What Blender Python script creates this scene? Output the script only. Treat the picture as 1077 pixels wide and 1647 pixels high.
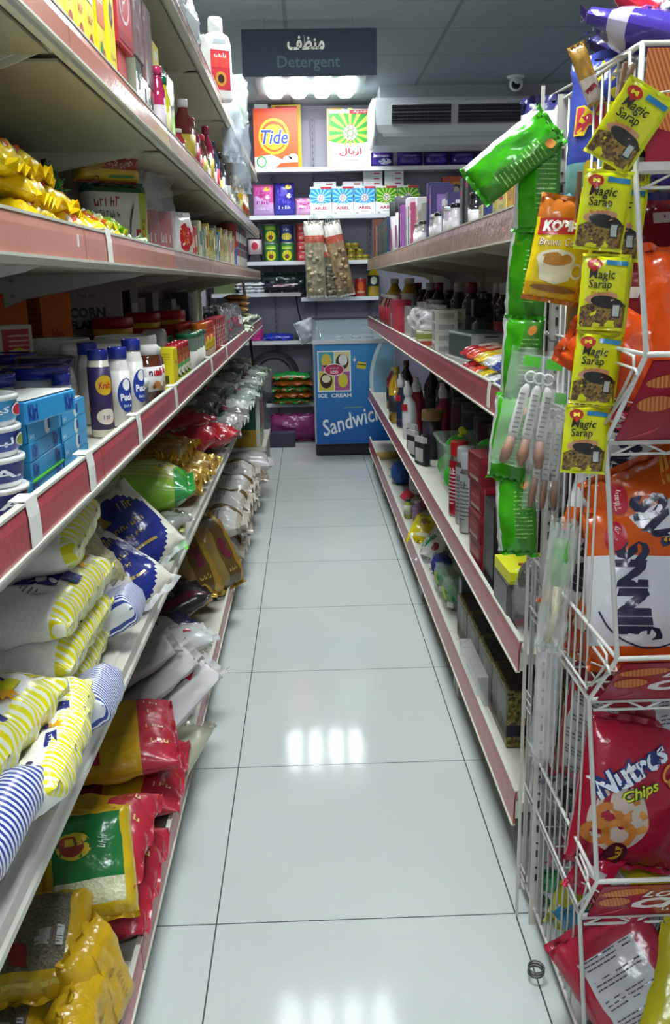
import bpy, bmesh, math, random, unicodedata
from mathutils import Vector, Matrix, Euler, noise
R_ = math.radians
scene = bpy.context.scene
COL = scene.collection
for _o in list(bpy.data.objects): bpy.data.objects.remove(_o)

# ---------------------------------------------------------------- camera
H = 1.40
cd = bpy.data.cameras.new('camera')
cam = bpy.data.objects.new('camera', cd); COL.objects.link(cam)
cd.sensor_fit = 'VERTICAL'; cd.sensor_height = 36.0; cd.sensor_width = 36.0
cd.lens = 36.0 * 1500.0 / 1647.0
cd.clip_start = 0.02
cam.location = (0, 0, H)
cam.matrix_world = Matrix.Translation((0, 0, H)) @ (Matrix.Rotation(-R_(1.4616), 4, 'Z') @ Matrix.Rotation(R_(90 - 13.832), 4, 'X') @ Matrix.Rotation(-R_(1.1), 4, 'Z'))
scene.camera = cam
scene.view_settings.view_transform = 'Standard'
scene.view_settings.look = 'None'
scene.view_settings.gamma = 1.0
scene.view_settings.use_curve_mapping = False
scene.view_settings.exposure = 0.3

# ---------------------------------------------------------------- world
w = bpy.data.worlds.new('world'); scene.world = w; w.use_nodes = True
w.node_tree.nodes['Background'].inputs[0].default_value = (0.55, 0.62, 0.7, 1)
w.node_tree.nodes['Background'].inputs[1].default_value = 0.3
LAMP_Y = [8.12, 4.6, 1.5, -1.4]
LAMP_POWER = 40.0
REAR_LAMP = 0.55
LAMP_COL = (0.90, 0.97, 1.0)
CEIL = 2.95

# ---------------------------------------------------------------- materials
def lin(h):
    h = h.lstrip('#'); c = [int(h[i:i + 2], 16) / 255 for i in (0, 2, 4)]
    return tuple(x / 12.92 if x <= .04045 else ((x + .055) / 1.055) ** 2.4 for x in c)
_M = {}
def M(hexc, rough=.5, metal=0., bump=0., bs=30., var=0., coat=0., emit=0., alpha=1., name=None, var_scale=6.):
    key = (hexc, rough, metal, bump, bs, var, coat, emit, alpha)
    if key in _M: return _M[key]
    m = bpy.data.materials.new(name or ('surface_' + hexc.strip('#'))); m.use_nodes = True
    nt = m.node_tree; b = nt.nodes['Principled BSDF']; c = lin(hexc)
    b.inputs['Base Color'].default_value = (*c, 1); b.inputs['Roughness'].default_value = rough
    b.inputs['Metallic'].default_value = metal
    if coat: b.inputs['Coat Weight'].default_value = coat; b.inputs['Coat Roughness'].default_value = .08
    if emit:
        b.inputs['Emission Color'].default_value = (*c, 1); b.inputs['Emission Strength'].default_value = emit
    if alpha < 1: b.inputs['Alpha'].default_value = alpha
    if bump or var:
        tc = nt.nodes.new('ShaderNodeTexCoord')
    if bump:
        n = nt.nodes.new('ShaderNodeTexNoise'); n.inputs['Scale'].default_value = bs; n.inputs['Detail'].default_value = 3
        bp = nt.nodes.new('ShaderNodeBump'); bp.inputs['Strength'].default_value = bump; bp.inputs['Distance'].default_value = .01
        nt.links.new(tc.outputs['Object'], n.inputs['Vector']); nt.links.new(n.outputs[0], bp.inputs['Height']); nt.links.new(bp.outputs[0], b.inputs['Normal'])
    if var:
        n2 = nt.nodes.new('ShaderNodeTexNoise'); n2.inputs['Scale'].default_value = var_scale; n2.inputs['Detail'].default_value = 4
        r = nt.nodes.new('ShaderNodeMixRGB'); r.inputs[1].default_value = (*[x * (1 - var) for x in c], 1); r.inputs[2].default_value = (*[min(1, x * (1 + var)) for x in c], 1)
        nt.links.new(tc.outputs['Object'], n2.inputs['Vector']); nt.links.new(n2.outputs[0], r.inputs[0]); nt.links.new(r.outputs[0], b.inputs['Base Color'])
    _M[key] = m
    return m
def P(h, r=.22, bump=.35, bs=22.): return M(h, r, 0, bump, bs)          # plastic film
def C(h): return M(h, .42)                                               # card
def G(h): return M(h, .12, coat=.3)                                      # glassy plastic / glazed
def FILM(h='e8f0f0', a=.28): return M(h, .08, 0, .5, 30, alpha=a)          # clear film
def granular(name, h1, h2, scale, rough=.35, bump=.4):
    if name in _M: return _M[name]
    m = bpy.data.materials.new(name); m.use_nodes = True; nt = m.node_tree; b = nt.nodes['Principled BSDF']
    tc = nt.nodes.new('ShaderNodeTexCoord'); v = nt.nodes.new('ShaderNodeTexVoronoi'); v.inputs['Scale'].default_value = scale
    mx = nt.nodes.new('ShaderNodeMixRGB'); mx.inputs[1].default_value = (*lin(h1), 1); mx.inputs[2].default_value = (*lin(h2), 1)
    bw = nt.nodes.new('ShaderNodeSeparateColor'); bp = nt.nodes.new('ShaderNodeBump'); bp.inputs['Strength'].default_value = bump; bp.inputs['Distance'].default_value = .004
    nt.links.new(tc.outputs['Object'], v.inputs['Vector']); nt.links.new(v.outputs['Color'], bw.inputs[0]); nt.links.new(bw.outputs[0], mx.inputs[0])
    nt.links.new(mx.outputs[0], b.inputs['Base Color']); nt.links.new(v.outputs['Distance'], bp.inputs['Height']); nt.links.new(bp.outputs[0], b.inputs['Normal'])
    b.inputs['Roughness'].default_value = rough; _M[name] = m
    return m
def stripes(name, h1, h2, freq, axis='Z', rough=.3, duty=.5, tilt=0.):
    if name in _M: return _M[name]
    m = bpy.data.materials.new(name); m.use_nodes = True; nt = m.node_tree; b = nt.nodes['Principled BSDF']
    tc = nt.nodes.new('ShaderNodeTexCoord'); s = nt.nodes.new('ShaderNodeSeparateXYZ'); nt.links.new(tc.outputs['Object'], s.inputs[0])
    a = nt.nodes.new('ShaderNodeMath'); a.operation = 'MULTIPLY_ADD'; nt.links.new(s.outputs[{'X': 0, 'Y': 1, 'Z': 2}[axis]], a.inputs[0]); a.inputs[1].default_value = freq
    t = nt.nodes.new('ShaderNodeMath'); t.operation = 'MULTIPLY'; t.inputs[1].default_value = tilt * freq
    nt.links.new(s.outputs[0 if axis != 'X' else 2], t.inputs[0]); nt.links.new(t.outputs[0], a.inputs[2])
    f = nt.nodes.new('ShaderNodeMath'); f.operation = 'FRACT'; nt.links.new(a.outputs[0], f.inputs[0])
    g = nt.nodes.new('ShaderNodeMath'); g.operation = 'LESS_THAN'; g.inputs[1].default_value = duty; nt.links.new(f.outputs[0], g.inputs[0])
    mx = nt.nodes.new('ShaderNodeMixRGB'); mx.inputs[1].default_value = (*lin(h1), 1); mx.inputs[2].default_value = (*lin(h2), 1)
    nt.links.new(g.outputs[0], mx.inputs[0]); nt.links.new(mx.outputs[0], b.inputs['Base Color']); b.inputs['Roughness'].default_value = rough
    _M[name] = m
    return m

# ---------------------------------------------------------------- 2-D shapes (verts, faces)
_FORM = {}
for _cp in range(0xFE80, 0xFEFD):
    _d = unicodedata.decomposition(chr(_cp)).split()
    if len(_d) == 2: _FORM[(_d[1], _d[0].strip('<>'))] = chr(_cp)
_NOJOIN = set('اأإآدذرزوءة')
def shape_arabic(s):
    out = []
    for i, c in enumerate(s):
        if not ('\u0600' <= c <= '\u06ff'): out.append(c); continue
        p = i > 0 and '\u0600' <= s[i - 1] <= '\u06ff' and s[i - 1] not in _NOJOIN
        n = i < len(s) - 1 and '\u0600' <= s[i + 1] <= '\u06ff' and c not in _NOJOIN
        k = 'medial' if p and n else 'final' if p else 'initial' if n else 'isolated'
        h = '%04X' % ord(c)
        out.append(_FORM.get((h, k)) or _FORM.get((h, 'final' if p else 'isolated')) or c)
    return ''.join(reversed(out))
_T = {}
def _text(s, bold, shear):
    k = (s, bold, shear)
    if k in _T: return _T[k]
    body = shape_arabic(s) if any('\u0600' <= c <= '\u06ff' for c in s) else s
    c = bpy.data.curves.new('lettering', 'FONT'); c.body = body; c.resolution_u = 2; c.offset = bold; c.shear = shear
    o = bpy.data.objects.new('lettering', c); COL.objects.link(o); bpy.context.view_layer.update()
    m = bpy.data.meshes.new_from_object(o)
    vs = [(v.co.x, v.co.y) for v in m.vertices]; fs = [tuple(p.vertices) for p in m.polygons]
    bpy.data.objects.remove(o); bpy.data.curves.remove(c); bpy.data.meshes.remove(m)
    x0 = min(v[0] for v in vs); x1 = max(v[0] for v in vs); y0 = min(v[1] for v in vs); y1 = max(v[1] for v in vs)
    _T[k] = ([((x - (x0 + x1) / 2), (y - (y0 + y1) / 2)) for x, y in vs], fs, x1 - x0, y1 - y0)
    return _T[k]
def xf(sh, cx, cy, rot=0, sx=1, sy=1):
    c, s = math.cos(R_(rot)), math.sin(R_(rot))
    return [(cx + c * x * sx - s * y * sy, cy + s * x * sx + c * y * sy) for x, y in sh[0]], sh[1]
def txt(s, w, h, cx=0, cy=0, rot=0, bold=.02, it=0.):
    t = _text(s, bold, it)
    return xf(t, cx, cy, rot, w / t[2], h / t[3])
def rect(cx, cy, w, h, rot=0): return xf(([(-w / 2, -h / 2), (w / 2, -h / 2), (w / 2, h / 2), (-w / 2, h / 2)], [(0, 1, 2, 3)]), cx, cy, rot)
def ell(cx, cy, rx, ry, n=20, rot=0): return xf(([(rx * math.cos(i * 2 * math.pi / n), ry * math.sin(i * 2 * math.pi / n)) for i in range(n)], [tuple(range(n))]), cx, cy, rot)
def ring(cx, cy, rx, ry, t, n=20, rot=0, a0=0, a1=360):
    v = []; f = []; full = a1 - a0 >= 360
    for i in range(n + (0 if full else 1)):
        a = R_(a0 + (a1 - a0) * i / n); v += [(rx * math.cos(a), ry * math.sin(a)), ((rx - t) * math.cos(a), (ry - t) * math.sin(a))]
    for i in range(n): j = (i + 1) % n if full else i + 1; f.append((2 * i, 2 * j, 2 * j + 1, 2 * i + 1))
    return xf((v, f), cx, cy, rot)
def poly(pts): return list(pts), [tuple(range(len(pts)))]
def star(cx, cy, r0, r1, n, rot=0):
    return xf(([((r0 if i % 2 else r1) * math.sin(math.pi * i / n), (r0 if i % 2 else r1) * math.cos(math.pi * i / n)) for i in range(2 * n)], [tuple(range(2 * n))]), cx, cy, rot)
def tri_star(cx, cy, r0, r1, n, rot=0, width=.5):
    v = []; f = []
    for i in range(n):
        a = 2 * math.pi * i / n; d = math.pi / n * width
        k = len(v); v += [(r0 * math.sin(a - d), r0 * math.cos(a - d)), (r1 * math.sin(a - d), r1 * math.cos(a - d)), (r1 * math.sin(a + d), r1 * math.cos(a + d)), (r0 * math.sin(a + d), r0 * math.cos(a + d))]; f.append((k, k + 3, k + 2, k + 1))
    return xf((v, f), cx, cy, rot)
def join(*shs):
    v = []; f = []
    for sv, sf in shs: k = len(v); v += sv; f += [tuple(i + k for i in q) for q in sf]
    return v, f
def lines(cx, cy, w, h, n, t=.35, seed=1):                       # small print: rows of dashes
    r = random.Random(seed); sh = []
    for i in range(n):
        y = cy + h / 2 - (i + .5) * h / n; x = cx - w / 2; end = cx + w / 2 * (1 if i < n - 1 else .3)
        while x < end - w * .02:
            l = min(r.uniform(.05, .16) * w, end - x); sh.append(rect(x + l / 2, y, l * .86, h / n * t)); x += l
    return join(*sh)
def scr(w, h, cx=0, cy=0, rot=0, bold=0, it=0, seed=None):         # illegible printed word: letter-like strokes
    r = random.Random(seed or int(w * 9e4 + h * 7e3)); n = max(3, int(w / h * 1.1)); c = w / n; sh = []; t = c * .22
    for i in range(n):
        x = -w / 2 + (i + .5) * c; k = r.randrange(4); hh = h * r.uniform(.6, 1)
        sh.append(rect(x - c * .25, -h / 2 + hh / 2, t, hh))
        if k != 0: sh.append(rect(x + c * .05, -h / 2 + hh * r.choice((.12, .5, .88)), c * .55, h * .16))
        if k > 1: sh.append(rect(x + c * .25, -h / 2 + hh * .35, t, hh * .6))
    return xf(join(*sh), cx, cy, rot)
def barcode(cx, cy, w, h, rot=0):
    r = random.Random(3); sh = []; x = -w / 2
    while x < w / 2:
        l = r.choice((.02, .03, .05)) * w; sh.append(rect(x + l / 2, 0, l, h)); x += l + r.choice((.02, .04)) * w
    return xf(join(*sh), cx, cy, rot)
_CUT = {}
def cut(sh, step):
    vs, fs = sh
    key = (round(step, 5), len(vs), tuple(round(c, 5) for v in vs[:4] for c in v), round(sum(v[0] for v in vs), 4), round(sum(v[1] for v in vs), 4))
    if key in _CUT: return _CUT[key]
    bm = bmesh.new(); bv = [bm.verts.new((x, y, 0)) for x, y in vs]
    for f in fs:
        try: bm.faces.new([bv[i] for i in f])
        except ValueError: pass
    for ax in (0, 1):
        lo = min(v[ax] for v in vs); hi = max(v[ax] for v in vs); k = math.floor(lo / step) + 1
        while k * step < hi:
            co = Vector((0, 0, 0)); no = Vector((0, 0, 0)); co[ax] = k * step; no[ax] = 1
            bmesh.ops.bisect_plane(bm, geom=bm.verts[:] + bm.edges[:] + bm.faces[:], plane_co=co, plane_no=no); k += 1
    bm.verts.index_update(); r = ([(v.co.x, v.co.y) for v in bm.verts], [tuple(v.index for v in f.verts) for f in bm.faces]); bm.free()
    _CUT[key] = r
    return r

# ---------------------------------------------------------------- mesh builder
class MB:
    def __init__(s): s.v = []; s.f = []; s.m = []; s.s = []; s.mats = []; s.q = []
    def mi(s, mat):
        if mat not in s.mats: s.mats.append(mat)
        return s.mats.index(mat)
    def add(s, vs, fs, mat, smooth=False, X=None):
        k = len(s.v); s.v += [tuple(X @ Vector(v)) if X is not None else tuple(v) for v in vs]
        if not isinstance(mat, list): i = s.mi(mat); ms = [i] * len(fs)
        else: ms = [s.mi(x) for x in mat]
        s.f += [tuple(a + k for a in f) for f in fs]; s.m += ms; s.s += [smooth] * len(fs)
        return s
    def box(s, cx, cy, cz, sx, sy, sz, mat, X=None):
        x, y, z = sx / 2, sy / 2, sz / 2
        vs = [(cx + a * x, cy + b * y, cz + c * z) for a in (-1, 1) for b in (-1, 1) for c in (-1, 1)]
        return s.add(vs, [(0, 1, 3, 2), (4, 6, 7, 5), (0, 4, 5, 1), (2, 3, 7, 6), (0, 2, 6, 4), (1, 5, 7, 3)], mat, False, X)
    def cbox(s, cx, cy, cz, sx, sy, sz, mat, b=.003, X=None):           # chamfered box
        vs = []; x, y, z = sx / 2, sy / 2, sz / 2; idx = {}
        for a in (-1, 1):
            for bb in (-1, 1):
                for c in (-1, 1):
                    for k in range(3):
                        p = [a * x, bb * y, c * z]
                        for j in range(3):
                            if j != k: p[j] -= (a, bb, c)[j] * b
                        idx[(a, bb, c, k)] = len(vs); vs.append((cx + p[0], cy + p[1], cz + p[2]))
        fs = []
        for k in range(3):
            o = [j for j in range(3) if j != k]
            for sg in (-1, 1):
                q = []
                for (p1, p2) in ((-1, -1), (1, -1), (1, 1), (-1, 1)):
                    t = [0, 0, 0]; t[k] = sg; t[o[0]] = p1; t[o[1]] = p2; q.append(idx[(t[0], t[1], t[2], k)])
                if (sg > 0) != (k != 1): q.reverse()
                fs.append(tuple(q))
        for k in range(3):                                             # edges along axis k
            o = [j for j in range(3) if j != k]
            for p1 in (-1, 1):
                for p2 in (-1, 1):
                    t = [0, 0, 0]; t[o[0]] = p1; t[o[1]] = p2; u = list(t); t[k] = -1; u[k] = 1
                    q = [idx[(*t, o[0])], idx[(*u, o[0])], idx[(*u, o[1])], idx[(*t, o[1])]]
                    if (p1 * p2 > 0) == (k != 1): q.reverse()
                    fs.append(tuple(q))
        for a in (-1, 1):
            for bb in (-1, 1):
                for c in (-1, 1):
                    q = [idx[(a, bb, c, 0)], idx[(a, bb, c, 1)], idx[(a, bb, c, 2)]]
                    if a * bb * c < 0: q.reverse()
                    fs.append(tuple(q))
        return s.add(vs, fs, mat, False, X)
    def loft(s, secs, mat, n=20, smooth=True, X=None, cap=True):         # (z, rx, ry, p[, cx, cy]) superellipse rings
        vs = []; fs = []; ms = []; L = isinstance(mat, list)
        for sec in secs:
            z, rx, ry, p = sec[:4]; ox, oy = sec[4:6] if len(sec) > 4 else (0, 0)
            for i in range(n):
                a = 2 * math.pi * (i + .5) / n; c, d = math.cos(a), math.sin(a)
                vs.append((ox + rx * math.copysign(abs(c) ** (2 / p), c), oy + ry * math.copysign(abs(d) ** (2 / p), d), z))
        for k in range(len(secs) - 1):
            for i in range(n):
                j = (i + 1) % n; fs.append((k * n + i, k * n + j, (k + 1) * n + j, (k + 1) * n + i))
                if L: ms.append(mat[k])
        if cap:
            fs.append(tuple(range(n - 1, -1, -1))); fs.append(tuple(range((len(secs) - 1) * n, len(secs) * n)))
            if L: ms += [mat[0], mat[-1]]
        s.add(vs, fs, ms if L else mat, smooth, X)
        if cap: s.s[-1] = s.s[-2] = False
        return s
    def lathe(s, prof, mat, n=20, X=None): return s.loft([(z, r, r, 2) for r, z in prof], mat, n, True, X)
    def tube(s, pts, r, mat, n=6, closed=False, X=None):
        pts = [Vector(p) for p in pts]; vs = []; fs = []; m = len(pts)
        up = None
        for i, p in enumerate(pts):
            t = (pts[(i + 1) % m] - pts[i - 1]) if (closed or 0 < i < m - 1) else (pts[1] - pts[0] if i == 0 else pts[-1] - pts[-2])
            t.normalize()
            if up is None: up = t.orthogonal().normalized()
            up = (up - t * up.dot(t)); up = up.normalized() if up.length > 1e-6 else t.orthogonal().normalized()
            b = t.cross(up); rr = r[i] if isinstance(r, (list, tuple)) else r
            for k in range(n): a = 2 * math.pi * k / n; vs.append(p + (up * math.cos(a) + b * math.sin(a)) * rr)
        for i in range(m if closed else m - 1):
            j = (i + 1) % m
            for k in range(n): l = (k + 1) % n; fs.append((i * n + k, i * n + l, j * n + l, j * n + k))
        if not closed: fs.append(tuple(range(n - 1, -1, -1))); fs.append(tuple(range((m - 1) * n, m * n)))
        return s.add(vs, fs, mat, True, X)
    def ball(s, c, r, mat, n=14, m=9, sq=(1, 1, 1), X=None):
        secs = []
        for i in range(m + 1):
            a = -math.pi / 2 + math.pi * i / m; rr = max(math.cos(a), .02) * r
            secs.append((c[2] + math.sin(a) * r * sq[2], rr * sq[0], rr * sq[1], 2, c[0], c[1]))
        return s.loft(secs, mat, n, True, X)
    def plate(s, pts, t, mat, ax=1, X=None):                            # extruded outline; 2-D points (a, b); thickness along ax
        n = len(pts)
        def mk(a, b, d): q = [a, b]; q.insert(ax, d); return tuple(q)
        vs = [mk(a, b, -t / 2) for a, b in pts] + [mk(a, b, t / 2) for a, b in pts]
        fs = [tuple(range(n)), tuple(range(2 * n - 1, n - 1, -1))] + [(i + n, (i + 1) % n + n, (i + 1) % n, i) for i in range(n)]
        return s.add(vs, fs, mat, False, X)
    def grid(s, fn, us, vs_, matf, smooth=True, X=None):
        vs = [fn(u, v) for v in vs_ for u in us]; nu = len(us); fs = []; ms = []
        for j in range(len(vs_) - 1):
            for i in range(nu - 1):
                fs.append((j * nu + i, j * nu + i + 1, (j + 1) * nu + i + 1, (j + 1) * nu + i))
                ms.append(matf((us[i] + us[i + 1]) / 2, (vs_[j] + vs_[j + 1]) / 2) if callable(matf) else matf)
        return s.add(vs, fs, ms, smooth, X)
    def dec(s, sh, mp, mat, lay=1, step=None, X=None):                  # flat artwork laid on a surface map mp(u, v, off)
        if step: sh = cut(sh, step)
        return s.add([mp(u, v, .0006 * lay) for u, v in sh[0]], sh[1], mat, bool(step), X)
    def mesh(s, name):
        me = bpy.data.meshes.new(name); me.from_pydata(s.v, [], s.f)
        for m in s.mats: me.materials.append(m)
        me.polygons.foreach_set('material_index', s.m); me.polygons.foreach_set('use_smooth', s.s); me.update()
        return me

# ---------------------------------------------------------------- objects
def tag(o, label, cat, group=None):
    o['label'] = label; o['category'] = cat
    if group: o['group'] = group
    return o
def obj(name, data, parent=None):
    if isinstance(data, MB): data = data.mesh(name)
    o = bpy.data.objects.new(name, data); COL.objects.link(o)
    if parent is not None: o.parent = parent
    return o
def struct(name, mb):
    o = obj(name, mb); o['kind'] = 'structure'
    return o
_K = {}
def proto(key, fn, *a, **k):                                            # tree: (name, mesh, [children])
    kk = (key, repr(a), repr(sorted(k.items())))
    if kk not in _K:
        def conv(t):
            return (t[0], t[1].mesh(t[0]) if isinstance(t[1], MB) else t[1], [conv(c) for c in (t[2] if len(t) > 2 else [])])
        _K[kk] = conv(fn(*a, **k))
    return _K[kk]
def place(tree, loc, label, cat, group=None, rz=0, rx=0, ry=0, sc=1, name=None):
    o = bpy.data.objects.new(name or tree[0], tree[1]); COL.objects.link(o)
    E = Euler((R_(rx), R_(ry), 0)).to_matrix().to_4x4()
    S = (sc, sc, sc) if not isinstance(sc, (tuple, list)) else sc
    o.matrix_world = Matrix.Translation(loc) @ Matrix.Rotation(R_(rz), 4, 'Z') @ E @ Matrix.Diagonal((*S, 1))
    def kids(t, p):
        for c in t[2]:
            q = bpy.data.objects.new(c[0], c[1]); COL.objects.link(q); q.parent = p; kids(c, q)
    kids(tree, o)
    return tag(o, label, cat, group)
def ordn(i):
    w = ['first', 'second', 'third', 'fourth', 'fifth', 'sixth', 'seventh', 'eighth', 'ninth', 'tenth', 'eleventh', 'twelfth']
    return w[i] if i < 12 else '%d%s' % (i + 1, 'th' if 10 < (i + 1) % 100 < 14 else {1: 'st', 2: 'nd', 3: 'rd'}.get((i + 1) % 10, 'th'))

# ---------------------------------------------------------------- product kinds
def fmap(d): return lambda u, v, o: (u, -d / 2 - o, v)
def bmap(d): return lambda u, v, o: (-u, d / 2 + o, v)
def tmap(h): return lambda u, v, o: (u, v, h + o)
def lmap(w): return lambda u, v, o: (-w / 2 - o, -u, v)
def rmap(w): return lambda u, v, o: (w / 2 + o, u, v)
def cmap(r, y0=0.): return lambda u, v, o: ((r + o) * math.sin(u / r), -(r + o) * math.cos(u / r), v)
def carton(w, d, h, col, decs=(), name='carton', mat=None, bev=.0015):
    b = MB(); b.cbox(0, 0, h / 2, w, d, h, mat or C(col), bev)
    mp = {'f': fmap(d), 't': tmap(h), 'l': lmap(w), 'r': rmap(w), 'b': bmap(d)}
    for i, q in enumerate(decs):
        for face in q[0]: b.dec(q[1], mp[face], q[2], 1 + i * .25)
    return (name, b)
def easeg(n): return [math.sin(math.pi / 2 * (2 * i / n - 1)) for i in range(n + 1)]
def pillow(w, h, t, mat, zone=None, seal=.014, wr=.004, seed=0, p=3.0, nu=16, nv=20, decs=(), backdecs=(), waist=.04, name='bag', sealmat=None, bend=0., jag=0., sag=0., b=None):
    """filled bag standing in XZ, facing -Y, centred; flat sealed fins at both ends"""
    b = b or MB(); us = easeg(nu); hs = h / 2 - seal
    def prof(u, v):
        return max(0., 1 - abs(u) ** p) ** .5 * max(0., 1 - abs(v) ** (p + .5)) ** .6
    def outline(u, v):
        return u * w / 2 * (1 - waist * (1 - v * v)) if False else u * w / 2 * (1 - waist * (1 - abs(v) ** 3) * .6)
    def pos(u, v, sg, off):
        k = prof(u, v); x = outline(u, v); z = v * hs
        nz = noise.noise(Vector((u * 2.1 + seed * 7.3, v * 2.6, seed * 3.1 + sg))) + .6 * noise.noise(Vector((u * 5 + seed, v * 5, 9.1 + seed + sg)))
        puck = wr * 1.2 * math.sin(u * 17 + seed) * abs(v) ** 6
        low = 1 + sag * (-v) * .5
        y = sg * (k * t / 2 * low + wr * nz * (.3 + k) * (1 if k > .02 else 0) + puck * (k > 0)) + bend * (z * z) * 4
        return (x + wr * .5 * noise.noise(Vector((v * 4, seed, u * 2))), y + off * sg, z)
    vs_ = easeg(nv)
    m1 = (lambda u, v: zone(u, v)) if zone else mat
    b.grid(lambda u, v: pos(u, v, -1, 0), us, vs_, m1)
    b.grid(lambda u, v: pos(-u, v, 1, 0), us, vs_, (lambda u, v: zone(-u, v)) if zone else mat)
    if seal > 0:
        sm = sealmat or (mat if not zone else zone(0, 1))
        for sg in (-1, 1):
            def fin(u, v, sg=sg):
                y0 = wr * 1.2 * math.sin(u * 17 + seed) * (1 - v) + v * wr * 1.4 * math.sin(u * 9 + seed * 2)
                return (u * w / 2 * (1 + .01 * v), y0 + bend * h * h, sg * (hs + v * seal) + (jag * math.sin(u * 60) * v))
            b.grid(fin, us, [0, .5, 1], sm)
    def fm(u, v, off): return pos(max(-1, min(1, u / (w / 2))), max(-1, min(1, v / hs)), -1, off)
    def bm_(u, v, off): q = pos(max(-1, min(1, -u / (w / 2))), max(-1, min(1, v / hs)), 1, off); return q
    for i, (sh, m) in enumerate(decs): b.dec(sh, fm, m, 1.6 + i * .6, step=min(w, h) / 8)
    for i, (sh, m) in enumerate(backdecs): b.dec(sh, bm_, m, 1.6 + i * .6, step=min(w, h) / 8)
    return (name, b)
def jar(r, h, body, lid, label=None, lz=(.2, .8), lidh=.16, lidr=1.0, decs=(), n=20, name='jar', lidname='lid', neck=.9, lidtop=None):
    """round jar: body mesh with label band, lid as a part"""
    b = MB(); bh = h * (1 - lidh); z0, z1 = lz[0] * bh, lz[1] * bh
    sh = bh * .93
    secs = [(0, r * .9), (bh * .02, r * .98), (z0, r), (z0, r * 1.01), (z1, r * 1.01), (z1, r), (sh - .1 * bh if sh - .1 * bh > z1 else z1 + .001, r), (sh, r * (1 + neck) / 2), (bh, r * neck)]
    mats = [body] * 3 + [label or body] + [body] * 4
    b.loft([(z, q, q, 2) for z, q in secs], mats, n)
    for i, (s_, m) in enumerate(decs): b.dec(s_, cmap(r * 1.012), m, 1 + i * .5, step=r / 3)
    l = MB(); lr = r * lidr; l.loft([(bh * .985, lr, lr, 2), (h * .985, lr, lr, 2), (h, lr * .95, lr * .95, 2), (h, lr * .8, lr * .8, 2), (h - .002, lr * .78, lr * .78, 2)], [lid, lid, lid, lidtop or lid], n)
    return (name, b, [(lidname, l)])
def bottle(r, h, body, cap, label=None, lz=(.15, .55), sh=.68, nr=.35, caph=.1, n=16, ry=None, decs=(), name='bottle', p=2, capr=1.15, capname='cap'):
    b = MB(); q = (ry or r) / r; z0, z1 = lz[0] * h, lz[1] * h; nz = h * (1 - caph)
    S = [(0, .9), (.012 * h, 1), (z0, 1), (z0, 1.015), (z1, 1.015), (z1, 1), (max(sh * h, z1 + .001), 1), ((sh * h + nz) / 2, (1 + nr) / 2 * .92), (sh * h + (nz - sh * h) * .8, nr), (nz, nr)]
    b.loft([(z, k * r, k * r * q, p) for z, k in S], [body] * 3 + [label or body] + [body] * 5, n)
    mp = cmap(r * 1.02) if p == 2 and not ry else (lambda u, v, o: (u, -r * q * 1.02 - o, v))
    for i, (s_, m) in enumerate(decs): b.dec(s_, mp, m, 1 + i * .5, step=r / 3 if p == 2 else None)
    c = MB(); cr = r * nr * capr; c.loft([(nz * .985, cr, cr, 2), (h * .99, cr, cr, 2), (h, cr * .85, cr * .85, 2)], cap, n)
    return (name, b, [(capname, c)])
def can(r, h, mat, metal=None, top=None, decs=(), bands=(), name='can', n=20):
    mt = metal or M('b8bcc0', .3, .9); b = MB(); zs = [0, .03] + [x for x, _ in bands] + [.97, 1]
    ms = [mt] + [mat] * (1 if bands else 1); secs = [(0, r * .97), (.03 * h, r)]
    last = mat; mm = [mt]
    for x, m_ in bands: secs.append((x * h, r)); mm.append(last); last = m_
    secs += [(.97 * h, r), (h, r * .97), (h - .003, r * .9)]; mm += [last, mt, top or mt]
    b.loft([(z, q, q, 2) for z, q in secs], mm, n)
    for i, (s_, m) in enumerate(decs): b.dec(s_, cmap(r), m, 1 + i * .5, step=r / 3)
    return (name, b)

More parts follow.
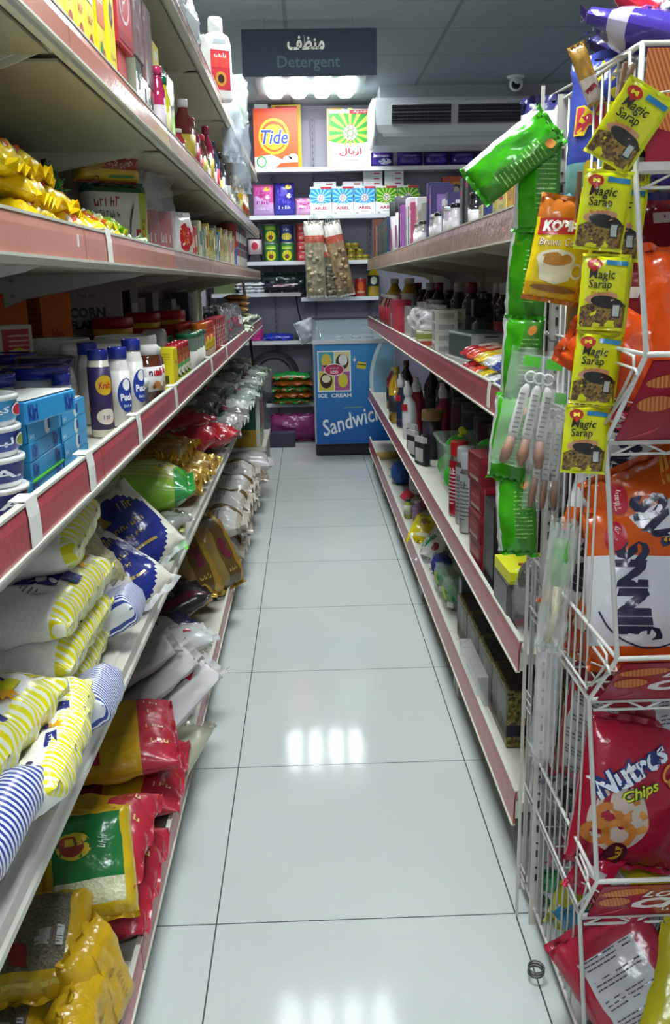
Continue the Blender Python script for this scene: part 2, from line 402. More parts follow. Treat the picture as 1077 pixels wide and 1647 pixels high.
# ================================================================ SETTING
def floor_mat():
    m = bpy.data.materials.new('glazed_floor_tile'); m.use_nodes = True; nt = m.node_tree; b = nt.nodes['Principled BSDF']
    tc = nt.nodes.new('ShaderNodeTexCoord'); s = nt.nodes.new('ShaderNodeSeparateXYZ'); nt.links.new(tc.outputs['Object'], s.inputs[0])
    outs = []
    for ax, off, per in ((0, .24, .677), (1, -1.826, .70)):
        a = nt.nodes.new('ShaderNodeMath'); a.operation = 'ADD'; a.inputs[1].default_value = off + 30 * per; nt.links.new(s.outputs[ax], a.inputs[0])
        d = nt.nodes.new('ShaderNodeMath'); d.operation = 'MODULO'; d.inputs[1].default_value = per; nt.links.new(a.outputs[0], d.inputs[0])
        l = nt.nodes.new('ShaderNodeMath'); l.operation = 'LESS_THAN'; l.inputs[1].default_value = .0034; nt.links.new(d.outputs[0], l.inputs[0]); outs.append(l)
    mx = nt.nodes.new('ShaderNodeMath'); mx.operation = 'MAXIMUM'; nt.links.new(outs[0].outputs[0], mx.inputs[0]); nt.links.new(outs[1].outputs[0], mx.inputs[1])
    n = nt.nodes.new('ShaderNodeTexNoise'); n.inputs['Scale'].default_value = 1.6; n.inputs['Detail'].default_value = 5; nt.links.new(tc.outputs['Object'], n.inputs['Vector'])
    c = nt.nodes.new('ShaderNodeMixRGB'); c.inputs[1].default_value = (*lin('b4bcb8'), 1); c.inputs[2].default_value = (*lin('cad0cc'), 1); nt.links.new(n.outputs[0], c.inputs[0])
    g = nt.nodes.new('ShaderNodeMixRGB'); g.inputs[2].default_value = (*lin('4c504e'), 1); nt.links.new(mx.outputs[0], g.inputs[0]); nt.links.new(c.outputs[0], g.inputs[1]); nt.links.new(g.outputs[0], b.inputs['Base Color'])
    r = nt.nodes.new('ShaderNodeMapRange'); r.inputs[3].default_value = .05; r.inputs[4].default_value = .13; b.inputs['Specular IOR Level'].default_value = .07; nt.links.new(n.outputs[0], r.inputs[0]); nt.links.new(r.outputs[0], b.inputs['Roughness'])
    n2 = nt.nodes.new('ShaderNodeTexNoise'); n2.inputs['Scale'].default_value = 5; nt.links.new(tc.outputs['Object'], n2.inputs['Vector'])
    bp = nt.nodes.new('ShaderNodeBump'); bp.inputs['Strength'].default_value = .03; bp.inputs['Distance'].default_value = .02; nt.links.new(n2.outputs[0], bp.inputs['Height']); nt.links.new(bp.outputs[0], b.inputs['Normal'])
    return m
def ceil_mat():
    m = bpy.data.materials.new('ceiling_board'); m.use_nodes = True; nt = m.node_tree; b = nt.nodes['Principled BSDF']; b.inputs['Roughness'].default_value = .8
    tc = nt.nodes.new('ShaderNodeTexCoord'); s = nt.nodes.new('ShaderNodeSeparateXYZ'); nt.links.new(tc.outputs['Object'], s.inputs[0]); outs = []
    for ax, off, per, wd in ((0, .10, 1.02, .026), (1, .56, .70, .012)):
        a = nt.nodes.new('ShaderNodeMath'); a.operation = 'ADD'; a.inputs[1].default_value = off + 30 * per; nt.links.new(s.outputs[ax], a.inputs[0])
        d = nt.nodes.new('ShaderNodeMath'); d.operation = 'MODULO'; d.inputs[1].default_value = per; nt.links.new(a.outputs[0], d.inputs[0])
        l = nt.nodes.new('ShaderNodeMath'); l.operation = 'LESS_THAN'; l.inputs[1].default_value = wd; nt.links.new(d.outputs[0], l.inputs[0]); outs.append(l)
    mx = nt.nodes.new('ShaderNodeMath'); mx.operation = 'MAXIMUM'; nt.links.new(outs[0].outputs[0], mx.inputs[0]); nt.links.new(outs[1].outputs[0], mx.inputs[1])
    g = nt.nodes.new('ShaderNodeMixRGB'); g.inputs[1].default_value = (*lin('95a3a8'), 1); g.inputs[2].default_value = (*lin('7c878c'), 1); nt.links.new(mx.outputs[0], g.inputs[0]); nt.links.new(g.outputs[0], b.inputs['Base Color'])
    n = nt.nodes.new('ShaderNodeTexNoise'); n.inputs['Scale'].default_value = 9; nt.links.new(tc.outputs['Object'], n.inputs['Vector'])
    bp = nt.nodes.new('ShaderNodeBump'); bp.inputs['Strength'].default_value = .25; bp.inputs['Distance'].default_value = .03; nt.links.new(n.outputs[0], bp.inputs['Height']); nt.links.new(bp.outputs[0], b.inputs['Normal'])
    return m
X0, X1, Y0, Y1 = -.92, 3.1, -3.0, 9.05
WALL = M('b4b6be', .7, var=.05, var_scale=2)
struct('floor', MB().box((X0 + X1) / 2, 3, -.05, X1 - X0 + .4, 12.5, .1, floor_mat()))
struct('ceiling', MB().box((X0 + X1) / 2, 3, CEIL + .05, X1 - X0 + .4, 12.5, .1, ceil_mat()))
struct('wall_left', MB().box(X0 - .05, 3, CEIL / 2, .1, 12.5, CEIL, WALL))
struct('wall_right', MB().box(X1 + .05, 3, CEIL / 2, .1, 12.5, CEIL, WALL))
struct('wall_back', MB().box((X0 + X1) / 2, Y1 + .05, CEIL / 2, X1 - X0 + .3, .1, CEIL, M('9ea0ab', .6, var=.05, var_scale=2)))
struct('wall_front', MB().box((X0 + X1) / 2, Y0 - .05, CEIL / 2, X1 - X0 + .3, .1, CEIL, WALL))
struct('trim_1', MB().box(1.87, 8.62, 2.86, 2.46, .86, .18, M('8d979a', .6)))      # soffit over the air conditioner

# ---------------------------------------------------------------- lamps
def lamp_fixture():
    b = MB(); wh = M('6f787c', .5)
    b.box(0, 0, -.008, .86, .78, .016, wh)
    kids = []
    for i in range(4):
        x = -.29 + i * .194
        t = MB(); t.loft([(-.045, .056, .33, 5), (-.03, .066, .345, 6), (-.016, .066, .345, 6)], M('f4fbff', .4, emit=LAMP_POWER, name='lit_tube'), 24)
        kids.append(('light_panel', t))
    return ('ceiling_light', b, [(n, m) for n, m in kids])
_lt = lamp_fixture()
for li, ly in enumerate(LAMP_Y):
    base = _lt[1]
    o = bpy.data.objects.new('ceiling_light', (_K.setdefault('lampb', base.mesh('ceiling_light')))); COL.objects.link(o); o.location = (.075, ly, CEIL)
    tag(o, ['white ceiling light with four bright panels just behind the hanging sign', 'white four-panel ceiling light above the middle of the aisle', 'white four-panel ceiling light above the near aisle', 'white four-panel ceiling light behind the photographer'][li], 'ceiling light', 'ceiling lights over the aisle')
    for i in range(4):
        me = _K.setdefault('lampp%d' % (li == 0), _lt[2][0][1].mesh('light_panel'))
        if li == 0: me.materials[0] = M('f4fbff', .4, emit=LAMP_POWER * REAR_LAMP, name='lit_tube')
        q = bpy.data.objects.new('light_panel', me); COL.objects.link(q); q.parent = o; q.location = (-.29 + i * .194, 0, 0)

# ---------------------------------------------------------------- gondola shelving
CREAM = M('cfcfbf', .42, var=.06, var_scale=8); CREAMD = M('a9a690', .5); RAIL = M('b04c52', .28, .0, .12, 40, var=.22, var_scale=9); RAILP = M('c4806e', .22, 0, .1, 30, var=.12, var_scale=8); RAILW = M('b09088', .2, 0, .5, 40, var=.35, var_scale=9)
LEV_L = [(.14, True), (.705, False), (1.11, True), (1.47, True), (1.775, True), (2.18, True)]
LEV_R = [(.20, True), (.575, True), (1.115, True), (1.525, True)]
def shelf_board(L, depth, lip, sgn, rail_h, clear):
    """board with front edge at x=0, running along +Y, going back towards sgn*x"""
    b = MB(); d = depth * sgn
    b.box(d / 2, L / 2, -.012, depth, L - .004, .024, CREAM)
    b.box(d / 2, L / 2, -.034, depth * .94, L - .05, .004, CREAMD)
    if lip: b.plate([(sgn * .022, .003), (-sgn * .004, -.026), (-sgn * .004, -.036), (sgn * .006, -.036), (sgn * .006, -.024), (sgn * .03, -.012), (sgn * .03, .003)], L - .004, CREAM, ax=1, X=Matrix.Translation((0, L / 2, 0)))
    else: b.box(-sgn * .004, L / 2, -.018, .012, L - .004, .044, CREAM)
    for y in (.02, L - .02):                                            # bracket arms
        b.plate([(d * .98, -.024), (d * .98, -.13), (d * .86, -.10), (d * .2, -.045), (d * .08, -.024)], .004, CREAM, ax=1, X=Matrix.Translation((0, y, 0)))
        for k in range(2): b.lathe([(.006, -.003), (.006, .003)], CREAMD, 8, X=Matrix.Translation((d * .9, y, -.05 - .04 * k)) @ Matrix.Rotation(math.pi / 2, 4, 'X'))
    return b
def price_rail(L, sgn, h, top, tags, clear, seed):
    r = random.Random(seed); b = MB(); s = -sgn
    b.plate([(s * .004, top), (s * .009, top), (s * .012, top - h * .3), (s * .013, top - h), (s * .009, top - h), (s * .008, top - h * .3)], L - .004, RAIL if not clear else RAILW, ax=1, X=Matrix.Translation((0, L / 2, 0)))
    b.box(s * .012, L / 2, top - h - .002, .010, L - .004, .004, CREAM)
    b.box(s * .006, L / 2, top + .001, .010, L - .004, .004, CREAM)
    kids = []
    for i in range(tags):                                                # paper price strips folded over the rail
        y = r.uniform(.12, L - .1); c = r.choice(['e2e2d8', 'd5d6cf', 'dcd9cc'])
        k = MB(); k.plate([(s * .021, top - h - .006), (s * .0225, top - h - .006), (s * .020, top - h * .3), (s * .009, top + .006), (-s * .01, top + .006), (-s * .01, top + .004), (s * .008, top + .004), (s * .0185, top - h * .3)], r.uniform(.018, .026), M(c, .5), ax=1, X=Matrix.Translation((0, y, 0)))
        kids.append(('price_strip', k))
    return b, kids
def bay(side, y0, L, n, label):
    sgn = -1 if side == 'L' else 1; xf_ = -.36 if side == 'L' else .47; levs = LEV_L if side == 'L' else LEV_R
    depth = .47; back = xf_ + sgn * depth; top = 2.5 if side == 'L' else 1.86
    root = bpy.data.objects.new('shelving_bay', None); COL.objects.link(root); root.location = (xf_, y0, 0); root.empty_display_size = .1
    tag(root, label, 'shelving', 'cream shelving bays left of the aisle' if side == 'L' else 'cream shelving bays right of the aisle')
    obj('back_panel', MB().box(sgn * (depth + .012), L / 2, top / 2 + .05, .014, L, top - .1, M('a5a292', .6, var=.05, var_scale=3)), root)
    for y in ((0, L) if n == 0 else (L,)):
        u = MB().box(sgn * (depth - .005), y, top / 2, .03, .028, top, CREAM)
        for k in range(int(top / .05) - 2): u.box(sgn * (depth - .0205), y, .1 + k * .05, .002, .006, .022, M('3a3a36', .8))
        obj('upright', u, root)
    for y in (.03, L - .03):
        obj('foot', MB().box(sgn * .10, y, .05, .17, .045, .1, M('b5b6ae', .5)), root)
    obj('kick_plate', MB().box(sgn * .14, L / 2, .05, .01, L, .1, M('8f9088', .6)), root)
    for i, (z, rail) in enumerate(levs):
        sb = shelf_board(L, depth, not rail, sgn, .05, False)
        s_ = obj('shelf', sb, root); s_.location = (0, 0, z)
        if rail:
            h = .055 if side == 'L' else .07; tp = .032 if side == 'L' else .03
            if side == 'R' and i == 0: h = .085; tp = .03
            if side == 'L' and i >= 3: h = .05; tp = .022
            clear = (i >= 3 and (i > 3 or y0 > 1.5))
            tags = 0
            rb, kids = price_rail(L, sgn, h, tp, tags, clear, n * 10 + i)
            if side == 'L' and i >= 3 and n < 2: rb.mats = [RAILP if m_ in (RAIL, RAILW) else m_ for m_ in rb.mats]
            ro = obj('price_rail', rb, s_)
    return root
for i in range(7):
    y0 = -.55 + 1.05 * (i + 0) if False else .50 + 1.05 * i - (1.05 if i < 0 else 0)
    L = 1.05 if i < 6 else .62
    bay('L', y0, L, i, 'cream metal shelving bay with red price rails, %s bay from the camera on the left' % ordn(i))
for i in range(5):
    bay('R', 1.955 + 1.04 * i, 1.04, i, 'cream metal shelving bay with red price rails, %s bay from the camera on the right' % ordn(i))

# white paper tapes folded over the rails (loose strips, each a thing)
def tape(w, h, s):
    b = MB(); b.plate([(s * .0145, -h), (s * .0155, -h), (s * .0145, -h * .3), (s * .0115, .006), (-s * .010, .006), (-s * .010, .0045), (s * .0105, .0045), (s * .0135, -h * .3)], w, M('e6e6dc', .55), ax=1)
    return ('paper_strip', b)
for i, (y, x, z, s, w) in enumerate([(1.14, -.36, 1.142, 1, .045), (1.46, -.36, 1.142, 1, .04), (1.90, -.36, 1.142, 1, .04), (2.45, -.36, 1.142, 1, .04), (3.4, -.36, 1.142, 1, .05), (4.05, -.36, 1.142, 1, .05), (1.73, -.36, 1.494, 1, .04), (2.36, .47, 1.142, -1, .035)]):
    nm = ['nearest to the camera on the left dairy shelf rail', 'second along the left dairy shelf rail', 'third along the left dairy shelf rail', 'fourth along the left dairy shelf rail', 'fifth along the left dairy shelf rail', 'farthest along the left dairy shelf rail', 'hanging from the rail under the yellow coffee bags', 'on the near end of the right middle shelf rail'][i]
    place(proto('tape', tape, w, .058, s), (x, y, z), 'white paper strip ' + nm, 'paper strip', 'white strips on the shelf rails')
# small price ticket on the rail under the coffee bags
b = MB(); b.box(0, 0, 0, .0012, .010, .018, M('e8e2d8', .5)); place(('price_ticket', b.mesh('price_ticket'), []), (-.3385, 1.46, 1.468), 'tiny white price ticket on the rail under the yellow coffee bags', 'price ticket')

# ---------------------------------------------------------------- back wall shelving
BW = M('c9cbd4', .45)
def back_unit():
    root = bpy.data.objects.new('wall_shelving', None); COL.objects.link(root); root.location = (0, 8.95, 0)
    tag(root, 'pale grey wall shelving across the far end of the aisle', 'shelving')
    obj('back_panel', MB().box(.55, .04, 1.42, 2.9, .012, 2.8, M('90919f', .6, var=.06, var_scale=2)), root)
    for x in (-.29, .09, .60, 1.4):
        u = MB().box(x, .02, 1.45, .03, .025, 2.75, M('777985', .5))
        for k in range(50): u.box(x, .006, .12 + k * .055, .006, .002, .025, M('33343a', .8))
        obj('upright', u, root)
    for (xa, xb, z) in ((-.86, 1.95, 2.385), (-.86, 1.95, 1.985), (-.86, .62, 1.59), (-.86, -.05, 1.315), (-.05, .66, 1.268), (-.86, .06, .885), (-.40, .06, .31)):
        s = MB(); s.box((xa + xb) / 2, -.11, z - .012, xb - xa - .004, .26, .024, BW); s.box((xa + xb) / 2, -.244, z - .014, xb - xa - .004, .008, .034, M('e2e4e6', .4))
        for x in (xa + .02, xb - .02): s.plate([(-.0, z - .024), (-.22, z - .024), (-.02, z - .09), (0, z - .09)], .004, BW, ax=0, X=Matrix.Translation((x, 0, 0)))
        obj('shelf', s, root)
back_unit()

# ---------------------------------------------------------------- ice cream chest freezer
def freezer():
    root = bpy.data.objects.new('chest_freezer', None); COL.objects.link(root); root.location = (.375, 7.62, 0)
    tag(root, 'blue ice cream chest freezer with sloping glass top at the end of the aisle', 'freezer')
    W, D, Z0, Z1 = .66, 1.06, .10, .93
    blue = '1f74c4'
    m = bpy.data.materials.new('blue_freezer_print'); m.use_nodes = True; nt = m.node_tree; bs = nt.nodes['Principled BSDF']; bs.inputs['Roughness'].default_value = .3
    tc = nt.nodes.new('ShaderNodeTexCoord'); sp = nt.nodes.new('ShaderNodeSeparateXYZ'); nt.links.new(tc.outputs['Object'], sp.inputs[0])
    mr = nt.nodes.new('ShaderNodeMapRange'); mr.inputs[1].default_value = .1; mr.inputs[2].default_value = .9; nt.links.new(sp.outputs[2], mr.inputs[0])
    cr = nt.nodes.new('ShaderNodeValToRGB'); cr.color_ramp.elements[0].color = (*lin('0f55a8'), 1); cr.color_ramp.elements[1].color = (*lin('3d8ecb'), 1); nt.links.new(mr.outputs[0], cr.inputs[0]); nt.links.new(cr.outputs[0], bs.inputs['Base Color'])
    b = MB(); b.cbox(0, D / 2, (Z0 + Z1) / 2, W, D, Z1 - Z0, M('c4ccd2', .35), .01)
    obj('cabinet', b, root)
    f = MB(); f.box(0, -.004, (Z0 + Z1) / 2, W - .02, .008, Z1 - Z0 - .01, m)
    fm = lambda u, v, o: (u, -.008 - o, v)
    W_ = M('eef4f8', .4); lb = M('8fbfdf', .4)
    # pale curved sweep on the right of the panel, inside the panel's outline
    hw = (W - .02) / 2; pts = []
    for k in range(15):
        z = Z0 + .005 + (Z1 - Z0 - .01) * k / 14; pts.append((min(hw, .10 + .0 + .55 * ((z - .62) / .8) ** 2 + .02), z))
    for j in range(14):
        (xa, za), (xb, zb) = pts[j], pts[j + 1]
        if xa < hw or xb < hw: f.dec(poly([(xa, za), (min(hw, xa + .03), za), (min(hw, xb + .03), zb), (xb, zb)]), fm, M('d8ecf6', .4), 1); f.dec(poly([(min(hw, xa + .03), za), (hw, za), (hw, zb), (min(hw, xb + .03), zb)]), fm, lb, .9)
    # four-square picture of ice creams, white frame
    cx, cz, q = -.165, .70, .115
    f.dec(rect(cx, cz, .27, .33), fm, W_, 1.2)
    for (dx, dz, c) in ((-1, 1, '4ea6b8'), (1, 1, 'e4dc9a'), (-1, -1, 'ded04a'), (1, -1, 'b05a9a')):
        f.dec(rect(cx + dx * .064, cz + dz * .079, .122, .152), fm, M('%s' % c, .4), 1.6)
    f.dec(ell(cx - .062, cz + .085, .042, .055), fm, M('e0c04a', .4), 2); f.dec(rect(cx - .062, cz + .025, .084, .05), fm, M('c070a0', .4), 2)
    f.dec(ell(cx + .066, cz + .075, .052, .062), fm, M('3a2030', .4), 2); f.dec(ell(cx + .072, cz + .09, .036, .045), fm, M('e8e4e0', .4), 2.4)
    f.dec(ell(cx - .066, cz - .075, .050, .062), fm, M('3c2422', .4), 2); f.dec(ell(cx - .066, cz - .06, .036, .032), fm, M('ece0c0', .4), 2.4)
    f.dec(ell(cx + .070, cz - .075, .040, .056), fm, M('e2d23c', .4), 2)
    f.dec(ell(cx, cz + .012, .082, .050), fm, W_, 3); f.dec(ell(cx, cz + .012, .076, .044), fm, M('c02a50', .4), 3.4)
    f.dec(txt('KDD', .062, .022, cx, cz - .006, bold=.03), fm, W_, 3.8); f.dec(txt('كي دي دي', .07, .018, cx, cz + .026), fm, W_, 3.8)
    f.dec(txt('ICE  CREAM', .27, .032, cx + .003, .503, bold=.03), fm, W_, 2)
    f.dec(join(rect(.055, .735, .075, .038, -8), rect(.06, .76, .07, .02, -8)), fm, M('d6c43a', .4), 2); f.dec(rect(.0585, .748, .07, .008, -8), fm, M('5a4020', .4), 2.4)
    f.dec(join(ell(-.0, .79, .012, .015, 12), poly([(-.01, .795), (.01, .795), (.0, .82)])), fm, W_, 2)
    f.dec(rect(-.02, .405, .17, .006, 2), fm, M('8aa878', .4), 2)
    f.dec(txt('Sandwich', .50, .135, -.03, .30, rot=16, bold=.012, it=.2), fm, W_, 2.4)
    obj('front_panel', f, root)
    g = M('aab4ba', .3, .7)
    t = MB()                                                            # aluminium edge frame
    t.box(0, -.01, Z1 + .006, W + .02, .03, .035, M('dfe6ea', .25, .5))
    for s in (-1, 1):
        t.plate([(-.01, Z1 - .02), (D, Z1 - .02), (D, 1.085), (-.01, Z1 + .02)], .03, g, ax=0, X=Matrix.Translation((s * (W / 2 - .01), 0, 0)))
    t.box(0, D - .01, 1.05, W, .03, .08, M('30363a', .4))
    obj('top_frame', t, root)
    sl = math.atan2(.13, D)
    gl = MB(); gl.box(0, D / 2 - .005, 1.008, W - .05, (D - .04) / math.cos(sl), .006, FILM('bcd4d8', .35), X=Matrix.Translation((0, D / 2, 1.008)) @ Matrix.Rotation(sl, 4, 'X') @ Matrix.Translation((0, -D / 2, -1.008)))
    obj('sliding_glass', gl, root)
    hd = MB(); hd.tube([(-.27, .03, .97), (-.27, .5, 1.03)], .008, M('e0e6ea', .3, .6)); obj('glass_rail', hd, root)
    bs_ = MB(); bs_.cbox(0, D / 2 + .01, .055, W - .01, D - .02, .09, M('20252c', .5), .006); bs_.box(0, .012, .055, W - .06, .01, .05, M('12151a', .5)); obj('base', bs_, root)
    for x in (-.28, .28): obj('wheel', MB().lathe([(.024, -.012), (.026, 0), (.024, .012)], M('15171a', .5), 14, X=Matrix.Translation((x, .04, .026)) @ Matrix.Rotation(math.pi / 2, 4, 'Y')), root)
    ins = MB(); ins.box(0, D / 2, .925, W - .06, D - .06, .02, M('7e8c94', .5)); obj('lid_tray', ins, root)
    for i, (x, y) in enumerate([(-.12, .12), (.02, .1), (.13, .12), (-.05, .35), (.12, .4)]):
        place(proto('cone', lambda: ('ice_cream_tub', MB().lathe([(.03, 0), (.036, .035), (.038, .037)], G('e8ecec'), 12))), (.375 + x, 7.62 + y, .936), 'small white ice cream tub under the freezer glass, %s' % ['front left', 'front middle', 'front right', 'rear left', 'rear right'][i], 'ice cream tub', 'ice cream tubs in the freezer')
freezer()

# ---------------------------------------------------------------- air conditioner, camera, sign
def aircon():
    root = bpy.data.objects.new('air_conditioner', None); COL.objects.link(root); root.location = (1.33, 8.15, 2.48)
    tag(root, 'wide white ceiling-hung air conditioner with two dark louvred vents', 'air conditioner')
    wc = M('c9cfd0', .35); W = 1.46
    b = MB(); prof = [(0.0, .10), (-.02, .16), (-.03, .34), (.0, .37), (.55, .40), (.55, .02), (.30, 0), (.12, .02)]
    b.plate(prof, W, wc, ax=0)
    obj('casing', b, root)
    for s in (-1, 1):
        e = MB(); e.loft([(-.02, .26, .15, 5), (0, .28, .185, 5), (.02, .27, .18, 5)], M('dfe4e5', .35), 28, X=Matrix.Translation((s * (W / 2 + .015), .25, .20)) @ Matrix.Rotation(math.pi / 2, 4, 'Y') @ Matrix.Rotation(math.pi / 2, 4, 'Z')); obj('end_cap', e, root)
    for (xa, xb) in ((-.60, -.115), (-.06, .64)):
        v = MB(); v.box((xa + xb) / 2, -.032, .235, xb - xa, .02, .155, M('1d2225', .6))
        for k in range(6): v.box((xa + xb) / 2, -.046, .172 + k * .026, xb - xa - .01, .016, .005, M('8e9698' if k == 3 else '4a5054', .4), )
        for k in range(int((xb - xa) / .035)): v.box(xa + .02 + k * .035, -.044, .235, .003, .008, .145, M('2c3134', .5))
        fr = [(xa, .16), (xb, .16), (xb, .31), (xa, .31)]
        v.tube([(p[0], -.044, p[1]) for p in fr], .004, wc, 4, closed=True)
        obj('vent_grille', v, root)
    lv = MB(); lv.box(0, .02, .085, W - .12, .012, .03, M('aeb5b7', .4), X=Matrix.Rotation(.2, 4, 'X'))
    obj('air_flap', lv, root)
aircon()
b = MB(); wc = M('dadfe0', .35); b.lathe([(.062, -.02), (.068, -.005), (.068, 0)], wc, 20); b.ball((0, -.012, -.06), .056, wc, 18, 12)
e = MB(); e.lathe([(.035, 0), (.035, .012), (.028, .016), (.012, .016)], M('15181c', .15), 18, X=Matrix.Translation((-.01, -.052, -.075)) @ Matrix.Rotation(R_(68), 4, 'X'))
place(('security_camera', b.mesh('security_camera'), [('lens_cover', e.mesh('lens_cover'), [])]), (1.69, 7.9, 2.95), 'small white dome security camera on the ceiling above the air conditioner', 'security camera')
def sign():
    b = MB(); b.box(0, 0, .13, .815, .012, .262, M('28333f', .8)); fm = fmap(.012)
    b.dec(txt('منظف', .225, .085, -.02, .185, bold=.03), fm, M('a8aa9a', .4, .3), 1)
    b.dec(txt('Detergent', .38, .088, -.005, .068, bold=.012), fm, M('3a5656', .6, .1), 1)
    k = [('hanging_wire', MB().tube([(x, 0, .26), (x, 0, .325)], .002, M('8a8f92', .4, .6), 5)) for x in (-.27, .26)]
    return ('hanging_sign', b, k)
place(proto('sign', sign), (.055, 6.15, 2.624), 'dark slate aisle sign reading Detergent in Arabic and English, hung from the ceiling', 'sign')

# ================================================================ LEFT SHELVES, UPPER FOUR
WH = 'e9ebe6'; XL = -.36
def L(tree, y, x, z, label, cat, group=None, rz=90, **k): return place(tree, (x, y, z), label, cat, group, rz=rz, **k)
# ---- third shelf up (dairy shelf), z = 1.10
Z2 = 1.112
def round_tub(r, h, body, band, lid, words=None, wc='f0f4f8', sub=None):
    b = MB(); b.loft([(0, r * .88, r * .88, 2), (.003, r * .9, r * .9, 2), (h * .18, r * .92, r * .92, 2), (h * .18, r * .925, r * .925, 2), (h * .82, r * .985, r * .985, 2), (h * .86, r, r, 2)], [body, body, body, band, body], 28)
    mp = cmap(r * .99)
    if words: b.dec(txt(words, r * .9, h * .3, -.3 * r, h * .5), mp, C(wc), 2, step=r / 3); b.dec(txt(words, r * .9, h * .3, r * 1.4, h * .5), mp, C(wc), 2, step=r / 3)
    if sub: b.dec(ell(r * .55, h * .5, r * .32, h * .22), mp, C('f2f2ee'), 2, step=r / 3); b.dec(ell(r * .55, h * .5, r * .28, h * .17), mp, C(sub), 2.6, step=r / 3)
    l = MB(); l.loft([(h * .84, r * 1.03, r * 1.03, 2), (h * .97, r * 1.03, r * 1.03, 2), (h, r, r, 2), (h, r * .9, r * .9, 2), (h * .975, r * .88, r * .88, 2)], lid, 28)
    return ('cheese_tub', b, [('lid', l)])
GLW = G('eef0ee'); NAVY = C('22357e'); SKY = C('4aa8dc')
place(proto('tubA', round_tub, .052, .040, GLW, SKY, GLW, 'كيري', 'f0f4f8', 'c02038'), (-.43, 1.215, Z2 + .117), 'sky blue round cheese tub with white lid, topmost of the stack at the left edge', 'cheese tub', 'round cheese tubs in a stack', rz=60)
for i, (c, wd, lb) in enumerate([('2e4f9e', 'لبنة', 'white round tub with blue landscape band, second from the top of the near stack'), ('22357e', 'A.', 'white round cheese tub with navy band, third from the top of the near stack'), ('22357e', 'A.', 'white round cheese tub with navy band, at the bottom of the near stack')]):
    place(proto('tub%d' % i, round_tub, .052, .039, GLW, C(c), GLW, wd, 'f0f4f8', '8a9a3a' if i == 0 else None), (-.43 + .003 * i, 1.215 - .004 * i, Z2 + .078 - .039 * i), lb, 'cheese tub', 'round cheese tubs in a stack', rz=62 + 6 * i)
def kiri():
    w, d, h = .165, .20, .0262
    wt = C('f2f4ee'); kb = C('1b3f96'); lb = C('54b4e0')
    D = [('frl', rect(0, h / 2, .02, .02), lb)]
    D = [('f', txt('Kiri', .028, .019, -.060, h / 2, bold=.04), kb), ('f', txt('Kiri', .028, .019, .058, h / 2, bold=.04), kb),
         ('l', txt('جبنة بالقشطة', .075, .008, -.03, .017), wt), ('l', txt('Cream', .04, .007, -.02, .007), wt), ('l', rect(.045, h / 2, .03, .017), C('7a8cae')), ('l', lines(.045, h / 2, .026, .014, 3), wt),
         ('t', poly([(-.08, -.098), (.08, -.098), (.08, -.03), (.0, .02), (-.08, .0)]), wt), ('t', poly([(-.08, -.03), (.0, .02), (.08, -.01), (.08, .01), (0, .035), (-.08, .01)]), C('7cb87a')), ('t', txt('Kiri', .07, .045, .0, .06, bold=.03), wt)]
    return carton(w, d, h, '2f9ad6', D, 'cheese_carton')
def kiri2():
    w, d, h = .165, .20, .0262
    t = kiri(); b = t[1]; mp = fmap(d)
    b.dec(rect(0, h / 2, .166, h), mp, C('3fa6dc'), 3); b.dec(ell(.01, h / 2, .014, .0125), mp, C('e8f0ee'), 3.4); b.dec(rect(.019, h / 2 + .001, .014, .015), mp, C('1d4a9a'), 3.8)
    b.dec(txt('8+2', .018, .006, -.065, .007), mp, C('f0f4f0'), 3.4)
    return ('cheese_carton', b)
for k in range(4):
    nm = ['at the bottom', 'second from the bottom', 'third from the bottom', 'fourth from the bottom'][k]
    L(proto('kiri', kiri) if k < 3 else proto('kiri2', kiri2), 1.365 + .003 * (k % 2), -.488, Z2 + .0265 * k, 'flat blue cream cheese box %s of the column beside the tubs' % nm, 'cheese box', 'flat blue cream cheese boxes', rz=90 + (k % 3 - 1))
    L(proto('kiri2', kiri2), 1.535 + .002 * (k % 2), -.488, Z2 + .0265 * k, 'flat blue cream cheese box %s of the column beside the jar' % nm, 'cheese box', 'flat blue cream cheese boxes', rz=90 + (k % 2))
L(proto('kiri', kiri), 1.372, -.474, Z2 + .1065, 'flat blue cream cheese box lying across the top of both columns', 'cheese box', 'flat blue cream cheese boxes', rz=80, sc=(1, 1.05, 1.2))
b = MB(); b.box(0, 0, 0, .0016, .168, .003, M('5ae23a', .4)); place(('green_strip', b.mesh('green_strip'), []), (-.386, 1.365, Z2 + .0262), 'thin bright green strip between the lower cheese boxes', 'strip')
BL = G('20309a')
for i, (y, x, r, lb) in enumerate([(1.40, -.62, .062, 'nearest at the left edge'), (1.60, -.56, .062, 'second, directly behind the cheese boxes'), (1.74, -.50, .060, 'front one just behind the cheese boxes'), (1.82, -.66, .064, 'rear one with a dark rim'), (1.97, -.545, .058, 'dark-topped, below the white square tub'), (2.10, -.66, .06, 'farthest, below the orange box')]):
    dk = i in (3, 4)
    L(proto('bigjar', jar, r, .150, G('e4e6e2'), G('1c2452') if dk else BL, C('e0e2e4'), (.1, .8), .13, 1.03, lidtop=M('8d8f98', .3) if dk else None, name='cream_tub'), y, x, Z2, 'round white cream tub with %s blue lid, %s' % ('dark' if dk else 'royal', lb), 'cream tub', 'blue-lidded cream tubs', name='cream_tub')
def kraft():
    D = [(ell(.0, .105, .024, .02), C('e0b828')), (txt('Kraft', .030, .014, 0, .105), C('c02030')), (ell(0, .042, .026, .016), C('e6d8c8')), (scr(.02, .012, 0, .042), C('1e2c6e')), (rect(.05, .07, .03, .11), C('c83048')), (txt('Kraft', .03, .012, -.055, .06), C('c8a03a'))]
    return jar(.028, .175, G('e8e2c8'), G('1f2f90'), C('3a2a5e'), (.1, .92), .12, .9, D, name='sauce_jar')
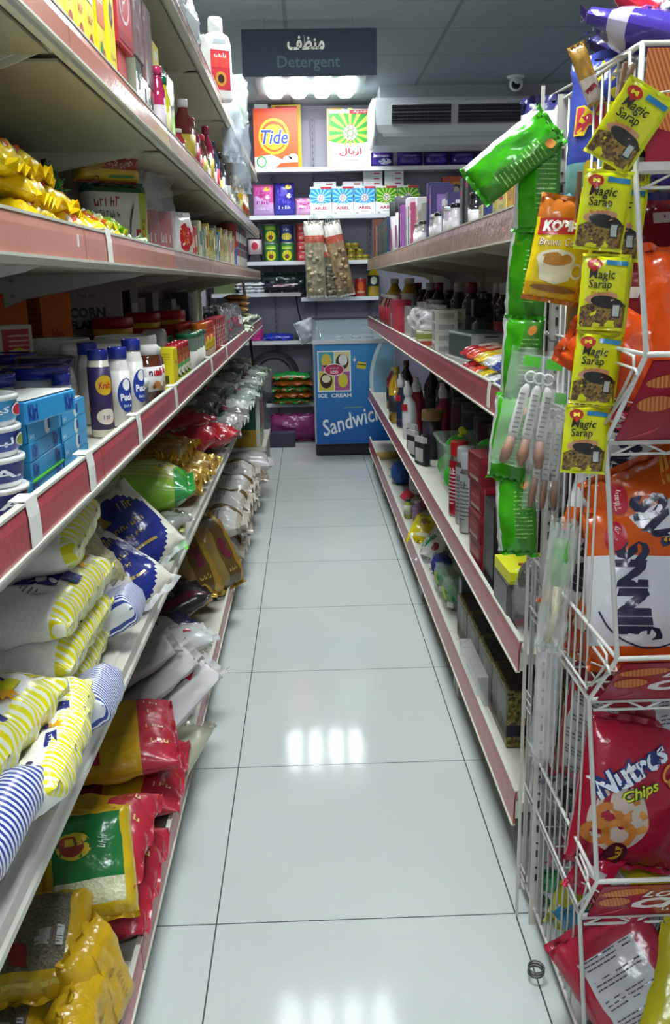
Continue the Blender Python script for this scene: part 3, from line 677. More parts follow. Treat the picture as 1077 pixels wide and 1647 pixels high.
L(proto('kraft', kraft), 1.85, -.41, Z2, 'yellow and dark sauce jar with red side label next to the blue boxes', 'sauce jar', rz=40, sc=(.78, .78, .97))
def puck(h=.165):
    D = [(ell(0, .066, .023, .036), C('1d3c9a')), (ell(0, .088, .010, .012), C('f2f2f2')), (txt('Puck', .033, .015, 0, .062, bold=.04), C('f4f6f8')), (scr(.022, .006, 0, .044), C('f4f6f8'))]
    b, = [None]
    t = jar(.0265, h, G('f0efe6'), G('2236a0'), None, (.1, .8), .13, .86, D, name='cream_cheese_jar', neck=.72)
    return t
for i, (y, x, s, r, lb) in enumerate([(1.99, -.400, 1, 50, 'white glass cream cheese jar with blue oval label, nearer of the front pair'), (2.14, -.398, 1.05, 58, 'white glass cream cheese jar with blue oval label, farther of the front pair'), (2.03, -.47, 1.05, 60, 'white glass cream cheese jar with blue lid, behind the front pair'), (1.68, -.44, .85, 60, 'short white cream cheese jar just behind the top blue box')]):
    L(proto('puck', puck), y, x, Z2, lb, 'cheese jar', 'blue-lidded cream cheese jars', rz=r, sc=(s * .88, s * .88, s))
def rtub(w, d, h, body, band, lid, name='food_tub'):
    b = MB(); b.loft([(0, w * .42, d * .42, 6), (h * .12, w * .44, d * .44, 6), (h * .72, w * .475, d * .475, 6), (h * .86, w * .48, d * .48, 6)], [body, band, body], 28)
    l = MB(); l.loft([(h * .82, w * .5, d * .5, 6), (h * .9, w * .5, d * .5, 6), (h * .98, w * .49, d * .49, 6), (h, w * .46, d * .46, 6), (h * .985, w * .42, d * .42, 6)], lid, 28)
    return (name, b, [('lid', l)])
TW = M('eef0ee', .35)
L(proto('rtub', rtub, .18, .15, .095, TW, M('b8bec8', .4), TW), 2.30, -.51, Z2 + .065, 'white rectangular tub with rounded lid standing on the stack behind the cheese jars', 'food tub')
L(proto('rtub', rtub, .17, .15, .065, TW, M('c8ccd4', .4), TW), 2.26, -.52, Z2, 'white rectangular tub underneath the taller rectangular tub', 'food tub')
L(proto('rtub2', rtub, .10, .09, .075, TW, M('3a4a6a', .4), TW), 2.22, -.425, Z2, 'small white tub with dark label squeezed before the hazelnut jar', 'food tub')
for i, (y, x, lb) in enumerate([(2.52, -.66, 'farther back from the aisle, left one'), (2.62, -.50, 'right one, touching the hazelnut jar')]):
    b = lambda: ('bucket', MB().loft([(0, .066, .066, 2), (.02, .069, .069, 2), (.11, .074, .074, 2), (.125, .078, .078, 2)], [TW, M('5a5854', .4), TW], 28), [('lid', MB().loft([(.118, .082, .082, 2), (.15, .084, .084, 2), (.157, .082, .082, 2), (.157, .072, .072, 2), (.150, .07, .07, 2)], TW, 28))])
    L(proto('bucket', b), y, x, Z2, 'large white round tub with wide lid, %s' % lb, 'bucket', 'large white round tubs')
def nutella():
    br = G('5a2c1e')
    b = MB(); h = .135
    b.loft([(0, .034, .026, 2.6), (.01, .040, .030, 2.6), (.03, .0415, .031, 2.8), (.03, .042, .0315, 2.8), (.088, .0415, .0312, 2.8), (.088, .041, .031, 2.8), (.108, .039, .03, 2.6), (.116, .03, .027, 2)], [br, br, br, C('f0efea'), br, br, br], 28)
    mp = lambda u, v, o: (u, -.0312 - o + .0 + (abs(u) / .042) ** 3 * .018, v)
    b.dec(txt('n', .011, .013, -.024, .072, bold=.05), mp, C('1c1c1e'), 2); b.dec(txt('utella', .040, .019, .005, .0745, bold=.05), mp, C('d02030'), 2)
    b.dec(join(ell(-.004, .045, .013, .008), ell(.01, .042, .01, .009)), mp, C('a8703c'), 2); b.dec(ell(.018, .05, .008, .009), mp, C('e8dcc8'), 2.4); b.dec(ell(-.016, .04, .006, .005), mp, C('6a3a22'), 2.4)
    return ('hazelnut_spread_jar', b, [('lid', MB().loft([(.115, .033, .030, 2), (.136, .033, .030, 2), (.138, .031, .028, 2)], M('f0f0ec', .4), 24))])
L(proto('nut', nutella), 2.38, -.402, Z2, 'brown hazelnut spread jar with white label and lid, nearest one', 'spread jar', 'hazelnut spread jars', rz=58, sc=(.86, .9, 1.05))
L(proto('nut', nutella), 2.52, -.420, Z2, 'brown hazelnut spread jar half hidden beside the yellow carton', 'spread jar', 'hazelnut spread jars', rz=62, sc=.95)
L(proto('ybox', carton, .06, .05, .118, 'f0e020', (('l', rect(0, .03, .022, .024), C('8a8420')), ('l', barcode(0, .03, .02, .02), C('2a2a1a')), ('f', scr(.035, .012, 0, .08), C('c03020')), ('l', lines(0, .09, .035, .03, 4), C('b8a818')))), 2.68, -.400, Z2, 'small bright yellow carton beside the hazelnut spread', 'carton', rz=86)
b = MB(); b.loft([(0, .035, .035, 6), (.15, .035, .035, 6), (.165, .03, .03, 3)], FILM('d8dcdc', .35), 20); b.loft([(.002, .030, .030, 6), (.10, .030, .030, 6)], C('6a3a2c'), 16); b.loft([(.11, .03, .03, 6), (.15, .03, .03, 6)], C('2c2a2e'), 16)
L(('snack_jar', b.mesh('snack_jar'), []), 2.80, -.45, Z2, 'clear plastic jar with brown and black contents behind the yellow carton', 'jar')
def gjar(lid='c8202c', lab='2e6a38', body='8a4a22'):
    D = [(ell(0, .042, .022, .014), C('e4e4c8')), (scr(.026, .008, 0, .043), C('1e4a28')), (rect(0, .020, .05, .010), C('b8c840'))]
    return jar(.029, .118, G(body), G(lid), C(lab), (.06, .62), .12, .92, D, name='preserve_jar', neck=.8, n=16)
n = 0
for row, (x, lid) in enumerate(((-.405, 'd02430'), (-.475, '1f6a3c'), (-.545, '1f6a3c'))):
    for i in range(5):
        y = 2.80 + .075 * i + .01 * row
        if row and i == 0: y = 2.9
        if row == 0 and i > 3: continue
        L(proto('gjar', gjar, lid, '3c7a34' if row == 0 else '2a5a3a', '9a4a24' if row == 0 else '4a3a26'), y if row == 0 else y + .03 * row, x, Z2, '%s-lidded preserve jar, %s in the %s row past the yellow carton' % ('red' if row == 0 else 'green', ordn(i), ['front', 'middle', 'rear'][row]), 'jar', 'small preserve jars', sc=1 if row == 0 else 1.08); n += 1
for i in range(4):
    y = 3.16 + .085 * i
    L(proto('gl', lambda: ('spread_glass', MB().loft([(0, .03, .03, 2), (.004, .032, .032, 2), (.004, .0325, .0325, 2), (.075, .0345, .0345, 2), (.075, .034, .034, 2), (.12, .036, .036, 2)], [G('8a8a80'), G('8a8a80'), C('e4e2d8'), G('5a6a5a'), G('5a6a5a')], 18), [('lid', MB().lathe([(.036, .118), (.037, .13), (.034, .133)], G('24704a'), 18))])), y, -.402, Z2, 'tumbler-shaped spread glass with white label, %s from the red-lidded jars' % ordn(i), 'glass jar', 'tumbler-shaped spread glasses')
for i in range(9):
    y = 3.52 + .072 * (i % 5 + (0 if i < 5 else .3)); row = i // 5
    D = [(rect(0, .07, .034, .03), C('e8d838')), (scr(.03, .010, 0, .07), C('c02020')), (rect(0, .035, .04, .03), C('c8b898'))]
    L(proto('ojar', jar, .030, .150, G('b03a24'), G('e07820' if i < 2 else 'd84030'), C('c8a828' if i % 2 else 'c03428'), (.08, .78), .14, .92, tuple(D), name='drink_powder_jar', n=16), y, -.402 - .07 * row, Z2, 'narrow drink powder jar with red-orange cap, %s in the %s row of its cluster' % (ordn(i % 5), ['front', 'rear'][row]), 'jar', 'drink powder jars')
for i, (y, x) in enumerate([(3.15, -.64), (3.62, -.62), (3.9, -.56)]):
    L(proto('ytub', rtub, .15, .12, .19, M('e0bc28', .4), C('c43028'), M('b02028', .35), name='powder_tub'), y, x, Z2, 'tall yellow and red powder tub with red lid, %s from the camera' % ordn(i), 'powder tub', 'yellow and red powder tubs')
for i in range(6):
    L(proto('rpack', carton, .055, .05, .15 , 'a83038', (('fl', rect(0, .075, .04, .10), C('d8c8c0')), ('fl', join(*[rect(0, .03 + k * .018, .034, .008) for k in range(6)]), C('b03444')))), 4.0 + .075 * i + .02, -.405, Z2, 'slim red and white striped carton, %s from the drink powder jars' % ordn(i), 'carton', 'slim red and white cartons')
SIL = M('c8ccd0', .18, .85, .8, 28)
for i in range(9):
    r = random.Random(i); y = 4.56 + .10 * i
    L(proto('silver', pillow, .16, .20, .05, SIL, None, .012, .010, i % 3, name='snack_pouch', decs=((rect(0, 0, .08, .05), P(['c83044', '8a3a4a', 'd8d8d0'][i % 3])),)), y, -.40 - .05 * (i % 2), Z2 + .09, 'crumpled silver and red pouch, %s in the row after the red cartons' % ordn(i), 'pouch', 'crumpled silver pouches', rz=80 + r.uniform(-15, 15), rx=-12)
for i in range(16):
    r = random.Random(40 + i)
    L(proto('gpkt', pillow, .15, .19, .03, P(['c8d4b4', 'b4c8a0', 'd4d8c0'][i % 3]), None, .01, .006, i % 3, name='noodle_packet', decs=((rect(0, .02, .08, .04), P('5a8a50')), (rect(0, -.04, .1, .02), P('c8b050')))), 5.55 + .125 * (i % 8) + r.uniform(-.02, .02), -.46 + r.uniform(-.03, .03), Z2 + .03 + .05 * (i // 8), 'pale green packet in the %s layer, %s along the far end of the dairy shelf' % (['lower', 'upper'][i // 8], ordn(i % 8)), 'packet', 'pale green packets at the far end', rz=r.uniform(60, 120), rx=-88)
for i in range(3):
    L(proto('bread', pillow, .20, .16, .04, P('b88a4a'), None, .01, .004, 5, name='flat_bread_bag'), 6.1 + .05 * i, -.45, Z2 + .135 + .035 * i, 'brown flat bread bag, %s from the bottom of the little pile' % ordn(i), 'bread bag', 'brown flat bread bags', rz=90, rx=-88)
# rear boxes of the dairy shelf
L(proto('box9', carton, .13, .07, .20, 'd8dccc', (('f', rect(.02, .14, .07, .10), C('c03a3a')), ('f', ell(.025, .075, .042, .07), C('e8e020')), ('f', txt('9+', .045, .04, .025, .07), C('1c1c18')), ('f', scr(.04, .012, .025, .115), C('3a3a18')), ('f', lines(.03, .15, .06, .06, 5), C('e8c8c0')), ('f', rect(-.05, .10, .04, .19), C('9ab878'))), name='cereal_carton'), 2.38, -.76, Z2, 'pale carton with red panel and yellow 9+ circle at the left edge', 'cereal box', rz=42)
for i, (y, x, lb) in enumerate([(2.78, -.76, 'with a bowl picture on its side, nearer one'), (2.62, -.84, 'set back behind the 9+ carton')]):
    L(proto('obox', carton, .12, .10, .275, 'c86a1e', (('f', ell(.01, .05, .045, .05), C('d8cdb8')), ('f', ell(.01, .05, .032, .036), C('8a5a34')), ('f', scr(.05, .04, .0, .16, it=.3), C('a83418')), ('l', lines(0, .17, .07, .14, 8), C('a85414'))), name='oat_carton'), y, x, Z2, 'tall orange oats box ' + lb, 'cereal box', 'tall orange boxes', rz=60)
L(proto('corn', carton, .20, .08, .30, '9a968c', (('f', txt('CORN', .12, .034, -.02, .205, bold=.05), C('1e1e1e')), ('f', txt('FLAKES', .12, .030, -.02, .165, bold=.05), C('1e1e1e')), ('f', ell(.03, .10, .05, .05), C('8a3038')), ('f', ell(-.05, .06, .03, .03), C('3c6a3c')), ('r', txt('CORN', .05, .02, 0, .20, bold=.05), C('2a2a2a')), ('r', txt('FLAKES', .05, .018, 0, .165, bold=.05), C('2a2a2a')), ('f', scr(.06, .012, -.02, .26), C('5a5a58'))), name='cereal_carton'), 3.25, -.73, Z2, 'grey corn flakes box with black lettering standing at the back', 'cereal box', rz=25)
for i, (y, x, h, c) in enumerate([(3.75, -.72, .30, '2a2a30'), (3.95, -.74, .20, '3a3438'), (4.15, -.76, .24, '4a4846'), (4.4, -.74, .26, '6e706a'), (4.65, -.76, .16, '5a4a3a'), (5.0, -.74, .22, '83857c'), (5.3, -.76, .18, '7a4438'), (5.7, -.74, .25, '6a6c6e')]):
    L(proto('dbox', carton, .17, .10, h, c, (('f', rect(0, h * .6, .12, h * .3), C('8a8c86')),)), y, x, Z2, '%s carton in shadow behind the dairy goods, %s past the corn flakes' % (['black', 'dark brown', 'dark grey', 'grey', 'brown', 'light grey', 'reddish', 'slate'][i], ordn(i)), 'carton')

# ---- fourth shelf up (coffee bags, noodles), z = 1.47
Z3 = 1.471
YEL = P('f0cc14', .25, .35, 30)
def coffee(seed):
    D = [(ell(-.012, .0, .014, .020), C('e05a28')), (rect(.018, -.005, .03, .008), C('4a8ab0')), (rect(-.03, -.016, .012, .01), C('f0e8d8')), (scr(.02, .012, .018, .014), C('6a5010'))]
    return pillow(.125, .10, .048, YEL, None, .014, .008, seed, p=2.4, decs=D, name='coffee_bag', nu=14, nv=14)
spots = [(1.50, -.43, .035, 0, 0), (1.62, -.45, .035, 30, 1), (1.72, -.42, .030, -10, 2), (1.82, -.43, .032, 20, 0), (1.53, -.44, .078, 8, 1), (1.66, -.45, .076, -15, 2), (1.77, -.45, .072, 10, 0), (1.56, -.46, .120, -5, 2), (1.67, -.47, .118, 12, 1), (1.45, -.45, .118, 4, 0), (1.90, -.43, .034, 35, 1), (1.58, -.56, .04, 0, 2), (1.74, -.57, .05, 10, 1)]
for i, (y, x, z, a, sd) in enumerate(spots):
    lay = 'bottom' if z < .05 else 'middle' if z < .1 else 'top'
    L(proto('coffee', coffee, sd), y, x, Z3 + z, 'shiny yellow coffee bag in the %s layer, %s' % (lay, ['nearest', 'second nearest', 'third by the rail', 'fourth by the rail', 'nearest the camera', 'in its centre', 'at its far side', 'in its centre', 'at its far side', 'nearest the camera', 'last one by the green candy', 'set back, nearer one', 'set back, farther one'][i]), 'coffee bag', 'yellow coffee bags', rz=90 + a, rx=-80 + (i * 7) % 16, sc=1.0)
for i in range(12):
    r = random.Random(70 + i); y = 1.97 + .07 * (i % 7) + r.uniform(-.01, .01); lay = i // 7
    c = ['e0641c', '4ab02a', '8cc820', 'd8d020', '2e9a34', 'c8d430', 'e8d83a'][(i * 3) % 7]; nm = {'e0641c': 'orange', '4ab02a': 'green', '8cc820': 'lime', 'd8d020': 'yellow', '2e9a34': 'dark green', 'c8d430': 'yellow-green', 'e8d83a': 'pale yellow'}[c]
    L(proto('candy', pillow, .075, .085, .035, P(c, .18, .5), None, .012, .007, i % 3, p=2.2, nu=12, nv=12, name='candy_bag', decs=((ell(0, 0, .02, .014), C('e8ecc8')), (scr(.026, .008, 0, 0), C('2a6a2a')))), y, -.415 - .03 * lay + r.uniform(-.02, .01), Z3 + .024 + .038 * lay, '%s candy bag beside the coffee pile, %s along in the %s layer' % (nm, ordn(i % 7), ['lower', 'upper'][lay]), 'candy bag', 'small candy bags', rz=90 + r.uniform(-50, 50), rx=-75)
def tinsel():
    b = MB(); r = random.Random(5); g = P('3fa82a', .15)
    for i in range(46):
        a = r.uniform(0, 6.28); t = r.uniform(.03, .05); x = t * math.cos(a); z = .05 + t * math.sin(a) * .9; y = r.uniform(-.03, .03)
        b.tube([(0, 0, .05), (x * .6, y * .6, .05 + (z - .05) * .7), (x, y, z)], .0016, g, 4)
    return ('green_bundle', b)
L(proto('tinsel', tinsel), 2.05, -.52, Z3 + .065, 'tuft of shiny green wrapping behind the candy bags', 'wrapping')
DG = P('3c5a1c', .25)
for i in range(5):
    L(proto('dgreen', pillow, .16, .22, .06, DG, None, .015, .008, i % 3, name='herb_bag', decs=((rect(0, .02, .09, .06), P('5a7a3a')),)), 1.75 + .17 * i, -.66 + .01 * i, Z3 + .115, 'dark olive green bag standing at the back, %s from the camera' % ordn(i), 'herb bag', 'dark green bags at the back', rz=85 + 3 * i)
def noodle_pack(red):
    if red:
        z = lambda u, v: P('8a2a24') if v > -.35 else P('c8a030'); D = [(txt('Chicken Curry', .13, .022, 0, .018, rot=180), C('e4c8b0')), (txt('دجاج كاري', .10, .022, .02, -.008, rot=180), C('d8b8a0')), (rect(.03, -.045, .08, .014), C('2e7a34')), (rect(.05, -.062, .06, .016), C('b82830')), (ell(-.05, -.052, .012, .010), C('7a3020')), (ell(-.06, .0, .035, .028), C('a87a30'))]
    else:
        z = lambda u, v: P('1e5a3c') if v > .72 else P('d4d4cc') if u < .55 else P('a8b838')
        D = [(txt('5', .022, .034, .055, -.03), C('c03040')), (txt('PACKS', .045, .012, .075, -.02, rot=90), C('b03040')), (scr(.085, .016, -.045, .028), C('a03038')), (scr(.08, .012, -.045, .010), C('3a5a3a')), (poly([(.02, -.04), (.03, .01), (.045, .03), (.034, .0)]), C('3a3a34'))]
    return pillow(.21, .115 if red else .12, .09, None, z, .006, .004, 3, p=7, decs=D, name='noodle_multipack', nu=20, nv=14)
L(proto('npr', noodle_pack, False), 2.74, -.53, Z3 + .106, 'white and green five-pack of noodles under the upside-down red pack', 'noodle pack', rz=38, sc=(.92, 1, 1.75))
L(proto('npr', noodle_pack, True), 2.72, -.54, Z3 + .258, 'dark red chicken curry noodle multipack lying upside down on the white one', 'noodle pack', rz=37, sc=(.9, .9, .92))
def clearbag(seed=1):
    b = MB(); pillow(.15, .24, .07, FILM('e8eeee', .22), None, .02, .016, seed, p=2.4, name='x', b=b)
    b.loft([(-.11, .055, .02, 4), (.02, .055, .022, 4)], C('c02c3c'), 16); b.dec(scr(.08, .03, 0, -.05), lambda u, v, o: (u, -.024 - o, v), C('e8e4dc'), 1)
    return ('clear_food_bag', b)
for i, (y, x) in enumerate([(2.96, -.48), (3.06, -.45), (3.16, -.50)]):
    L(proto('clearbag', clearbag, i), y, x, Z3 + .13, 'crinkled clear bag with red contents, %s from the noodle packs' % ordn(i), 'clear bag', 'clear bags with red contents', rz=62, sc=(.8, .9, 1.1))
def heart():
    D = [(ell(0, .0, .036, .045), C('c82028')), (scr(.04, .02, 0, .012), C('e8a030')), (scr(.04, .014, 0, -.012), C('e8a030'))]
    return pillow(.11, .16, .05, P('e6e6e0'), None, .014, .006, 2, decs=D, name='snack_bag')
L(proto('heart', heart), 3.22, -.410, Z3 + .082, 'white bag with a red heart-shaped badge near the rail', 'snack bag', rz=60)
L(proto('heart2', pillow, .10, .15, .05, P('c42c34'), None, .014, .006, 4, decs=((rect(0, 0, .05, .05), C('e8dcd0')),), name='snack_bag'), 3.32, -.42, Z3 + .078, 'red and white snack bag just past the heart-badged bag', 'snack bag', rz=66)
def slim(c, a, h, w=.045, d=.12):
    return carton(w, d, h, c, (('fl', rect(0, h * .62, w * .8, h * .3), C(a)), ('fl', rect(0, h * .25, w * .55, h * .16), C('e4e0d0')), ('l', lines(0, h * .62, w * 1.2, h * .2, 4), C('3a3a34')), ('f', lines(0, h * .25, w * .5, h * .1, 3), C('3a3a34'))), 'slim_carton')
cols = [('c83830', 'e0b8a0', 'red'), ('c8b890', '8a4a30', 'tan'), ('d8d0b0', '3a70a8', 'cream'), ('3a78a8', 'e8e8e0', 'blue'), ('a8a080', 'd86030', 'khaki'), ('b0a878', '5a7a3a', 'straw'), ('cfc8a0', 'b0503a', 'pale yellow'), ('8a9a78', 'd8d0b8', 'sage'), ('e0dcd0', '7a60a0', 'white'), ('c8b030', '5a3a20', 'mustard'), ('6a6860', 'c8c0b0', 'grey')]
for i in range(26):
    r = random.Random(200 + i); c = cols[0] if i < 2 else cols[r.randrange(1, 11)]
    h = .12 + .012 * (i % 4) + .0022 * i
    L(proto('slim', slim, c[0], c[1], round(h, 3)), 3.44 + .078 * i, -.452, Z3, 'slim %s food carton, %s in the row along the fourth left shelf' % (c[2], ordn(i)), 'food carton', 'slim food cartons', rz=90 + r.uniform(-4, 4), sc=(1.0, 1, 1))
for i in range(10):
    L(proto('slimb', slim, ['9a9460', 'b8b070', '8a8450'][i % 3], '6a6a3a', .20, .07), 3.5 + .2 * i, -.60, Z3, 'tall olive carton in the second row, %s behind the slim cartons' % ordn(i), 'food carton', 'tall olive cartons in the second row')
for i in range(14):
    y = 5.46 + .135 * (i % 7) ; k = i // 7
    L(proto('lcan', can, .052, .13, C(['3a5a90', 'a84038', '6a6a62'][i % 3]), decs=((rect(0, .06, .05, .05), C('d8d8d0')),), name='food_can'), y, -.43, Z3 + .13 * k, '%s food can in the %s layer, %s in the far fourth-shelf row' % (['blue', 'red', 'grey'][i % 3], ['lower', 'upper'][k], ordn(i % 7)), 'food can', 'food cans at the far end')

# ---- fifth shelf up (tea boxes, bottles), z = 1.775
Z4 = 1.776
def tea(v):
    w, d, h = .075, .10, .20
    if v == 0: return carton(w, d, h, 'f0dc14', (('l', lines(0, .16, .07, .05, 5), C('2a2a1a')), ('l', rect(0, .10, .07, .04), C('e8c830')), ('f', rect(0, .15, .06, .05), C('e0ecd0')), ('f', ell(0, .05, .02, .026), C('a84020')), ('f', scr(.04, .02, 0, .1), C('c03020')), ('l', scr(.05, .03, 0, .04), C('b83a20'))), 'tea_carton')
    if v == 1: return carton(w, d, h, 'f0dc14', (('fl', rect(0, .15, .068, .08), C('d8702a')), ('fl', txt('Lipton', .055, .025, 0, .155, it=.3), C('f4ead8')), ('fl', ell(-.005, .05, .016, .035), C('3a8a34')), ('fl', ell(.012, .045, .016, .030), C('b84a34')), ('fl', ell(0, .02, .03, .012), C('d8dcd8'))), 'tea_carton')
    return carton(w, d, h, 'f2e010', (('fl', poly([(.0, .13), (.018, .145), (.018, .17), (.0, .18), (-.014, .165), (-.014, .14)]), C('5a2a20')), ('fl', scr(.012, .02, 0, .155), C('e8d8c0')), ('f', scr(.05, .012, 0, .08), C('8a7a10'))), 'tea_carton')
for i, (y, v) in enumerate([(1.52, 0), (1.60, 0), (1.68, 2), (1.76, 0), (1.84, 0), (1.92, 0), (2.02, 1), (2.13, 2)]):
    L(proto('tea', tea, v), y, -.44, Z4, '%s tea carton, %s from the camera on the fifth left shelf' % (['plain yellow', 'yellow and orange', 'yellow brown-crest'][v], ordn(i)), 'tea carton', 'yellow tea cartons', sc=(1, 1, 1.1))
L(proto('redlow', carton, .10, .14, .07, 'c83a3e', ()), 2.29, -.47, Z4 + .07, 'flat red carton underneath the big red logo box', 'carton')
L(proto('mint', pillow, .11, .075, .05, P('9ab8a0', .15), None, .008, .008, 1, name='foil_bag'), 2.29, -.45, Z4 + .036, 'crinkled grey-green foil pouch under the flat red carton', 'pouch')
L(proto('redbox', carton, .15, .16, .16, 'c4323c', (('lf', ring(0, .095, .050, .045, .008), C('f0d8d4')), ('lf', txt('P', .035, .045, -.005, .095, it=.3, bold=0), C('f0d8d4')), ('f', rect(0, .02, .15, .02), C('a82830')))), 2.30, -.47, Z4 + .14, 'big red box with a round white P logo near the top left', 'carton', rz=88)
MAU = M('7e5f5c', .35, 0, .5, 25, var=.25, var_scale=12)
for i, (y, z, h) in enumerate([(2.48, .155, .17), (2.63, .12, .20)]):
    L(('wrapped_carton', carton(.13, .15, h, '000000', (), mat=MAU, bev=.004)[1].mesh('wrapped_carton'), []), y, -.465, Z4 + z, 'mauve film-wrapped carton beside the red logo box, %s' % ['nearer', 'farther'][i], 'carton', 'mauve wrapped cartons')
SHN = M('aeb49a', .10, .35, .3, 14, coat=.5)
for i, (y, h, c) in enumerate([(2.45, .150, None), (2.54, .125, 1), (2.64, .12, None)]):
    L(('shiny_carton', carton(.085, .13, h, '000000', (('f', ell(0, h * .7, .015, .02), C('6a7a6a')), ('l', rect(-.05, h / 2, .012, h), C('d8d030'))), mat=SHN)[1].mesh('shiny_carton'), []), y, -.455, Z4, 'shiny film-wrapped greenish carton reflecting light, %s of three' % ordn(i), 'carton', 'shiny wrapped cartons')
L(proto('ytop', carton, .10, .14, .27, 'c8c8b0', (('fl', rect(0, .235, .10, .07), C('e4d420')), ('fl', rect(0, .24, .06, .022), C('e8e8e0')), ('l', txt("Kellogg's", .055, .014, 0, .24), C('b02830')), ('r', rect(0, .1, .02, .02), C('c8c8b0')))), 2.82, -.47, Z4, 'tall carton with a yellow top standing among the shiny wrapped boxes', 'carton')
L(proto('pinkb', bottle, .022, .20, G('b02a58'), G('c83060'), C('d8c8d0'), (.1, .5), nr=.6), 2.75, -.392, Z4, 'slim magenta bottle in front of the yellow-topped carton', 'bottle')
L(proto('grnb', bottle, .020, .19, G('c8c020'), G('1e6a48'), C('d8d8a0'), (.1, .5), nr=.6), 2.83, -.388, Z4, 'slim yellow bottle with dark green cap beside the magenta one', 'bottle')
for i in range(3):
    L(('shiny_carton', carton(.075, .13, .235, '000000', (('l', rect(-.04, .12, .01, .23), C('d0d068')),), mat=SHN)[1].mesh('shiny_carton'), []), 2.94 + .08 * i, -.462, Z4, 'tall silver-green shiny carton past the magenta bottle, %s of three' % ordn(i), 'carton', 'tall shiny cartons')
bot = [(3.08, .028, .115, 'a83030', 'c8c8b8', '8a2a28', 'small red sauce jar with pale lid'), (3.20, .022, .10, '3a2a22', '2a2424', '5a4a3a', 'small dark brown bottle'), (3.30, .040, .24, '6a2a24', 'd8d8d8', 'c8b040', 'large brown sauce bottle with white cap and yellow collar'), (3.42, .024, .14, '2e2220', '3a2a26', 'c8a828', 'short dark sauce bottle with gold label'), (3.55, .030, .22, '7e2040', 'a02a4a', 'b83048', 'maroon sauce bottle'), (3.70, .026, .18, '8a2a30', 'e0dcd8', 'c83838', 'thin red ketchup bottle with white cap'), (3.84, .030, .20, '5a3a24', 'c83040', 'c8b43a', 'brown bottle with yellow label'), (3.98, .028, .17, '3a5a34', 'd83838', 'e0e0d8', 'green bottle with white label'), (4.12, .032, .27, '7a1e38', '8a2240', 'c8a838', 'tall burgundy bottle with gold label'), (4.28, .028, .20, '3a3a5a', '2a2a3a', 'e0d8c8', 'dark blue bottle'), (4.42, .030, .25, '2e3448', '1e1e28', 'c83c50', 'tall slate bottle with red label'), (4.58, .028, .19, '3a2a2a', '20201e', 'd8b838', 'short dark bottle with yellow label'), (4.72, .030, .24, '28282c', '1c1c20', 'c8c8c0', 'tall black sauce bottle'), (4.88, .028, .20, '3a3a40', '2a2a2a', 'a8a8a0', 'grey-labelled black bottle'), (5.04, .034, .22, '2e2a2c', '1c1c1e', '9a9a94', 'thick black bottle'), (5.22, .034, .17, '6a6a64', '202024', 'b8b8b0', 'grey jar with black cap'), (5.40, .034, .16, '7a7a70', '24242a', 'c0c0b4', 'pale grey jar with black cap'), (5.58, .034, .15, '5a6a54', '2e5a3a', 'b8b8a8', 'greenish jar with green cap'), (5.76, .034, .15, '8a8a7a', '9a9a90', 'c8c8b8', 'pale jar with grey cap')]
for i, (y, r, h, c, cp, lb, nm) in enumerate(bot):
    y = 3.24 + (y - 3.08) * .93
    L(proto('sb', bottle, r, h, G(c), G(cp), C(lb), (.12, .52), nr=.42 if i % 3 else .6, decs=((rect(0, h * .33, r * .9, h * .1), C('e4dcc8')), (rect(0, h * .2, r * 1.1, h * .05), C('a82828')))), y, -.408, Z4, '%s, %s in the fifth-shelf bottle row' % (nm, ordn(i)), 'bottle', 'bottles on the fifth left shelf')
for i in range(12):
    y = 3.35 + .21 * i
    L(proto('sb2', bottle, .033, .25 if i % 2 else .21, G(['3a2420', '5a2a30', '2e3230'][i % 3]), G(['c8b838', '8a2a3a', '222226'][i % 3]), C(['c8a838', 'b8b8a8', 'a83434'][i % 3]), (.12, .5), nr=.4), y, -.52, Z4, 'tall %s sauce bottle, %s in the rear row on the fifth left shelf' % (['brown', 'plum', 'dark green'][i % 3], ordn(i)), 'bottle', 'bottles in the rear row of the fifth left shelf')
OIL = M('d8a818', .08, coat=.4)
for i in range(9):
    y = 5.95 + .13 * (i % 5) + (.04 if i > 4 else 0); x = -.41 if i < 5 else -.52
    L(proto('oil', bottle, .045, .26 if i < 5 else .30, OIL, G('e0c830'), C('e0d890'), (.2, .45), nr=.32, decs=((ell(0, .08, .03, .025), C('c84a20')),)), y, x, Z4, 'golden cooking oil bottle, %s in the %s row at the far end' % (ordn(i % 5), 'front' if i < 5 else 'rear'), 'oil bottle', 'golden cooking oil bottles')

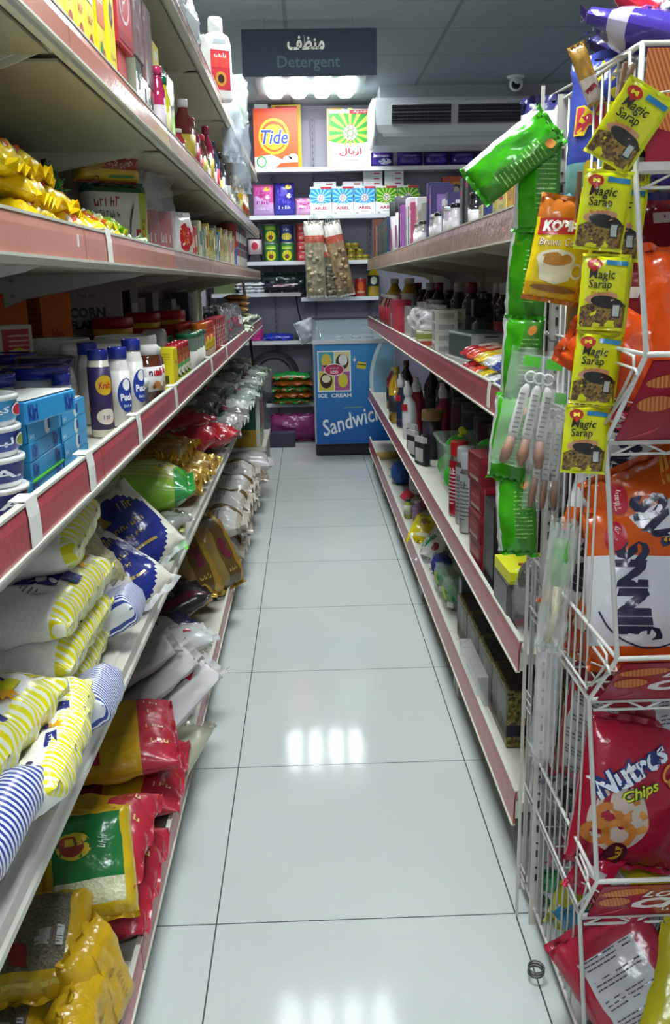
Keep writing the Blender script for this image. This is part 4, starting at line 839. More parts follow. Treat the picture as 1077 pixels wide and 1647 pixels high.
# ---- top left shelf, z = 2.18
Z5 = 2.181
def bigwhite(seed):
    return pillow(.34, .30, .24, M('d4dadc', .2, 0, .6, 16), None, .03, .02, seed, p=3, name='wrapped_bundle')
for i, (y, z) in enumerate([(2.95, .16), (3.4, .16), (3.85, .16)]):
    L(proto('bigw', bigwhite, i), y, -.50, Z5 + z - .01, 'large white film-wrapped bundle on the top left shelf, %s from the camera' % ordn(i), 'wrapped bundle', 'large white wrapped bundles', rz=85 + 4 * i)
def lotion():
    b = MB(); c = M('f2f2ee', .35)
    b.loft([(0, .060, .035, 3), (.01, .066, .038, 3), (.22, .066, .038, 3), (.26, .055, .033, 3), (.275, .03, .025, 2)], c, 24)
    mp = lambda u, v, o: (u, -.0385 - o, v)
    b.dec(rect(0, .12, .09, .16), mp, C('c8303a'), 1); b.dec(rect(0, .155, .08, .05), mp, C('d84038'), 1.5); b.dec(scr(.06, .02, 0, .18), mp, C('f0e8e0'), 2); b.dec(ell(-.0, .085, .026, .03), mp, C('c88a30'), 2); b.dec(ell(0, .085, .015, .018), mp, C('3a1a14'), 2.6); b.dec(rect(0, .235, .06, .02), mp, C('a8b0b4'), 1)
    return ('lotion_bottle', b, [('cap', MB().loft([(.272, .032, .026, 2.5), (.33, .030, .025, 2.5), (.335, .026, .02, 2.5)], c, 20))])
L(proto('lotion', lotion), 4.42, -.365, Z5, 'white lotion bottle with a red label on the edge of the top left shelf', 'bottle', rz=30)
L(proto('wcarton', carton, .12, .10, .30, 'eceee8', (('fl', rect(0, .25, .10, .04), C('2e3236')), ('fl', txt('ES', .05, .025, 0, .25), C('eceee8'))), name='carton'), 4.62, -.44, Z5, 'white carton with black lettered band behind the lotion bottle', 'carton', rz=60)
def flowers():
    b = MB(); r = random.Random(2)
    pillow(.17, .26, .12, FILM('dfeee4', .35), None, .03, .02, 3, p=2, name='x', b=b)
    for k in range(14): b.ball((r.uniform(-.055, .055), r.uniform(-.03, .03), r.uniform(-.05, .10)), .022, P(['c8e0c8', 'e4ece4', '9ac8a0'][k % 3]), 8, 5)
    b.tube([(0, 0, -.13), (0, 0, -.05)], .006, P('5a8a5a'), 6)
    return ('flower_bundle', b)
L(proto('flowers', flowers), 5.15, -.35, Z5 + .13, 'clear-wrapped bunch of pale green artificial flowers on the top left shelf', 'flower bunch', rz=40)
for i, (y, h, w, z) in enumerate([(4.9, .34, .13, -.08), (5.5, .40, .14, -.14)]):
    def hb(h=h, w=w, i=i):
        b = MB(); pillow(w, h, .07, M('a0aab2', .15, 0, .7, 26, alpha=.42), None, .03, .018, i + 4, p=2.2, name='x', b=b); b.tube([(0, 0, h / 2 - .02), (0, .02, h / 2 + .03)], .003, M('d8dcdc', .3), 6)
        return ('clear_bag', b)
    L(proto('hangb', hb, h, w, i), y, -.345, Z5 + z + .05, 'crinkled grey clear plastic bag hanging from the top left shelf edge, %s from the camera' % ordn(i), 'plastic bag', 'clear bags hanging from the top left shelf', rz=50)
for i, (y, c, h) in enumerate([(5.45, 'd8dcd8', .22), (5.7, 'c8ccc8', .26), (5.95, 'e0e2dc', .18), (6.25, 'd0d4d4', .22), (6.55, 'dfe0da', .16)]):
    L(proto('topc', carton, .2, .2, h, c, (('fl', rect(0, h * .6, .12, h * .3), C('a8b0b0')),)), y, -.52, Z5, 'pale carton standing on the top left shelf, %s past the flowers' % ordn(i), 'carton', 'pale cartons on the top left shelf')

# ================================================================ LEFT SHELVES, LOWER TWO
Z1, Z0 = .708, .143
SUG = granular('white_sugar', 'ecece4', 'f8f8f2', 260, .28, .08)
SY = stripes('yellow_white_stripes', 'e6de1e', 'eeeed8', 75, 'X', .25, .45, .15)
SB = stripes('blue_white_stripes', '2c3f9a', 'e4e8ee', 85, 'X', .3, .5, 0)
def sugar(seed, face=True, sb=False):
    z = lambda u, v: (SB if sb else SY) if v > .80 else SUG
    D = []
    if face:
        D = [(poly([(-.16, -.01), (.0, -.01), (.015, .08), (-.16, .095)]), P('e0d420')), (poly([(-.005, -.01), (.045, -.01), (.062, .085), (.01, .082)]), P('25307e')), (ell(-.06, .045, .045, .036), P('e8dc28')), (ring(-.06, .045, .045, .036, .005), P('2a2f6a')), (txt('OR', .05, .03, -.06, .045, bold=.05), P('c43a1e')),
             (txt('SUGAR', .06, .013, .020, .03, rot=84), P('e4e8ee')), (txt('سكر', .03, .014, .042, .05, rot=84), P('e4e8ee')), (lines(.10, .05, .03, .03, 4), P('4a4a48'))]
    D += [(rect(.02, .098, .045, .026), P('25307e')), (scr(.028, .012, .02, .098), P('e4e8ee')), (ell(.105, .07, .010, .008), P('2a2f6a')), (star(-.05, .088, .012, .02, 9), P('e8a818'))]
    return pillow(.34, .25, .088, None, z, .0, .009, seed, p=5.0, nu=24, nv=24, waist=.0, decs=D, name='sugar_bag')
for i, (y, x, z, rz, rx, sd, lb) in enumerate([
        (1.54, -.515, .042, -88, -90, 1, 'at the bottom of the taller stack'), (1.53, -.505, .112, -90, -89, 2, 'third from the top of the taller stack'),
        (1.52, -.500, .180, -91, -88, 3, 'second from the top of the taller stack'), (1.62, -.52, .250, -84, -78, 4, 'topmost, its printed face half under the dairy shelf'),
        (1.13, -.525, .045, -93, -90, 5, 'at the bottom of the nearer stack'), (1.13, -.505, .112, -96, -84, 6, 'on top of the nearer stack')]):
    place(proto('sugar', sugar, sd, i in (2, 3, 5)), (x, y, Z1 + z), 'clear sugar bag with yellow striped edge, ' + lb, 'sugar bag', 'sugar bags', rz=rz, rx=rx)
for i, (y, x, z, rz, ry, lb) in enumerate([(1.27, -.402, .050, 8, 60, 'tipped on its side near the lip, farther one'), (1.17, -.392, .05, 4, 66, 'tipped on its side near the lip, nearer one')]):
    place(proto('sugarS', sugar, 7 + i, False), (x, y, Z1 + z), 'clear sugar bag with yellow striped edge, ' + lb, 'sugar bag', 'sugar bags', rz=-92 + rz, rx=-60, sc=(.66, .8, .55))
for i, (y, x, z, s, lb) in enumerate([(.98, -.425, .055, .85, 'nearest the camera at the picture edge'), (1.42, -.372, .035, .55, 'slim one squeezed beside the lip'), (1.76, -.388, .07, .45, 'standing beyond the taller sugar stack')]):
    place(proto('blueS', pillow, .25, .22, .09, SB, None, 0, .003, i, p=7, name='flour_bag'), (x, y, Z1 + z), 'blue and white striped bag, ' + lb, 'flour bag', 'blue striped bags', rz=-90, rx=-60, sc=(s, .8, .42 if i else .8))
def ricebag(seed):
    z = lambda u, v: P('1e2a78') if (u * u / .80 + (v + .1) ** 2 / .78) < 1 else M('d4d2c0', .3, 0, .3, 60)
    D = [(scr(.13, .018, .01, .0, rot=-8, bold=.03), P('b89a4a')), (scr(.09, .014, .0, -.035, rot=-8), P('b89a4a')), (poly([(-.07, .03), (-.02, .035), (-.03, .08), (-.06, .075)]), P('a8843a')), (scr(.05, .03, .05, .055, rot=-8), P('c0a050')), (rect(0, -.075, .10, .008, -8), P('a89048'))]
    return pillow(.24, .30, .10, None, z, .016, .008, seed, p=2.8, decs=D, name='rice_bag', nu=24, nv=24, sealmat=FILM('e4e8ea', .5))
for i, (y, x, z, rz, rx, ry, lb) in enumerate([(2.20, -.455, .11, 38, -42, -30, 'front one leaning towards the lip'), (1.97, -.45, .075, 55, -62, -20, 'lower one half behind the sugar stack'), (2.02, -.64, .12, 60, -55, 10, 'rear one below the dairy shelf')]):
    place(proto('rice', ricebag, i), (x, y, Z1 + z), 'navy blue rice bag with gold lettering, ' + lb, 'rice bag', 'navy blue rice bags', rz=rz, rx=rx, ry=ry, sc=.82)
place(proto('chick', pillow, .16, .2, .08, granular('pale_beans', 'b8ac80', 'd8d0a8', 110, .4, .8), None, .02, .01, 2, name='bean_bag', sealmat=FILM('e8ecea', .5)), (-.48, 1.84, Z1 + .15), 'clear bag of pale beans between the sugar and the navy rice bags', 'bean bag', rz=60, rx=-50)
GN = stripes('noodle_strands', '9aa84e', 'b8bf74', 55, 'X', .25, .3)
def gnoodle():
    z = lambda u, v: P('58b822') if abs(u + .15) < .13 else P('2a8a3a') if v > .78 else P('8cb83a') if u > .8 else GN
    D = [(poly([(-.03, .135), (.07, .10), (.085, .115), (-.01, .16)]), P('d8c020')), (scr(.09, .012, .02, .128, rot=-18), P('1c6a2c')), (rect(-.02, -.1, .08, .10), P('a8b868')), ]
    return pillow(.26, .42, .15, None, z, .018, .008, 4, p=3, nu=26, nv=24, decs=D, name='noodle_bag')
place(proto('gn', gnoodle), (-.545, 2.62, Z1 + .135), 'big plump lime and cream vermicelli bag lying across the cream-edged shelf', 'noodle bag', rz=-82, rx=-90)
place(proto('gn2', pillow, .22, .38, .07, P('9aa850'), None, .014, .007, 2, name='noodle_bag'), (-.55, 2.58, Z1 + .038), 'flat olive noodle bag squashed under the plump lime bag', 'noodle bag', rz=-85, rx=-90)
place(proto('gn3', pillow, .12, .15, .05, P('5ac82a'), None, .014, .008, 3, name='snack_bag'), (-.415, 2.36, Z1 + .03), 'small bright green packet beside the lip under the vermicelli bag', 'packet', rz=-60, rx=-86)
place(proto('gn4', pillow, .12, .16, .05, M('b8bcb0', .15, .5, .5), None, .014, .01, 3, name='snack_bag'), (-.42, 2.50, Z1 + .05), 'dark green and silver packet next to the small bright green one', 'packet', rz=-40, rx=-75)
GOLD = M('b8933a', .2, .35, .7, 24); GOLD2 = M('a88a44', .25, .2, .8, 30)
for i in range(9):
    r = random.Random(300 + i); y = 2.98 + .115 * (i % 5) + .05 * (i // 5); k = i // 5
    place(proto('gold', pillow, .17, .24, .075, GOLD if i % 3 else GOLD2, None, .016, .014, i % 3, p=2.4, name='pasta_bag', sealmat=GOLD), (-.475 - .06 * k, y, Z1 + .045 + .075 * k), 'crinkled golden pasta bag, %s along in the %s layer past the vermicelli' % (ordn(i % 5), ['lower', 'upper'][k]), 'pasta bag', 'crinkled golden pasta bags', rz=-90 + r.uniform(-30, 30), rx=-85)
b = MB()
for k in range(7): a = k * .9; b.tube([(0, 0, 0), (.02 * math.cos(a), .015 * math.sin(a), .03), (.045 * math.cos(a), .03 * math.sin(a), .055 + .01 * (k % 2))], [.006, .011, .004], M('c8a020', .15, .6), 6)
place(('gold_ribbon', b.mesh('gold_ribbon'), []), (-.47, 3.0, Z1 + .11), 'bright gold twisted foil tail sticking up from the pasta bags', 'foil tie')
for i, (y, x, z) in enumerate([(3.62, -.50, .10), (3.92, -.46, .06), (3.80, -.56, .14)]):
    place(proto('redb', pillow, .22, .30, .09, P('a8242e'), None, .018, .012, i, name='snack_bag', decs=((ell(0, 0, .05, .04), P('c8b8a8')), (rect(0, -.08, .1, .02), P('d8c8b0')))), (x, y, Z1 + z), 'glossy dark red bag beyond the golden pasta, %s of three' % ordn(i), 'bag', 'glossy dark red bags', rz=-85 + 12 * i, rx=-80)
for i in range(22):
    r = random.Random(330 + i); y = 4.15 + .30 * (i % 11) + r.uniform(-.03, .03); k = i // 11
    c = ['8a9a8c', 'a8b4a4', '6a7a68', 'b4b8ac'][i % 4] if y > 4.9 else ['7a7872', '8e8c86', '6c6a66'][i % 3]
    place(proto('ggb', pillow, .26, .30, .08, P(c, .15, .7, 20), None, .02, .014, i % 3, name='dried_food_bag', decs=((rect(0, 0, .14, .10), P(['c8ccc0', '3a5a44', 'a03a40'][i % 3])), (lines(0, 0, .11, .06, 4), P('3a3e3a')))), (-.46 - .12 * k, y, Z1 + .04 + .07 * k), 'dull %s packaged bag, %s along in the %s layer of the far cream-edged shelf' % ('green' if y > 4.9 else 'grey', ordn(i % 11), ['lower', 'upper'][k]), 'food bag', 'dull packaged bags on the cream-edged shelf', rz=-90 + r.uniform(-20, 20), rx=-86)

# ---- lowest left shelf, z = .14
SEED = granular('brown_seed_window', '5a5240', '7e765c', 200, .3, .5)
YB = P('c8a01c', .22, .5)
def seedbag(seed, green=False, plain=False):
    if green:
        z = lambda u, v: P('c8a820') if abs(u) > .72 or abs(v) > .8 else P('1f6e34') if v > -.35 else granular('pale_grain', 'b8b890', 'd8d8b0', 160)
        D = [(ell(-.03, .03, .04, .034), P('c8b030')), (ell(-.035, .03, .028, .026), P('8a2a22')), (scr(.03, .02, .035, .03, rot=75), P('b8d8b8'))]
    else:
        z = (lambda u, v: P('cfa41c', .25) if abs(v) < .8 else YB) if plain else (lambda u, v: YB if abs(u) > .70 or v < -.72 or v > .78 else SEED)
        D = [(barcode(.02, -.02, .03, .045, 0), P('d8d8d0')), (rect(.055, -.02, .014, .05), P('d0d0c8')), (lines(.055, -.02, .012, .045, 6), P('2a2a24')), (poly([(-.04, -.08), (.0, -.09), (-.01, -.04), (-.05, -.02)]), P('8a2a24')), (rect(0, -.115, .18, .006), P('d8c040'))]
    if plain: D = [(scr(.02, .06, 0, .02, rot=90), P('8a6a28')), (lines(.03, -.04, .02, .08, 6), P('9a7a2c')), (rect(-.04, 0, .004, .2), P('a8841c'))]
    return pillow(.21, .27, .105, None, z, .010, .007, seed, p=5.5, nu=22, nv=22, waist=.0, decs=D, backdecs=(), name='lentil_bag', sealmat=YB)
for i, (y, x, z, rz, rx, g, lb) in enumerate([(1.38, -.485, .17, 6, -76, 0, 'with a barcode, lying highest at the left edge'), (1.27, -.53, .08, 4, -80, 0, 'lower one at the picture corner'), (1.15, -.40, .07, 84, -14, 0, 'standing edge-on by the rail, nearest one'), (1.215, -.39, .085, 84, -8, 0, 'standing edge-on by the rail, second one'), (1.28, -.395, .09, 80, -2, 0, 'standing edge-on by the rail, third one'), (1.35, -.385, .12, 78, -16, 0, 'leaning on the edge-on row'), (1.555, -.435, .205, 14, -52, 1, 'with a green label and red bowl picture'), (1.68, -.66, .22, 20, -30, 0, 'in the shadow behind the red rice'), (1.88, -.70, .2, 20, -30, 1, 'green-labelled, at the back in the shadow')]):
    place(proto('seed', seedbag, i % 3, bool(g), 2 <= i <= 5), (x, y, Z0 + z), 'yellow-edged lentil bag ' + lb, 'lentil bag', 'yellow-edged lentil bags', rz=rz, rx=rx, sc=.66 if 2 <= i <= 5 else .8)
RR = P('b02c3c', .25, .4)
def redrice(seed, face=1):
    z = lambda u, v: RR if v > .50 else P('c89a20', .25) if v > .38 or v < -.9 or abs(u) > .93 else P('b0a080') if False else (P('a82c3a') if v < -.1 else YB)
    D = [(poly([(-.06, -.10), (.10, -.10), (.10, .02), (-.03, .02), (-.07, -.04)]), P('c8bc90')), (join(*[rect(.02, -.09 + .017 * k, .13, .004, (k % 3 - 1) * 4) for k in range(6)]), P('7a6a40')), (ell(-.0, .035, .022, .012), P('d8b828')), (rect(0, -.142, .10, .012), P('c83848'))]
    D += [(scr(.045, .016, -.11 + .075 * k, .112 + .008 * (k % 2), rot=90), P('d8b878')) for k in range(4)]
    return pillow(.34, .33, .10, None, z, .006, .010, seed, p=4, nu=26, nv=26, waist=.0, decs=D if face else D[4:], name='rice_bag')
for i, (y, x, z, rz, rx, f, lb) in enumerate([(1.72, -.50, .055, -90, -90, 1, 'under the picture-fronted one'), (1.68, -.505, .155, -90, -84, 1, 'with noodle-like rice picture, topmost of the near pair'), (2.14, -.50, .055, -88, -90, 0, 'under the lettered one by the white bags'), (2.12, -.515, .165, -78, -88, 0, 'tilted on top of the far pair')]):
    place(proto('rr', redrice, i, f), (x, y, Z0 + z), 'red and yellow rice bag ' + lb, 'rice bag', 'red and yellow rice bags', rz=rz, rx=rx)
PW = M('b4b2ae', .45, 0, .6, 20, var=.08); PWB = M('c6c6c4', .4, 0, .4, 25)
for i, (y, x, z, rz, rx) in enumerate([(2.46, -.54, .20, -70, -62), (2.42, -.47, .17, -66, -58), (2.38, -.40, .13, -60, -52)]):
    place(proto('paperbag', pillow, .17, .34, .05, PW if i < 2 else PWB, None, .02, .010, i, p=3, name='flour_bag', decs=() if i < 2 else ((scr(.06, .02, 0, -.02, rot=70), P('b88a90')), (poly([(-.01, .08), (.015, .085), (0, .11)]), P('c83040')))), (x, y, Z0 + z), 'crumpled whitish woven flour bag, %s of three from the back' % ordn(i), 'flour bag', 'crumpled whitish woven bags', rz=rz, rx=rx)
def dawaat():
    z = lambda u, v: P('1f2a5e') if v < -.25 else P('c8cac8')
    return pillow(.18, .36, .08, None, z, .02, .007, 2, p=3, decs=((scr(.13, .026, 0, -.025, rot=90, bold=.04), P('1f2a5e')), (ell(.02, .10, .014, .014), P('b02838')), (rect(0, -.13, .1, .014), P('c8ccd8'))), name='rice_bag')
place(proto('dawaat', dawaat), (-.50, 2.80, Z0 + .13), 'white rice bag with navy end and red dot lying above the green-leaf bag', 'rice bag', rz=-62, rx=-80)
place(proto('wnavy', pillow, .16, .30, .06, P('a8acb0'), lambda u, v: P('2a3050') if abs(v) > .55 else P('b8bcc0'), .02, .006, 3, decs=((scr(.10, .03, 0, 0, rot=90, bold=.05), P('2a3050')),), name='rice_bag'), (-.56, 3.02, Z0 + .10), 'white and dark blue bag lying before the black bag', 'rice bag', rz=-55, rx=-80)
def leafbag():
    D = [(ell(.03 * math.cos(a), .09 + .03 * math.sin(a), .006, .022, 10, rot=math.degrees(a) - 90), P('2e6a3c')) for a in (.3, .9, 1.6, 2.2, 2.8)] + [(rect(-.012, -.03, .008, .17), P('3e7a4a')), (rect(.012, -.03, .008, .17), P('3e7a4a'))]
    return pillow(.20, .42, .06, P('b8baa0'), None, .02, .007, 1, decs=D, name='rice_bag')
place(proto('leaf', leafbag), (-.455, 2.66, Z0 + .05), 'long cream bag with a green palm leaf print beside the rail', 'rice bag', rz=-28, rx=-88)
place(proto('leaf2', pillow, .20, .40, .05, P('a8aa92'), None, .02, .007, 2, name='rice_bag', decs=((rect(0, -.12, .1, .03), P('2a4a34')),)), (-.42, 2.28, Z0 + .03), 'greenish translucent bag showing below the crumpled white bags', 'rice bag', rz=-10, rx=-89)
place(proto('blackb', pillow, .24, .30, .10, P('2e2a2e'), None, .02, .008, 1, decs=((scr(.14, .02, 0, .02), P('8a9a80')), (ell(0, -.04, .05, .02), P('5a7a6a')), (rect(.09, 0, .03, .26), P('5a2034'))), name='rice_bag'), (-.54, 3.28, Z0 + .11), 'black and maroon woven rice bag in the shadow below the gold bags', 'rice bag', rz=-60, rx=-70)
b = MB(); r = random.Random(8)
for k in range(26):
    a = R_(-60 + k * 5); l = r.uniform(.07, .12); b.tube([(0, 0, 0), (l * .5 * math.cos(a), l * .5 * math.sin(a), .01), (l * math.cos(a), l * math.sin(a), -.005)], .0015, M('a8a498', .7), 4)
place(('fringe', b.mesh('fringe'), []), (-.45, 3.12, Z0 + .02), 'frayed white string fringe of the black bag lying on the shelf', 'string fringe')
def goldb(seed):
    z = lambda u, v: P('5e4a2a') if abs(u) < .45 else GOLD if u > 0 else P('8a7440')
    return pillow(.22, .34, .13, None, z, .014, .009, seed, p=4, decs=((ell(-.0, .0, .03, .05), P('6a2a34')), (scr(.06, .02, 0, -.09), P('c8a848'))), name='rice_bag', sealmat=GOLD)
for i, (y, x, z, rz, rx) in enumerate([(3.55, -.50, .19, 50, -35), (3.78, -.42, .16, 62, -28), (3.52, -.56, .08, -80, -88)]):
    place(proto('goldb', goldb, i), (x, y, Z0 + z), 'gold-edged brown rice bag, %s' % ['left upright one', 'right upright one near the rail', 'lying underneath the upright pair'][i], 'rice bag', 'gold-edged rice bags', rz=rz, rx=rx)
def wrice(seed):
    z = lambda u, v: P('6a5530') if -.45 < u < -.15 else P('cac8c0') if abs(v) < .9 else P('b0a89a')
    return pillow(.30, .40, .13, None, z, .03, .014, seed, p=3.2, nu=22, nv=20, decs=((lines(.05, .02, .14, .12, 7), P('8a8478')),), name='rice_sack')
for i in range(8):
    r = random.Random(400 + i); k = i % 2; y = 4.15 + .38 * (i // 2)
    place(proto('wrice', wrice, i % 3), (-.50 + .01 * k, y, Z0 + .075 + .125 * k), 'white rice sack with brown band, %s from the gold bags in the %s layer' % (ordn(i // 2), ['lower', 'upper'][k]), 'rice sack', 'white rice sacks on the lowest shelf', rz=-90 + r.uniform(-8, 8), rx=-88)
place(proto('brb', pillow, .32, .42, .12, P('8a7a6a'), None, .03, .012, 2, decs=((lines(0, 0, .2, .15, 6), P('c8b8a8')),), name='rice_sack'), (-.48, 5.75, Z0 + .08), 'brownish printed sack at the far end of the lowest left shelf', 'rice sack', rz=-85, rx=-87)
place(proto('brb2', pillow, .30, .40, .16, P('c4c0c0'), None, .03, .014, 5, name='rice_sack'), (-.45, 6.15, Z0 + .09), 'plain greyish white sack at the far end of the lowest left shelf', 'rice sack', rz=-85, rx=-87)
# raised end shelf with a green box
b = MB(); b.box(0, 0, .25, .48, .84, .02, CREAM); b.box(.238, 0, .245, .008, .84, .04, CREAM); b.box(0, -.418, .245, .48, .008, .03, CREAM)
for sx in (-1, 1):
    for sy in (-1, 1): b.box(sx * .22, sy * .39, .12, .03, .03, .24, CREAMD)
def endshelf(): return ('end_shelf', b)
place(proto('endshelf', endshelf), (-.56, 7.05, 0), 'low cream end shelf carrying the green box at the far left', 'shelf')
place(proto('gbox', carton, .30, .40, .36, '1f5a3c', (('f', rect(0, .06, .30, .12), C('b08a2a')), ('f', poly([(-.15, .10), (-.05, .12), (-.04, .22), (-.10, .27), (-.15, .25)]), C('8a5a44')), ('f', rect(.13, .18, .03, .36), C('c4ccb8')), ('f', rect(0, .35, .30, .02), C('c4ccb8')), ('r', rect(0, .18, .40, .36), C('b8c0a8')), ('r', rect(0, .22, .30, .2), C('a84038')), ('t', rect(0, 0, .26, .34), C('8aa898')), ('f', scr(.10, .04, .02, .10), C('7a5a1a'))), name='food_box'), (-.50, 6.85, .262), 'green and yellow food box with white edges standing at the far left shelf end', 'food box')
place(proto('pole', lambda: ('broom_handle', MB().tube([(0, 0, 0), (-.05, 0, .75), (-.115, 0, 1.55)], .012, M('3a1a16', .4), 8))), (-.39, 7.56, .012), 'dark red-brown broom handle leaning at the far end of the left shelves', 'broom handle')

# ================================================================ RIGHT SHELVES
def Rt(tree, y, x, z, label, cat, group=None, rz=-90, **k): return place(tree, (x, y, z), label, cat, group, rz=rz, **k)
# ---- top right shelf: toiletries, z = 1.525
T3 = 1.527
def tallbox(c, a, w, h, d=.09, t=None):
    D = [('fr', rect(0, h * .5, w * .62, h * .7), C(a)), ('fr', rect(0, h * .22, w * .4, h * .16), C('3c3c44')), ('f', rect(0, h * .75, w * .35, h * .08), C('d83a58')), ('fr', lines(0, h * .5, w * .5, h * .2, 5), C('5a5a68'))]
    return carton(w, d, h, c, D, 'toiletry_carton')
rowR = [(2.03, .090, .135, 'e8e4e4', 'c88ab0', 'white and pink'), (2.15, .060, .13, 'e4e0d4', 'e8e4dc', 'ivory'), (2.24, .055, .13, 'e0b8a8', 'e8d8c8', 'peach'), (2.36, .07, .14, 'd88a1c', 'e8b040', 'orange'), (2.50, .09, .10, 'd8d070', 'e0dc90', 'pale yellow'), (2.62, .05, .10, 'd0c868', 'e0dc90', 'light yellow'), (2.70, .04, .095, '2c3a78', '4a5a98', 'dark blue'), (2.80, .04, .08, 'c8c890', 'd8d8b0', 'cream'), (2.92, .05, .17, '202428', '3a4048', 'black'), (3.00, .05, .21, '1e2226', '50565c', 'tall black'), (3.14, .05, .19, '2a2e34', '7a8084', 'charcoal'), (3.30, .06, .12, '30345e', 'c8ccd4', 'indigo'), (3.42, .05, .17, '3a3a68', 'e0e0e4', 'white-panelled blue'), (3.56, .05, .16, 'd8dce0', '3a4070', 'silver'), (3.68, .05, .12, 'd8a8b8', 'c8ccd0', 'pink'), (3.80, .05, .11, 'b8bcb8', '8a908c', 'grey'), (3.92, .06, .22, '3a2a68', '8a6ab0', 'purple'), (4.06, .05, .24, '2a2e6a', '2a2e6a', 'navy'), (4.20, .06, .18, 'b8bab0', '6a7a6a', 'grey-green'), (4.34, .05, .16, '8a9480', 'c8ccc0', 'sage'), (4.46, .05, .22, 'e4e0e0', 'a84a58', 'white and red'), (4.60, .05, .21, 'b84a78', 'e8e4e8', 'magenta'), (4.74, .06, .24, 'dcdcdc', '4a5a50', 'white'), (4.90, .06, .25, 'e0e0e0', '8a98a0', 'tall white'), (5.06, .06, .23, '8a4a90', 'c8a8c8', 'violet'), (5.22, .05, .25, '3a2a48', '6a5a78', 'dark plum')]
for i, (y, w, h, c, a, nm) in enumerate(rowR):
    h *= 1.0 + .10 * (y > 3.9)
    Rt(proto('tb', tallbox, c, a, w * 1.25, round(h, 3)), y, .545 + (i % 3) * .006, T3, 'upright %s toiletry carton, %s from the near end of the top right shelf' % (nm, ordn(i)), 'toiletry box', 'toiletry cartons on the top right shelf')
for i, (y, c, cp) in enumerate([(3.24, 'd8d8dc', '22262e'), (3.38, 'c8b8c8', 'd8d8dc'), (3.64, 'e0d8d8', '2a2a34'), (3.76, '9aa0a0', 'c8ccd0'), (2.86, '2a2e30', '1a1c20'), (4.14, 'b0b4a8', '3a3e40'), (4.30, 'd0d4cc', '8a9088')]):
    Rt(proto('tbt', bottle, .024, .12, G(c), G(cp), C('e0dcdc'), (.2, .6), nr=.7, name='shampoo_bottle'), y, .505, T3, 'small %s bottle standing in front of the toiletry cartons, %s from the near end' % (['white', 'lilac', 'pinkish', 'grey', 'black', 'sage', 'pale'][i], ['second', 'third', 'fourth', 'fifth', 'first', 'sixth', 'seventh'][i]), 'bottle')
for i in range(3):
    b = lambda: ('tube', MB().loft([(0, .05, .05, 2), (.06, .05, .05, 2), (.06, .047, .047, 2), (.29, .047, .03, 2)], [G('5a5e60'), G('d8c8cc'), G('d8d4d6')], 20))
    def tb(): t = MB(); t.loft([(0, .046, .035, 2), (.25, .048, .048, 2)], G('dcd4d8'), 20); t.dec(join(rect(0, .12, .05, .12)), cmap(.049), C('a84a8a'), 1, step=.02); return ('cream_tube', t, [('cap', MB().lathe([(.050, .25), (.052, .33), (.048, .335)], G('5c6062'), 20))])
    Rt(proto('tube', tb), 5.50 + .17 * i, .56 + .03 * (i % 2), T3, 'large white and pink tube bottle with grey cap, %s along the far part' % ordn(i), 'bottle', 'large tube bottles with grey caps')
for i in range(9):
    c, nm = [('2a3a5a', 'navy'), ('3a4a40', 'dark green'), ('4a6a50', 'green'), ('26303e', 'dark slate')][i % 4]
    Rt(proto('tb', tallbox, c, '6a8a78', .07, .26 - .005 * (i % 3)), 6.02 + .095 * i, .55, T3, 'slim %s box, %s at the far end of the top right shelf' % (nm, ordn(i)), 'box', 'dark slim boxes at the far end')
Rt(proto('cig', tallbox, '8a4a34', 'd8b8a0', .08, .30), 6.92, .53, T3, 'brown and cream box at the very end of the top right shelf', 'box')
for i in range(10):
    c, nm = [('d8dce0', 'white'), ('3a3e70', 'indigo'), ('c8a8c0', 'lilac'), ('b8bcb4', 'grey')][i % 4]
    Rt(proto('tbr', tallbox, c, 'c8c8cc', .10, .20 + .02 * (i % 3)), 3.9 + .28 * i, .68, T3, 'tall %s carton, %s in the rear row of the top right shelf' % (nm, ordn(i)), 'toiletry box', 'rear row cartons on the top right shelf')
Rt(proto('pinkcap', bottle, .030, .235, G('e4d8dc'), G('e8c0c8'), C('dcc8d0'), (.1, .6), nr=.75, caph=.16), 2.02, .60, T3, 'pink-capped white bottle rising behind the near toiletry boxes', 'bottle')
Rt(proto('ycart', carton, .10, .07, .19, 'd8b830', (('fr', rect(0, .15, .06, .04), C('b84a3a')),)), 2.22, .66, T3, 'yellow carton with red panel in the rear near end of the top right shelf', 'carton')

# ---- middle right shelf: bottles, soaps, perfume, z = 1.115
T2 = 1.117
def soap(c, a):
    return pillow(.085, .20, .045, P(c), None, .008, .003, 2, p=5, decs=((rect(0, 0, .06, .10), P(a)), (scr(.045, .02, 0, 0, rot=90), P('e8e8e8'))), name='soap_pack')
for i, (y, c, a, nm) in enumerate([(2.20, '24357e', '3a5aa8', 'dark blue'), (2.33, '2a3e90', 'c8ccd8', 'blue and white'), (2.46, 'd0d2d4', '4a6ab0', 'white and blue'), (2.59, 'e0c020', 'e8d870', 'yellow'), (2.72, 'd84a28', 'e8a890', 'orange-red'), (2.84, 'b82028', 'd8c0b0', 'red')]):
    Rt(proto('soap', soap, c, a), y, .56, T2 + .024, '%s multipack of soap, %s from the near end of the middle right shelf' % (nm, ordn(i)), 'soap pack', 'soap multipacks', rz=-90, rx=-88)
    Rt(proto('soap', soap, c, a), y + .01, .565, T2 + .07, '%s multipack of soap stacked on top, %s from the near end' % (nm, ordn(i)), 'soap pack', 'stacked soap multipacks', rz=-92, rx=-88)
